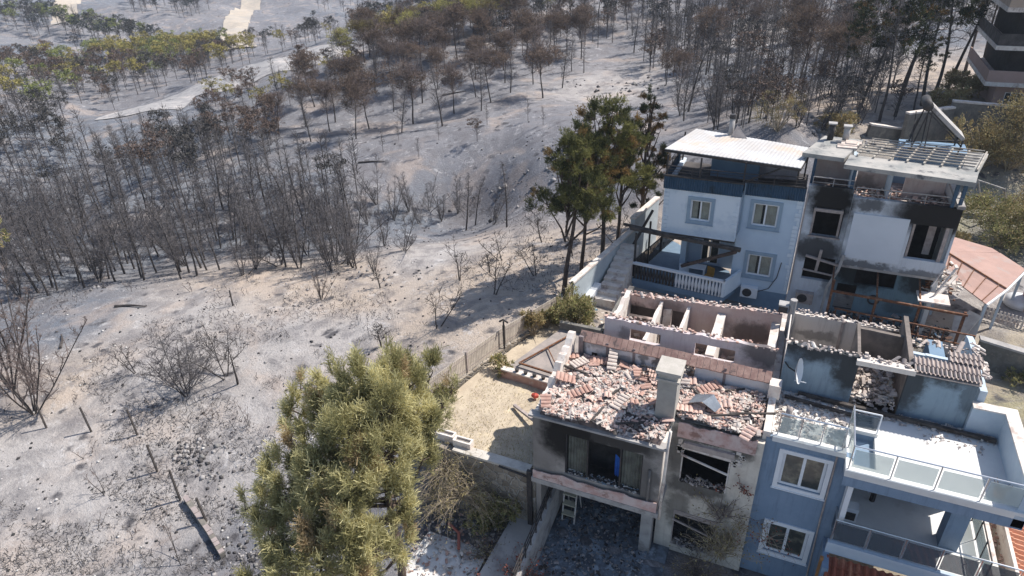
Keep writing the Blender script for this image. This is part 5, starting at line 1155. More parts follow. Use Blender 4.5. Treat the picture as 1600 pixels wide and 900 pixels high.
# ------------------------------------------------------------------ tall house, burnt right half
RT = H4
M_tw = sootwall('sooty_white_render', (.56, .59, .63), (.38, .38, .40), [(8.6, 5.3, 1.35, 1.5, 1), (8.6, 5.9, 1.3, .5, .9), (8.4, 2.7, 1.5, .9, .9), (8.7, 4.2, 1.1, 1.1, .6), (9.3, 1.2, .5, 1.4, .6), (12.9, 5.35, 2.3, 1.15, 1), (10.2, 5.5, .8, .45, .8), (10.5, 2.4, 1.8, .3, .75), (13.0, 2.3, 1.5, .35, .7)], RT, (.62, .65, .68))
M_side = sootwall('white_side_render', (.72, .72, .70), (.5, .5, .5), [], RT)
h = rt('burnt_tall_house', RT, 'tall white house with soot stained burnt out windows and a bare steel roof lattice', 'house')
wall(MB(), 'x', 7.46, 9.45, 17.0, 17.25, -1.2, 6.0, [(7.9, 9.25, 3.45, 4.95), (7.95, 9.35, 1.0, 2.3)]).build('front_wall', M_tw, h)
wall(MB(), 'x', 9.45, 13.85, 16.55, 16.8, 2.3, 5.8, [(12.1, 13.75, 3.1, 4.85)]).build('bay_wall', M_tw, h)
v = MB(); v.box(9.45, 16.8, 2.3, 9.6, 17.0, 5.8); v.box(13.65, 16.8, -1.2, 13.85, 21, 5.8); v.build('side_wall', M_side, h)
v = MB(); v.box(13.6, 16.52, 5.8, 13.9, 20.8, 5.95); v.box(9.5, 16.6, 2.15, 13.85, 21, 2.295); v.build('ledge', M_conc, h)
v = MB(); v.box(9.62, 16.49, 2.75, 11.95, 16.545, 5.05); v.build('insulation_panel', mat('white_insulation', (.64, .67, .71), (.60, .63, .67), .8, .8, .1), h)
v = MB(); v.box(7.7, 18.4, -.2, 13.6, 18.5, 5.1); v.box(7.6, 17.3, 2.2, 13.6, 18.4, 2.29); v.box(7.6, 17.3, -.2, 7.65, 18.4, 5.1); v.build('room', M_inside, h)
v = MB(); v.box(7.9, 17.05, 3.45, 8.0, 17.12, 4.9); v.box(9.1, 17.05, 3.45, 9.2, 17.12, 4.95); v.box(7.85, 16.93, 3.38, 9.3, 17.05, 3.45); v.box(7.9, 16.9, 4.75, 9.2, 17.0, 4.9); v.build('window_frame', M_tg, h)
v = MB(); v.box(12.15, 16.7, 3.1, 12.25, 16.78, 4.8); v.box(12.9, 17.3, 3.1, 13.2, 17.35, 4.8); v.box(13.45, 16.6, 3.1, 13.6, 16.68, 4.85); v.build('window_frame', M_tg, h)
v = MB(); v.bar((8.55, 16.9, 1.55), (8.6, 16.8, 2.8), .13, .08); v.bar((7.9, 16.85, 1.6), (9.4, 16.8, 1.5), .07, .07); v.bar((7.95, 16.9, 2.35), (9.5, 16.8, 2.1), .12, .1); v.build('burnt_shutter', M_tg, h)
v = MB(); v.tube([(9.6, 16.4, 2.9), (9.5, 16.4, 2.0), (9.2, 16.5, 1.0), (9.15, 16.5, -.9)], .07, 8); v.build('downpipe', M_conc, h)
v = MB(); v.box(9.3, 17.3, 5.2, 13.6, 20.9, 5.3); v.box(7.6, 17.3, 5.6, 9.3, 20.9, 5.7); v.build('terrace_floor', M_rub, h)
v = MB(); v.box(7.6, 19.0, 5.7, 9.2, 19.15, 7.0); wall(v, 'x', 9.6, 10.9, 19.4, 19.55, 5.3, 6.8); wall(v, 'x', 11.6, 13.3, 18.6, 18.75, 5.3, 6.9); v.build('room_wall', M_rose, h)
v = MB(); v.box(9.2, 17.9, 5.3, 9.4, 19.4, 7.1); v.box(10.9, 18.0, 5.3, 11.0, 19.5, 6.7); v.build('room_wall', M_lblue, h)
for o in ('terrace_rubble',): pass
rubble('room_rubble', lambda g: (g.uniform(9.5, 13.4), g.uniform(16.9, 19.3), 5.33), 0, 380, .26, [M_t2, M_t4, M_t3, M_t1], 71, .1, h)
rail(h, 'terrace_railing', [(7.6, 17.1, 6.0), (9.4, 17.1, 6.0)], .4, M_conc, None, .9, bars=1); rail(h, 'terrace_railing', [(9.5, 16.7, 5.8), (13.75, 16.7, 5.8)], .45, M_conc, None, 1.4, bars=1)
v = MB()
for x, y in ((7.55, 17.9), (9.3, 17.2), (13.4, 16.7), (13.7, 16.75)): v.bar((x, y, 5.7), (x, y, 7.1), .14, .14)
v.build('post', M_corr, h)
rf = mat('sooty_grey_roof_slab', (.24, .245, .235), (.42, .395, .36), .7, .8, .3, c3=(.12, .12, .125), sc3=1.2)
v = MB(); v.slab((6.9, 17.75, 7.3), (8.75, 17.5, 7.3), (9.6, 20.7, 7.3), (7.8, 20.9, 7.3), .2); v.slab((8.75, 16.65, 7.28), (13.85, 15.95, 7.28), (14.2, 17.7, 7.28), (9.0, 18.2, 7.28), .2); v.slab((13.55, 17.76, 7.27), (14.2, 17.7, 7.27), (14.9, 20.3, 7.27), (14.1, 20.4, 7.27), .2); v.build('roof', rf, h)
v = MB()
for k in range(8): x = 9.3+k*.68; v.bar((x, 18.0-.08*k, 7.35), (x+.75, 20.7-.06*k, 7.35), .07, .08)
for k in range(7): t = k/6; v.bar((9.25+.7*t, 18.3+2.4*t, 7.42), (14.0+.7*t, 17.7+2.5*t, 7.42), .04, .05)
v.build('roof_lattice', mat('scorched_pale_steel', (.48, .44, .38), (.30, .26, .22), 3, .7, .2), h)
v = MB()
for k in range(12): v.box(8.3+random.random()*.9, 18.9+random.random()*1.3, 7.3, 8.6+random.random()*.9, 19.1+random.random()*1.3, 7.34+random.random()*.1)
v.build('roof_scraps', M_t2, h)
for x, y, hh, l in ((8.05, 20.3, .8, 'black chimney pipe at the left of the pair on the burnt roof'), (8.75, 20.2, .75, 'grey chimney pipe at the right of the pair on the burnt roof')):
    c = rt('roof_chimney', (x, y, 7.3), l, 'chimney'); MB().tube([(x, y, 7.3), (x, y, 7.3+hh)], .15, 8).build('pipe', M_black if x < 8.5 else M_conc, c, True); MB().box(x-.2, y-.2, 7.3+hh, x+.2, y+.2, 7.36+hh).build('cap', M_conc, c)
ac(7.85, 16.7, -.3, M_tg, 'scorched air conditioner under the lower burnt out window of the sooty house')
v = MB(); v.box(8.7, 16.88, 5.4, 8.72, 16.9, 5.5)
# ground floor terrace with rusty frame
wall(MB(), 'x', 9.45, 13.85, 17.3, 17.45, -1.2, 2.15, [(10.4, 12.2, 1.0, 2.0), (9.7, 10.6, -.6, .9)]).build('terrace_wall', sootwall('teal_blue_wall', (.18, .27, .32), (.1, .12, .14), [(10.5, 1.6, 1.5, 1.2, .9), (13.2, 1.6, 1.0, .9, .85), (12.6, .0, .8, .4, .5)], RT, (.16, .25, .30)), h)
v = MB(); v.box(9.5, 17.5, -1.1, 13.6, 18.3, -1.0); v.build('terrace_base', M_inside, h)
w_ = MB(); w_.tube([(11.45+.24*math.cos(t*PI/8), 17.2, .3+.24*math.sin(t*PI/8)) for t in range(17)], .045, 6, False); tag(w_.build('hose_ring', M_black, None, True), 'black hose ring hanging on the teal wall under the rusty frame', 'hose')
pg = rt('rusty_pergola', (11.5, 14.6, -1), 'rusty steel pergola frame with a railing in front of the sooty house', 'pergola')
v = MB()
for x in (9.35, 11.3, 13.1, 14.9): v.bar((x, 15.2, -1.1), (x, 15.2, 2.1 if x < 10 else 1.5), .11, .11); 
for x in (9.35, 11.3, 13.1): v.bar((x, 15.2, 1.5), (x, 17.2, 2.0), .07, .07)
v.bar((9.35, 15.2, 1.5), (15, 15.1, 1.4), .1, .1); v.build('frame', M_rust, pg)
v = MB(); v.bar((9.6, 14.9, .75), (15.4, 14.5, .75), .07, .07); v.bar((9.6, 14.9, .2), (15.4, 14.5, .2), .05, .05)
for k in range(12): x = 9.7+k*.5; v.bar((x, 14.89-.034*k*1, -.5), (x, 14.89-.034*k, .75), .045, .045)
v.build('railing', M_rust, pg)
MB().box(9.0, 14.3, -1.2, 15.5, 17.2, -1.05).build('terrace_paving', M_inside2, pg)
def junk(P, n, sz, mats, seed, name, label): tag(rubble(name, P, 0, n, sz, mats, seed, .3, None, None, .15), label, 'debris', kind='stuff')
junk(lambda g: (g.uniform(9.4, 15.2), g.uniform(14.8, 17.2), -1.0+abs(g.gauss(0, .3))), 420, .3, [M_black, M_t3, M_rustd, mat('blue_scrap', (.06, .12, .2), None, 4, .6, .2), M_black], 81, 'burnt_junk', 'dark burnt junk piled under the rusty pergola')
junk(lambda g: (g.uniform(13.4, 14.9), g.uniform(16.6, 19.5), 1.5+g.gauss(0, .25)), 160, .34, [M_t5, M_whitep, M_t3, M_rust], 82, 'roof_debris', 'pale bent scraps heaped between the white house corner and the pink roof')
v = MB(); v.bar((13.5, 16.2, 2.0), (13.9, 16.6, 3.0), .05, .05); v.bar((13.7, 16.1, 1.6), (14.3, 16.5, 3.0), .07, .07); v.bar((13.9, 16.4, 1.5), (14.6, 17.4, 2.2), .12, .12)
tag(v.build('bent_poles', M_whitep), 'bent white poles at the lower right corner of the white house', 'poles')
mb_ = MB(); mb_.box(13.0, 15.4, 1.55, 14.3, 16.4, 1.62); tag(mb_.build('lit_slab', M_whitep), 'bright white slab edge at the foot of the white house corner', 'slab')
# pink tin roof shed
ps = rt('shed', (16.3, 19.6, -.9), 'open shed with a salmon pink tin roof beside the white house', 'shed')
mp = mat('salmon_tin_roof', (.42, .27, .225), (.35, .225, .19), .8, .7, .1, c3=(.36, .28, .25), sc3=1.2)
v = MB(); v.slab((14.3, 19.0, 1.6), (15.95, 16.6, 1.35), (16.9, 18.2, 1.5), (14.5, 20.6, 1.95), .06); v.slab((14.5, 20.64, 1.96), (16.93, 18.24, 1.51), (18.2, 21.0, 1.4), (17.3, 22.4, 1.5), .06); v.slab((14.5, 20.66, 1.95), (17.26, 22.42, 1.5), (17.0, 22.9, 1.5), (15.0, 23.4, 1.7), .06); v.build('roof', mp, ps)
v = MB()
for k in range(5): t = (k+.5)/5; p = Vector((14.3, 19.0, 1.62)).lerp(Vector((15.95, 16.6, 1.37)), t); q = Vector((14.5, 20.6, 1.97)).lerp(Vector((16.9, 18.2, 1.52)), t); v.bar(p, q, .04, .03)
v.bar((14.5, 20.6, 2.0), (16.9, 18.2, 1.55), .06, .04); v.build('roof_seam', M_rust, ps)
v = MB(); v.bar((15.95, 16.55, 1.33), (16.95, 18.15, 1.47), .08, .1); v.bar((16.95, 18.15, 1.47), (18.25, 20.95, 1.37), .08, .1); v.build('gutter', M_white, ps)
for x, y in ((15.95, 16.7), (16.9, 18.3), (18.1, 20.9), (14.4, 19.0)): MB().bar((x, y, -1.0), (x, y, 1.35), .1, .1).build('post', M_lblue, ps)
v = MB(); v.slab((18.3, 20.6, 1.75), (19.4, 19.9, 1.75), (19.8, 21.6, 1.8), (18.4, 21.9, 1.8), .08); tag(v.build('neighbour_roof', mp), 'small pink roof corner at the right edge beside the shed', 'roof')
v = MB(); v.box(18.6, 20.4, -1, 19.6, 21.4, 1.6); tag(v.build('neighbour_wall', M_rose), 'short wall under the small pink roof corner', 'wall')
bd = MB(); bd.bar((15.3, 15.6, -.8), (15.3, 16.4, .8), .05, 1.0, up=(1, 0, 0)); bd.bar((14.6, 15.3, -.9), (15.6, 16.4, .9), .6, .05); tag(bd.build('leaning_boards', M_conc), 'dull grey boards leaning under the shed', 'boards')
# solar water heater
s = rt('solar_water_heater', (13, 21, 7), 'rooftop solar water heater with a white panel leaning on a black frame', 'water heater')
v = MB(); v.slab((12.2, 20.6, 9.2), (13.85, 20.6, 7.8), (13.85, 21.8, 7.8), (12.2, 21.8, 9.2), .16); v.build('panel', M_conc, s)
v = MB(); v.tube([(11.98, 20.5, 9.2), (11.98, 22.0, 9.2)], .22, 14); v.build('tank', M_black, s, True)
v = MB()
for y in (20.6, 21.9):
    v.bar((11.7, y, 7.0), (12.1, y, 9.2), .06, .06); v.bar((12.3, y, 7.0), (12.2, y, 9.0), .05, .05); v.bar((11.6, y, 7.1), (13.9, y, 7.3), .06, .06); v.bar((12.1, y, 8.9), (13.8, y, 7.4), .06, .06); v.bar((13.7, y, 6.9), (13.8, y, 7.7), .06, .06)
v.bar((11.7, 20.6, 7.3), (11.7, 21.9, 8.6), .04, .04); v.bar((11.7, 21.9, 7.3), (11.7, 20.6, 8.6), .04, .04); v.build('frame', M_black, s)
v = MB(); v.box(11.3, 20.6, 7.0, 14.2, 22.2, 7.08); v.box(11.3, 20.6, -1, 14.2, 22.2, 6.99); v.build('rear_tower', M_tbl, bpy.data.objects['burnt_tall_house'])

# ------------------------------------------------------------------ right hand yard, stone walls, far building
wl = MB(); wall(wl, 'x', 15.7, 27, 14.6, 14.9, -2, .5); wl.v = [(x, y-(x-15.7)*.32, z) for x, y, z in wl.v]; w = rt('stone_wall', (19, 14, -1.2), 'grey stone wall crossing the dry yard right of the blue house', 'wall'); wl.build('stonework', mat('grey_block_stone', (.17, .165, .15), (.11, .105, .095), 4, .95, .6, c3=(.22, .2, .17), sc3=2), w)
v = MB(); v.box(15.65, 14.55, .5, 27, 14.95, .6); v.v = [(x, y-(x-15.7)*.32, z) for x, y, z in v.v]; v.build('coping', M_conc, w)
v = MB(); v.box(13.6, 8.0, -1.6, 14.2, 14.3, .3); tag(v.build('corner_wall', M_tbl), 'blue grey side wall between the ruined attic and the stone wall', 'wall')
pale_fence([(16.6, 19.2, -.8), (21.5, 17.6, -.8)], .7, M_whitep, M_whitep, 'low white picket fence beyond the shed posts', 'garden_fence', .16, False)
v = MB(); v.tube([(18.6, 21.2, -.7), (18.6, 21.2, -.35), (18.6, 21.2, -.2)], [.75, .7, .3], 18); tag(v.build('upturned_tub', M_white, None, True), 'white round upturned tub at the right edge behind the white picket fence', 'tub')
sw = rt('swing_frame', (19.3, 36, -.5), 'pale metal swing frame standing among bushes behind the burnt house', 'swing')
v = MB()
p0 = at(1505, 330); p1 = at(1545, 345)
for p in (p0, p1): v.bar((p[0], p[1], p[2]), (p[0]+.3, p[1]+.2, p[2]+2.1), .08, .08); v.bar((p[0]+1.2, p[1]+1.2, p[2]), (p[0]+.3, p[1]+.2, p[2]+2.1), .08, .08)
v.bar((p0[0]+.3, p0[1]+.2, p0[2]+2.1), (p1[0]+.3, p1[1]+.2, p1[2]+2.1), .08, .08); sw.location = p0; v.build('frame', M_conc, sw)
v = MB(); c_ = (p0+p1)/2; v.box(c_[0]-.3, c_[1]-.1, c_[2]+.5, c_[0]+.7, c_[1]+.4, c_[2]+.62); v.box(c_[0]-.3, c_[1]+.4, c_[2]+.62, c_[0]+.7, c_[1]+.5, c_[2]+1.2); v.build('seat', M_black, sw)
M_sw = mat('old_grey_stone', (.22, .20, .175), (.15, .14, .125), 3, .95, .6, c3=(.28, .25, .21), sc3=2)
def polywall(pts, h0, name, label, cop=True, thick=.35):
    t = thing(name, pts[0], label, 'wall'); a = MB(); c = MB()
    for p, q in zip(pts, pts[1:]):
        p = Vector(p); q = Vector(q); s = (q-p).cross(Vector((0, 0, 1))).normalized()*thick/2; u = Vector((0, 0, h0))
        a.slab(p-s+u, q-s+u, q+s+u, p+s+u, h0+1.2); s *= 1.2; u2 = u+Vector((0, 0, .12)); c.slab(p-s+u2, q-s+u2, q+s+u2, p+s+u2, .12)
    a.build('stonework', M_sw, t)
    if cop: c.build('coping', M_whitep, t)
def wpts(L): return [tuple(at(u, v)+[0, 0, -.1]) for u, v in L]
polywall(wpts([(1356, 212), (1406, 219)]), .9, 'boundary_wall', 'low stone wall with a white coping directly behind the roof chimneys')
polywall(wpts([(1404, 232), (1474, 222)]), 2.6, 'boundary_wall', 'middle stretch of grey stone wall behind the solar heater')
polywall(wpts([(1472, 214), (1540, 221), (1610, 230), (1760, 250)]), 2.7, 'boundary_wall', 'long grey stone wall with a white coping below the pink building')
b = rt('apartment_building', (21.4, 56, .95), 'pink apartment building with dark glazed balconies at the top right corner', 'building')
M_pk = mat('dusty_pink_render', (.42, .29, .25), (.38, .26, .22), .7, .9, .15); v = MB(); wall(v, 'x', 21.4, 34, 56, 56.3, -1, 3.45, [(22.2, 23.6, 1.3, 2.7), (26, 28, 1.3, 2.7)]); v.box(21.4, 56.3, -1, 21.7, 66, 3.45); v.build('ground_floor_wall', M_pk, b)
window(b, M_upvc, M_pane, 22.2, 23.6, 1.3, 2.7, 56, 2, .07); window(b, M_upvc, M_pane, 26, 28, 1.3, 2.7, 56, 2, .07)
for k in range(4):
    z = 3.45+k*3.0; s = MB(); s.box(20.2, 54.6, z, 34, 66, z+.35); s.build('balcony_slab', M_whitep, b)
    s = MB(); s.box(21.6, 56.2, z+.35, 34, 66, z+3.0); s.build('upper_wall', M_inside if k < 2 else mat('dim_glazing', (.06, .09, .10), None, 2, .2, 0), b)  # near-black walls paint the shade inside the lower balcony openings
    s = MB(); s.box(20.25, 54.65, z+.35, 34, 54.75, z+1.3); s.box(20.25, 54.75, z+.35, 20.33, 66, z+1.3); s.build('balcony_panel', M_pk if k == 0 else M_inside2 if k == 1 else mat('beige_parapet', (.52, .40, .31), None, 1, .9, .1), b)
MB().box(20.3, 54.7, 15.45, 34, 66, 15.8).build('roof', M_whitep, b)
_p = at(1545, 172); b.scale = (np.linalg.norm(_p-CAMP)/np.linalg.norm(np.array([21.4, 56, .95])-CAMP),)*3; b.location = (_p[0], _p[1], _p[2]-.1); print('apt', _p, b.scale[0])

def pot(x, y, z, r, m, l):
    t = rt('plant_pot', (x, y, z), l, 'pot'); MB().tube([(x, y, z), (x, y, z+r*1.6)], [r*.7, r], 12).build('pot', m, t, True)
    d_ = MB(); R = random.Random(int(x*10))
    for k in range(14): a = R.uniform(0, 6.28); d_.tube([(x, y, z+r*1.5), (x+.12*math.cos(a), y+.12*math.sin(a), z+r*2.4), (x+.22*math.cos(a), y+.22*math.sin(a), z+r*2.4+R.uniform(0, .2))], .01, 3)
    d_.build('dead_stems', M_twigb, t)
pot(13.7, 1.5, 3.0, .16, M_t4, 'terracotta pot in the shaded right corner of the white terrace'); pot(8.0, 2.3, 3.0, .14, M_conc, 'grey pot behind the first glass rail near the party wall')
tag(MB().tube([(7.9, 2.1, 3.02), (7.95, 2.15, 3.9), (8.0, 2.2, 4.0)], [.13, .1, .02], 10).build('closed_umbrella', M_tg, None, True), 'small closed grey umbrella standing behind the first glass rail', 'umbrella')
for pts, l in (([(9.5, 1.46, 3.1), (9.52, 1.46, .3), (9.6, 1.46, -2.8)], 'thin grey cable running down the blue wall right of the windows'), ([(7.5, 16.93, 5.6), (7.48, 16.95, 3), (7.5, 16.95, .2)], 'dark drainpipe on the joint between the two tall houses')):
    m_ = MB(); m_.tube(pts, .03, 6); tag(m_.build('cable', M_tg), l, 'cable')
# ------------------------------------------------------------------ living pines
def tufts(rg, C, D, n, L, w, spread=.55):
    """needle brushes: n blades fanning from each centre C along D"""
    k = len(C); Cc = np.repeat(C, n, 0); Dd = np.repeat(D/(np.linalg.norm(D, axis=1, keepdims=True)+1e-9), n, 0)+rg.randn(k*n, 3)*(.46 if L > .25 else spread)
    off = np.repeat(D, n, 0)*rg.rand(k*n)[:, None]*L*.8; return quads_mesh(Cc+off, Dd, w*rg.uniform(.6, 1.3, k*n), L*rg.uniform(.5, 1.2, k*n), rg)
def lobed_tree(name, base, top, lobes, seed, label, cat, mleaf, ntuft, nbl, L, w, tr, mbark, limb_from=.2, brown=.12, up=.55, group=None, twigs=0):
    rg = np.random.RandomState(seed); base = np.array(base, float); top = np.array(top, float)
    t = thing(name, tuple(base), label, cat, group); T, _ = wander(rg, base-[0, 0, .3], unit(top-base), np.linalg.norm(top-base), 10, tr, tr*.25, .05, .02)
    segs = list(T); wt = np.array([q[3]**2*q[4] for q in lobes]); wt /= wt.sum(); cnt = rg.multinomial(ntuft, wt); C = []; D = []; K = []; B = []
    for (x, y, z, rx, rz), c in zip(lobes, cnt):
        ctr = np.array([x, y, z]); fr = np.clip((z-base[2])/(top[2]-base[2])-.22, limb_from, .95); p = base+(top-base)*fr
        d = ctr-p; mid = p+d*.5+rg.randn(3)*.12-[0, 0, .1*np.linalg.norm(d)]; r0 = tr*.45; segs += [(p, mid, r0, r0*.65), (mid, ctr, r0*.65, r0*.3)]
        ncl = max(4, c//26); dr = rg.randn(ncl, 3); dr[:, 2] += .15; dr /= np.linalg.norm(dr, axis=1, keepdims=True); rad = .35+.65*rg.rand(ncl)**.5; cc = ctr+dr*rad[:, None]*[rx, rx, rz]
        for q in cc: 
            if rg.rand() < .8: m_ = ctr+(q-ctr)*.5+rg.randn(3)*.08; segs += [(ctr, m_, r0*.3, r0*.18), (m_, q, r0*.18, .008)]
        i = rg.randint(0, ncl, c); o = rg.randn(c, 3)*np.array([rx, rx, rz*1.1])*.15; C.append(cc[i]+o); D.append(dr[i]*.6+rg.randn(c, 3)*.35+[0, 0, up])
        kc = rg.rand(ncl); K.append(np.stack([np.clip(kc[i]+rg.randn(c)*.15, 0, 1), np.where(rg.rand(ncl)[i] < brown, .9, .1*rg.rand(c)), np.zeros(c)], 1))
        for q in cc[:twigs]: b, _ = wander(rg, q, unit(q-ctr+rg.randn(3)*.4), rx*.6, 2, .012, .006, .3, -.05); B += b
    C = np.concatenate(C); D = np.concatenate(D); K = np.concatenate(K); V, F = tufts(rg, C, D, nbl, L, w); K = np.repeat(np.repeat(K, nbl, 0), 4, 0)
    m = mesh_of('trunk', segs+B, mbark, 6, True); lm = rawmesh('crown', V, F, mleaf, K)
    for me in (m, lm):
        co = np.empty(len(me.vertices)*3, np.float32); me.vertices.foreach_get('co', co); co = co.reshape(-1, 3)-base.astype(np.float32); me.vertices.foreach_set('co', co.ravel()); me.update()
        o = bpy.data.objects.new(me.name.split('.')[0], me); COL.objects.link(o); o.parent = t
    return t
def pt(u, v, dd): return CAMP+ray(u, v)*dd
M_lf_pineb = leafmat('bright_pine_needles', (.30, .28, .13), (.72, .66, .36), (.50, .38, .22), .45)
PL = [(612, 600, 20.9, .62, .95), (640, 618, 21.3, .7, .9), (575, 612, 20.9, .7, 1.0), (545, 625, 21.2, .7, .95), (520, 610, 21.9, .5, .8), (672, 590, 22.0, .45, .8), (600, 645, 20.6, .9, 1.0), (655, 660, 21.4, .75, .9), (500, 655, 22.0, .6, .9), (462, 655, 22.6, .38, .8),
      (545, 690, 20.6, .9, 1.0), (605, 715, 20.7, .9, 1.0), (660, 720, 21.5, .6, .9), (500, 710, 21.6, .6, .9), (455, 715, 22.4, .5, .9), (560, 765, 20.9, .95, 1.0), (500, 770, 21.5, .8, 1.0), (448, 775, 22.3, .6, .95), (415, 800, 22.9, .45, .7), (620, 790, 21.6, .6, .9),
      (540, 830, 21.2, .9, 1.0), (480, 830, 21.9, .75, .95), (435, 850, 22.6, .6, .8), (585, 860, 21.6, .7, .9), (500, 885, 21.8, .8, .9), (450, 905, 22.6, .6, .8), (560, 915, 21.9, .7, .9), (425, 760, 22.6, .42, .8), (405, 850, 22.8, .45, .8), (395, 790, 23.0, .3, .6), (455, 640, 22.7, .3, .7), (470, 610, 22.8, .22, .5), (410, 905, 22.8, .5, .7), (625, 850, 21.9, .5, .7), (530, 605, 21.6, .35, .7), (606, 572, 20.8, .3, .6), (650, 585, 21.6, .35, .8), (690, 640, 22.2, .3, .5), (705, 615, 22.4, .25, .45)]
lobes = [(*pt(u, v, dd), rx*.74, rz*1.1) for u, v, dd, rx, rz in PL]
lobed_tree('pine_tree', (-3.1, -4.6, -3.15), tuple(pt(612, 575, 21.5)), lobes, 5, 'big living green pine in the near foreground left of the grey house', 'pine tree', M_lf_pineb, 10500, 12, .25, .019, .17, M_bark, .25, .08, 1.2)
def hpine(u, v, H, lean, crown, seed, label, mleaf, n, trk=.10, low=.45, brown=.25):
    p = at(u, v); PLACED.append(p); rg = random.Random(seed); lb = []
    top = (p[0]+lean[0], p[1]+lean[1], p[2]+H)
    for k in range(crown[0]):
        t = low+(1-low)*(k+.5)/crown[0]; a = rg.uniform(0, 6.28); r = crown[1]*(1.15-t)*2.0*rg.uniform(.3, 1.0); f = t
        lb.append((p[0]+lean[0]*f+r*math.cos(a), p[1]+lean[1]*f+r*math.sin(a), p[2]+H*t, crown[1]*.62*rg.uniform(.6, 1.15)*(1.4-.6*t), crown[1]*.40*rg.uniform(.7, 1.2)))
    return lobed_tree('pine_tree', tuple(p), top, lb, seed, label, 'pine tree', mleaf, n, 10, .17, .022, trk, M_bark, .15, brown, .5, 'scorched pines left of the tall blue house', twigs=2)
hpine(880, 458, 8.9, (.2, .3), (15, 1.6), 1, 'front scorched pine with a bare straight trunk rising from the boundary wall corner', M_lf_pine2, 3600, .15, .52, .08)
hpine(908, 428, 8.3, (.3, .0), (14, 1.5), 2, 'second scorched pine, yellow green, with its trunk just right of the front one', M_lf_pine2, 3200, .13, .50, .14)
hpine(938, 412, 9.4, (.1, .1), (15, 1.7), 3, 'yellow green pine in the middle of the group by the tall blue house', M_lf_pine2, 3600, .15, .50, .16)
hpine(962, 398, 8.4, (.2, .0), (13, 1.4), 4, 'green pine with brown patches between the bright one and the dark one', M_lf_pine2, 2800, .13, .52, .2)
hpine(1003, 350, 8.6, (.1, .1), (18, 1.15), 6, 'dark narrow half burnt conifer nearest to the tall blue house', M_lf_dark, 2600, .15, .2, .4)
# tall dark pines at the upper right
TP = []
for s in range(3):
    T, B = burnt_tree(500+s, 10, low=.4, spread=.15, up=.3, nb=40, nt=7, tr=.14); rg = np.random.RandomState(s); lb = [(rg.randn()*.8, rg.randn()*.8, 5.5+4.3*rg.rand(), .8, .5) for _ in range(12)]
    V, F, K = crown_blades(rg, lb, 2600, .06, .22); TP.append((mesh_of('trunk', T, M_char, 6, True), mesh_of('crown', B, M_twig), rawmesh('needles', V, F, M_lf_dark, np.stack([K, (K > .9)*.9, K*0], 1))))
lb_ = ['tall dark pine nearest behind the solar heater', 'second tall dark pine behind the solar heater', 'tall leaning dark pine on the dry slope left of the pink building', 'dark pine with a forked looking crown beside the leaning one', 'tallest dark pine before the pink building', 'dark pine close to the balconies of the pink building', 'thin dark pine at the left end of the upper right group', 'half bare dark pine in the middle of the upper right group', 'short dark pine at the foot of the dry slope', 'dark pine whose top is cut by the picture edge left of the balconies', 'dark pine farthest back in the upper right group']
for i, (u, v, H) in enumerate(((1374, 190, 9.5), (1398, 182, 10.5), (1440, 165, 11), (1458, 158, 11), (1480, 140, 11.5), (1530, 128, 11), (1310, 175, 8), (1345, 168, 9), (1425, 185, 6.5), (1505, 120, 12), (1410, 140, 11))):
    p = at(u, v); PLACED.append(p); a, b, c = TP[i % 3]; t = thing('dark_pine', (p[0], p[1], p[2]-.1), lb_[i], 'pine tree', 'tall dark pines at the upper right')
    t.scale = (H/10*.95, H/10*.95, H/10); t.rotation_euler = (0, .03*(i % 3), i*1.9)
    A = bpy.data.objects.new('trunk', a); Bq = bpy.data.objects.new('crown', b); Cq = bpy.data.objects.new('needles', c)
    for o in (A, Bq, Cq): COL.objects.link(o)
    A.parent = t; Bq.parent = t; Cq.parent = Bq

# ------------------------------------------------------------------ bushes and small plants
def bush(u, v, rx, rz, seed, label, ml, n=1500, bl=6, L=.12, w=.03, name='bush', loc=None, tw=True, up=.3, cat='bush'):
    p = np.array(loc) if loc is not None else at(u, v); rg = np.random.RandomState(seed); lb = [(rg.randn()*rx*.45, rg.randn()*rx*.45, rz*rg.uniform(.45, 1.1), rx*rg.uniform(.35, .6), rz*rg.uniform(.3, .5)) for _ in range(9)]
    t = thing(name, tuple(p), label, cat); S_ = []
    for q in lb:
        for _ in range(3): b, _d = wander(rg, v3(rg.randn()*.06, rg.randn()*.06, -.1), unit(v3(*q[:3])+rg.randn(3)*.2), np.linalg.norm(q[:3])*1.15, 4, .02+.01*rx, .006, .12); S_ += b
    V, F, K = crown_blades(rg, lb, n*bl, w, L, .2, up)
    me = mesh_of('stems', S_, M_twigl); o = bpy.data.objects.new('stems', me); COL.objects.link(o); o.parent = t
    me = rawmesh('foliage', V, F, ml, np.stack([K, rg.rand(len(K)//4).repeat(4), K*0], 1)); o = bpy.data.objects.new('foliage', me); COL.objects.link(o); o.parent = t; return t
bush(0, 0, 1.0, 1.5, 1, 'round green and yellow bush at the corner where the picket fence meets the blue wall', M_lf_bush, 1500, loc=(-2.0, 10.4, -.2))
bush(0, 0, .6, .9, 2, 'dry climbing bush on the picket fence beside the lamp', M_lf_yel, 420, loc=(-3.5, 8.6, .1))
bush(0, 0, .45, .7, 3, 'small green bush on the kerb between the fence and the raised bed', M_lf_bush, 320, loc=(-3.15, 9.5, .1))
bush(0, 0, .5, .55, 4, 'thin olive shrub by the left end of the raised bed', M_lf_bush, 240, loc=(-3.75, 5.3, 0))
bush(0, 0, .9, 1.3, 5, 'loose green shrub growing against the rubble stone retaining wall', M_lf_bush, 700, loc=(-1.75, -.35, -3.1), L=.09, w=.035)
bush(0, 0, .5, 1.1, 6, 'thin weedy shrub at the fence end behind the big pine', M_lf_bush, 260, loc=(-5.2, 2.6, -.4))
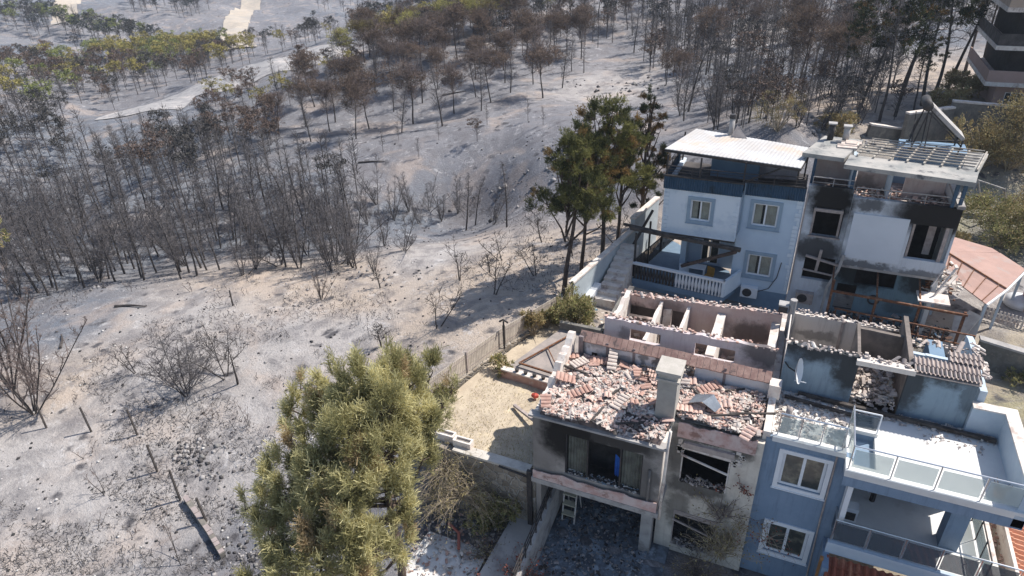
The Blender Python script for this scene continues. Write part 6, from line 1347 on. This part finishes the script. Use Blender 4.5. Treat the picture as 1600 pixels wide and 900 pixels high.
bush(0, 0, .45, .6, 7, 'dark low bush by the boundary wall corner post', M_lf_dark, 260, loc=(-2.2, 12.5, -.5))
bush(1575, 265, 3.6, 4.2, 11, 'big olive tree like bush behind the burnt house at the right edge', M_lf_yel, 2600, 5, .16, .05)
bush(1530, 262, 1.9, 2.4, 12, 'smaller olive bush left of the big one behind the roof slab', M_lf_yel, 1200, 5, .16, .05)
bush(1560, 385, 2.5, 2.2, 13, 'yellow green bush directly above the pink tin roof', M_lf_bush, 1700, 6, .14, .045)
bush(1600, 375, 2.2, 2.4, 14, 'yellow green bush at the right edge beside the pink tin roof', M_lf_yel, 1300, 6, .14, .045)
bush(1500, 395, .9, .9, 15, 'low yellow bush squeezed between the white house side and the pink roof', M_lf_yel, 400, 6, .12, .04)
bush(1505, 150, 1.6, 1.6, 16, 'olive bush under the balconies of the pink building', M_lf_yel, 900, 5, .2, .06)
bush(1480, 175, 1.8, 1.4, 17, 'low dry bush in front of the long grey stone wall', M_lf_yel, 500, 5, .18, .06)
bush(1215, 205, 1.8, 2.0, 18, 'beige leafless bush just behind the white sheet roof', M_twigl and M_lf_yel, 500, 4, .16, .03)
bush(1310, 212, 1.5, 1.3, 19, 'greenish dry bush behind the roof chimney pair', M_lf_yel, 500, 5, .16, .05)
bush(1590, 600, .6, .5, 20, 'small dark weed clump in the dry yard at the right edge', M_lf_bush, 160, 5, .1, .03)
# dry drooping branches hanging over the retaining wall, dried creeper on the cream wall
def dryplant(name, loc, n, L, seed, m, label, droop=-.25, spread=.9, up=.4, leaves=None, nl=0, lw=.03, ll=.05, cat='plant'):
    rg = np.random.RandomState(seed); S_ = []; E = []
    for k in range(n):
        d = unit(v3(rg.randn()*spread, rg.randn()*spread, up+rg.rand()*.5)); b, _d = wander(rg, v3(rg.randn()*.12, rg.randn()*.12, 0), d, L*rg.uniform(.5, 1.2), 7, .014, .004, .14, droop*.5); S_ += b; E += [q[1] for q in b[2:]]
        for q in b[2::2]: b2, _d = wander(rg, q[0], unit(d+rg.randn(3)*.6+[0, 0, droop]), L*.35, 3, .006, .003, .2, droop); S_ += b2; E += [x[1] for x in b2]
    t = thing(name, loc, label, cat); me = mesh_of('stems', S_, m); o = bpy.data.objects.new('stems', me); COL.objects.link(o); o.parent = t
    if leaves:
        E = np.array(E); i = rg.randint(0, len(E), nl); C = E[i]+rg.randn(nl, 3)*.06; V, F = quads_mesh(C, rg.randn(nl, 3), np.full(nl, lw), np.full(nl, ll), rg); K = rg.rand(nl).repeat(4)
        o = bpy.data.objects.new('leaves', rawmesh('leaves', V, F, leaves, np.stack([K, K*0, K*0], 1))); COL.objects.link(o); o.parent = t
    return t
dryplant('dry_branches', (-2.9, -.5, -1.6), 130, 2.0, 3, M_twigl, 'straw coloured drooping dry branches between the big pine and the retaining wall', -.3, .8, .5, M_lf_yel, 1800, .02, .1)
dryplant('dry_branches', (-3.6, -.2, -.9), 90, 1.7, 4, M_twigl, 'dry hanging branches over the left end of the retaining wall', -.3, .8, .5, M_lf_yel, 1200, .02, .1)
dryplant('dried_creeper', (6.7, .95, -2.2), 90, 1.9, 5, M_twigl, 'dried creeper with orange leaves climbing the cream wall beside the lower burnt window', -.05, .45, .9, M_lf_yel, 900, .04, .06)
dryplant('dried_creeper', (6.5, .9, -.3), 26, 1.3, 6, M_twigb, 'thin dried creeper arch between the two burnt windows of the cream wall', -.05, .8, .4, M_lf_yel, 160, .04, .06)
dryplant('red_leaf_spray', (7.0, 1.15, 1.1), 7, .6, 7, M_twigb, 'small spray of dark red leaves on the cream wall by the upper burnt window', -.4, .25, -.2, M_lf_red, 90, .05, .07)
dryplant('red_leaf_spray', (7.9, 1.0, -.8), 16, 1.1, 8, M_twigl, 'orange leaved twigs reaching over to the lower window of the blue house', -.1, .8, .2, M_lf_red, 130, .05, .06)
dryplant('dead_shrub', (.6, -2.4, -2.6), 60, 1.1, 9, M_twigb, 'dark shrub with dull red leaves leaning over the concrete ramp', -.1, .8, .6, M_lf_red, 420, .05, .07)
dryplant('dead_shrub', (-.2, -3.4, -2.8), 40, .9, 10, M_twig, 'low dark shrub with red leaves at the bottom of the ramp', -.1, .9, .4, M_lf_red, 320, .05, .07)
dryplant('dead_shrub', (6.1, .4, -3.0), 60, 1.2, 11, M_twigb, 'pile of dry brown brushwood at the foot of the cream wall', -.2, .9, .5, M_lf_yel, 300, .04, .06)
dryplant('dead_shrub', (-1.2, -1.6, -3.1), 60, .9, 12, M_twigb, 'dark dry shrub in the shade left of the ramp', -.1, .9, .5, M_lf_yel, 500, .03, .05)

# ------------------------------------------------------------------ bare trees and saplings on the ash field
def fieldtree(u, v, H, seed, label, fork=2, spread=.5, up=.9, low=.3, nb=13, nt=4, tr=.07, m=None, name='bare_tree', cat='bare tree', tw=.012, lean=(0, 0)):
    p = at(u, v); PLACED.append(p); T, B = burnt_tree(seed, H, low=low, spread=spread, up=up, nb=nb, nt=nt, tr=tr, fork=fork, tw=tw); t = thing(name, (p[0], p[1], p[2]-.05), label, cat, None)
    t.rotation_euler = (lean[0], lean[1], 0)
    for n_, s_, mm, k in (('trunk', T, M_char, 6), ('crown', B, m or M_char, 3)): o = bpy.data.objects.new(n_, mesh_of(n_, s_, mm, k, k == 6)); COL.objects.link(o); o.parent = t
    return t
AL = [(718, 437, 2.9, 1, 'small forked bare tree standing alone in the centre of the pale field'), (683, 511, 3.0, 2, 'small bare tree with wide low limbs nearest to the picket fence'), (771, 461, 2.6, 3, 'small bare tree at the edge of the pine shadow'),
      (785, 407, 2.5, 4, 'slender forked bare tree above the one at the edge of the pine shadow'), (838, 431, 2.4, 5, 'small bare tree close to the left of the scorched pine trunks'), (848, 379, 2.7, 6, 'bare dark tree behind the crown of the scorched pines'),
      (594, 450, 1.6, 7, 'tiny bare sapling below the wide forked tree on the bank'), (962, 378, 2.4, 8, 'bare little tree between the pine trunks near the blue wall'), (895, 400, 1.8, 9, 'short bare sapling right behind the pine trunks'), (597, 542, 1.7, 10, 'bare sapling just above the top of the big green pine'), (765, 425, 1.7, 21, 'short twiggy sapling in the middle of the pale field')]
for u, v, H, s, l in AL: fieldtree(u, v, H, s+50, l, 2 if H > 2 else 1, .52, .8, .35, 14, 6, .06)
fieldtree(501, 468, 3.0, 61, 'fan shaped multi stemmed bare bush at the top of the ash field', 7, .18, 1.6, .25, 34, 5, .07, M_twigb)
fieldtree(213, 582, 2.6, 62, 'small upright bare tree left of the big bare thicket', 2, .3, .9, .25, 16, 6, .05)
fieldtree(292, 618, 4.2, 63, 'big spreading bare thicket in the middle of the ash field', 5, .55, .5, .12, 52, 11, .08, M_twig, lean=(-.1, -.2))
fieldtree(352, 590, 3.6, 64, 'curved bare tree on the right side of the big bare thicket', 3, .5, .5, .2, 22, 8, .07, None, lean=(.0, -.3))
fieldtree(372, 600, 3.0, 65, 'crooked bent bare stem leaning right of the thicket', 1, .22, .6, .5, 10, 4, .07, None, lean=(.1, .25))
fieldtree(52, 645, 8.2, 66, 'tall many stemmed burnt tree at the left edge of the picture', 8, .2, 1.8, .15, 96, 9, .12, M_twigb)
fieldtree(18, 610, 9.6, 67, 'burnt tree with a few yellow leaves at the very left edge', 5, .18, 1.6, .2, 80, 9, .13, M_twigb)
bush(0, 0, 1.2, 1.4, 41, 'yellow leaf cluster left on top of the burnt tree at the left edge', M_lf_bush, 350, 5, .14, .04, 'leaf_cluster', tuple(pt(-6, 395, 37)), cat='foliage')
for u, v, H, s, l in ((135, 715, 1.2, 71, 'lowest bent sapling left of the fence posts'), (165, 772, 2.0, 72, 'fan of thin pale stems on the lower ash field'), (145, 832, 1.3, 73, 'single wavy thin stem on the lower ash field'), (207, 838, 1.0, 74, 'tiny forked twig near the lower middle of the ash field'),
                      (283, 885, 3.0, 75, 'tall thin leaning twigs near the bottom edge left of the low broken wall'), (390, 665, 1.8, 76, 'thin drooping twig beside the left side of the big pine'), (330, 655, 1.2, 77, 'small burnt twig below the thicket'), (300, 455, 1.3, 78, 'small twiggy shrub before the dense stand'), (205, 455, 1.4, 79, 'low grey shrub left in front of the dense stand')):
    fieldtree(u, v, H, s, l, 2, .3, 1.0, .3, 9, 3, .03, M_twigb, 'sapling', 'sapling', .008)
for i, (u, v, H, l) in enumerate(((73, 670, 1.5, 'fence post beside the many stemmed tree at the left edge'), (143, 675, 1.5, 'leaning black fence post second from the left on the ash field'), (215, 680, 1.5, 'third black fence post, below the bare thicket'), (246, 737, 1.6, 'black fence post above the pair near the dark hole'), (282, 782, 1.7, 'black fence post just left of the low broken wall'), (323, 815, 1.3, 'short black post standing on the low broken wall'), (364, 478, 1.1, 'lone weathered post high on the ash field'), (557, 420, 1.2, 'short post by the bank edge below the twiggy brown tree'))):
    p = at(u, v); m_ = MB(); m_.bar((p[0], p[1], p[2]-.2), (p[0]-.06*(i % 3), p[1]+.05*((i+1) % 2), p[2]+H), .07, .07, up=(0, 1, 0)); tag(m_.build('fence_post', M_char), l, 'post', 'burnt fence posts on the ash field')
# low broken wall near the bottom left
P = [at(292, 783), at(330, 838), at(350, 872)]; w = rt('low_broken_wall', tuple(P[0]), 'low broken pinkish wall running down the ash field left of the big pine', 'wall'); m_ = MB(); c2 = MB()
for a, b in zip(P, P[1:]):
    a = Vector(a); b = Vector(b); s = (b-a).cross(Vector((0, 0, 1))).normalized()*.10; u_ = Vector((0, 0, .28)); m_.slab(a-s+u_, b-s+u_, b+s+u_, a+s+u_, 1.0); u_ = Vector((0, 0, .32)); n_c = 6
    for k in range(n_c):
        if k in (1, 4): continue
        p, q = a.lerp(b, k/n_c), a.lerp(b, (k+.9)/n_c); c2.slab(p-s+u_, q-s+u_, q+s+u_, p+s+u_, .04)
m_.build('stonework', M_sw, w); c2.build('coping', mat('dusty_pink_coping', (.36, .30, .28), (.28, .24, .23), 3, .9, .4), w)
# white debris heap and tarp right of the big pine
def gzs(x, y): return float(gz(x, y)[0])
wt = MB(); n = 22; V = []
for j in range(n+1):
    for i in range(n+1):
        x = -3.9+2.6*i/n; y = -5.6+4.2*j/n; V.append((x, y, -3.15+.10+.55*max(0, float(vnoise(x*1.1, y*1.1, 8))+.25)*math.sin(PI*i/n)*math.sin(PI*j/n)+.12*float(vnoise(x*4, y*4, 3))*math.sin(PI*i/n)*math.sin(PI*j/n)))
wt.add(V, [(j*(n+1)+i, j*(n+1)+i+1, (j+1)*(n+1)+i+1, (j+1)*(n+1)+i) for j in range(n) for i in range(n)])
tag(wt.build('tarpaulin', mat('white_tarp', (.74, .74, .72), (.62, .61, .59), 1.5, .8, .4, c3=(.5, .46, .42), sc3=1.2)), 'crumpled white sheet lying over debris right of the big pine', 'tarpaulin')
junk(lambda g: (g.uniform(-4.0, -.9), g.uniform(-5.5, -.3), -3.1), 900, .2, [M_t5, M_t2, M_t3, M_rub2, M_t4], 91, 'yard_debris', 'white and red debris strewn between the big pine and the ramp')
m_ = MB(); m_.tube([(-3.2, -1.0, -2.75), (-2.6, -1.3, -2.7), (-2.3, -1.9, -2.8)], .06, 6); tag(m_.build('red_pipe', mat('faded_red', (.45, .14, .10), (.35, .12, .09), 4, .7, .2)), 'faded red pipe on top of the white debris', 'pipe')

for i, (u, v, L, a) in enumerate(((560, 255, 2.8, .2), (880, 215, 3, 1.0), (980, 185, 3, 2.2), (180, 480, 2.2, .3), (95, 545, 1.8, 2.5), (690, 150, 3, .5), (930, 175, 2.6, .2))):
    p = at(u, v); q = np.array([p[0]+L*math.cos(a), p[1]+L*math.sin(a), 0]); q[2] = gzs(q[0], q[1])+.08; m_ = MB(); m_.tube([(p[0], p[1], p[2]+.08), tuple((p+q)/2+[0, .1, .06]), tuple(q)], [.09, .07, .04], 6)
    tag(m_.build('fallen_log', M_char), 'charred fallen log lying on the ashy ground', 'log', 'charred fallen logs on the ashy ground')
# ------------------------------------------------------------------ things lying on the roof rubble
m_ = MB(); c = Vector((3.35, 2.75, 3.35)); R = random.Random(3)
for k in range(7): a = c+Vector((-.3+.1*k, 0, 0)); m_.tube([a, a+Vector((.05, .1, .55))], .014, 5)
for z in (.15, .35, .55): m_.tube([c+Vector((-.35, .05*z, z)), c+Vector((.42, .1*z, z))], .016, 5)
for dx in (-.3, .35): m_.tube([c+Vector((dx, 0, .3)), c+Vector((dx, -.4, .25)), c+Vector((dx, -.42, -.15))], .018, 5)
tag(m_.build('burnt_chair_frame', M_char), 'black metal frame of a burnt chair standing on the roof rubble', 'chair frame')
m_ = MB(); m_.slab((4.85, 1.9, 3.45), (5.3, 1.75, 3.75), (5.6, 2.2, 3.8), (5.0, 2.5, 3.4), .02); m_.slab((5.6, 2.2, 3.8), (5.3, 1.75, 3.74), (5.75, 1.8, 3.4), (5.9, 2.1, 3.45), .02)
tag(m_.build('bent_sheet', mat('dull_zinc', (.30, .33, .36), (.22, .24, .27), 3, .5, .2, metal=.5)), 'bent grey metal sheet lying on the rubble right of the chimney', 'sheet')
R = random.Random(8); bl_ = ['near the chimney foot', 'behind the chimney', 'along the left gable parapet', 'at the front edge above the big window', 'in the right corner by the party wall', 'under the right attic wall', 'in the middle of the rubble', 'right of the bent sheet']
for i, (x, y) in enumerate(((3.5, .6), (4.9, 2.8), (.7, 2.4), (2.2, .25), (6.9, 2.2), (6.2, 3.3), (2.4, 1.8), (6.0, 1.7))):
    a = R.uniform(0, 3.1); L = R.uniform(.4, .9); z = rubz(x, y)+.14; m_ = MB(); m_.bar((x-L*math.cos(a), y-L*math.sin(a)*.6, z), (x+L*math.cos(a), y+L*math.sin(a)*.6, z+R.uniform(-.05, .2)), .07, .05)
    tag(m_.build('charred_batten', M_char), 'short charred roof batten lying '+bl_[i], 'batten', 'charred battens on the roof rubble')
# ash and charcoal specks, stones and stubble over the burnt ground: too many to count
def ground_bits(name, n, label, mats, rng, size, hcut, pix):
    R = np.random.RandomState(rng); V = []; F = []; Cc = []; k = 0
    U = np.array([[R.uniform(0, 1600), R.uniform(pix[0], pix[1])] for _ in range(n*2)])
    for u, v in U:
        if k >= n: break
        if u > 640 and v > 560-(u-640)*.36: continue
        if v < 440 and vnoise(u*.02, v*.05, 7) < -.1: continue
        d = ray(u, v); h = math.hypot(d[0], d[1]); zz = -2.5
        for _ in range(4): t = (zz-CZ)/d[2]; x, y = CX+d[0]*t, CY+d[1]*t; zz = float(gz(x, y)[0])
        r = math.hypot(x-CX, y-CY)
        if r > 75: continue
        s = size*R.uniform(.3, 1)**2*(1+r/60); q = R.randn(6, 3)*[.5, .5, .28]; a = q/np.linalg.norm(q, axis=1, keepdims=True)
        oct_ = np.array([[1, 0, 0], [0, 1, 0], [-1, 0, 0], [0, -1, 0], [0, 0, .8], [0, 0, -.4]])*R.uniform(.5, 1.2, (6, 1))*s+[x, y, zz+.2*s]
        V.append(oct_); F += [(6*k+i, 6*k+(i+1) % 4, 6*k+4) for i in range(4)]+[(6*k+(i+1) % 4, 6*k+i, 6*k+5) for i in range(4)]; c = mats[R.randint(len(mats))]; Cc += [c]*6; k += 1
    me = rawmesh(name, np.vstack(V), np.array(F), m_far, np.array(Cc)); o = bpy.data.objects.new(name, me); COL.objects.link(o); tag(o, label, 'stones', kind='stuff')
ground_bits('burnt_stones', 1500, 'small dark and pale stones and charcoal lumps scattered over the ash field', [(.06, .055, .055), (.10, .09, .09), (.5, .48, .46), (.05, .05, .05), (.30, .28, .27)], 3, .075, 0, (330, 900))
# clusters of dark rocks: hole at lower left, bank edges
RC = [((298, 712), 70, .7, .20), ((340, 745), 30, .4, .12), ((560, 432), 60, 2.6, .16), ((700, 372), 60, 3.5, .14), ((840, 240), 90, 5.0, .2), ((990, 135), 60, 4.0, .3), ((460, 480), 14, .8, .12), ((470, 505), 10, .6, .10), ((152, 450), 8, .4, .22), ((905, 250), 50, 3.5, .4), ((430, 880), 160, 1.3, .14), ((390, 850), 90, 1.0, .14), ((1310, 205), 40, 3, .3)]
V = []; F = []; Cc = []; k = 0; R = np.random.RandomState(6)
for (u, v), n, sp, s0 in RC:
    p = at(u, v)
    for _ in range(n):
        x = p[0]+R.randn()*sp; y = p[1]+R.randn()*sp*.6; z = gzs(x, y); s = s0*R.uniform(.3, 1.1)
        V.append(np.array([[1, 0, 0], [0, 1, 0], [-1, 0, 0], [0, -1, 0], [0, 0, .9], [0, 0, -.4]])*R.uniform(.5, 1.2, (6, 1))*s+[x, y, z]); F += [(6*k+i, 6*k+(i+1) % 4, 6*k+4) for i in range(4)]+[(6*k+(i+1) % 4, 6*k+i, 6*k+5) for i in range(4)]
        Cc += [[(.07, .065, .065), (.12, .11, .11), (.22, .21, .2), (.34, .32, .31)][R.randint(4)]]*6; k += 1
o = bpy.data.objects.new('rocks', rawmesh('rocks', np.vstack(V), np.array(F), m_far, np.array(Cc))); COL.objects.link(o); tag(o, 'heaps of dark rocks and roots along the banks of the burnt ground', 'rocks', kind='stuff')
# burnt stubble blades
R = np.random.RandomState(12); pts = []
for _ in range(60000):
    u, v = R.uniform(0, 1100), R.uniform(300, 900)
    if u > 640 and v > 560-(u-640)*.36: continue
    if float(vnoise(u*.012, v*.025, 21))+.35*float(vnoise(u*.06, v*.12, 22)) < .12: continue
    d = ray(u, v); zz = -2.8
    for _ in range(3): t = (zz-CZ)/d[2]; x, y = CX+d[0]*t, CY+d[1]*t; zz = float(gz(x, y)[0])
    if math.hypot(x-CX, y-CY) < 70: pts.append((x, y, zz))
C = np.array(pts); n = len(C); V, F = quads_mesh(C, R.randn(n, 3)*.7+[0, 0, .7], .018*(1+np.hypot(C[:, 0]-CX, C[:, 1]-CY)/60), R.uniform(.08, .3, n), R)
K = R.rand(n).repeat(4)[:, None]*.10+.05; o = bpy.data.objects.new('burnt_stubble', rawmesh('burnt_stubble', V, F, m_far, K*np.array([[1, .92, .9]]))); COL.objects.link(o); tag(o, 'patchy black stubble of burnt weeds on the ash field', 'stubble', kind='stuff')

# ------------------------------------------------------------------ thin summer haze over the valley
hm = bpy.data.materials.new('haze'); hm.use_nodes = True; n = hm.node_tree; n.nodes.remove(n.nodes['Principled BSDF'])
pv = nd(n, 'ShaderNodeVolumePrincipled'); pv.inputs['Color'].default_value = (.80, .88, 1.0, 1); pv.inputs['Density'].default_value = .00035; pv.inputs['Anisotropy'].default_value = .2
n.links.new(pv.outputs[0], n.nodes['Material Output'].inputs['Volume'])
hb = MB(); zlo = float(GZ.min())-1; hb.box(-1560, -1560, zlo, 1570, 1560, max(float(GZ.max()), CZ)+3); o = hb.build('haze', hm); tag(o, kind='stuff')
o.display_type = 'WIRE'
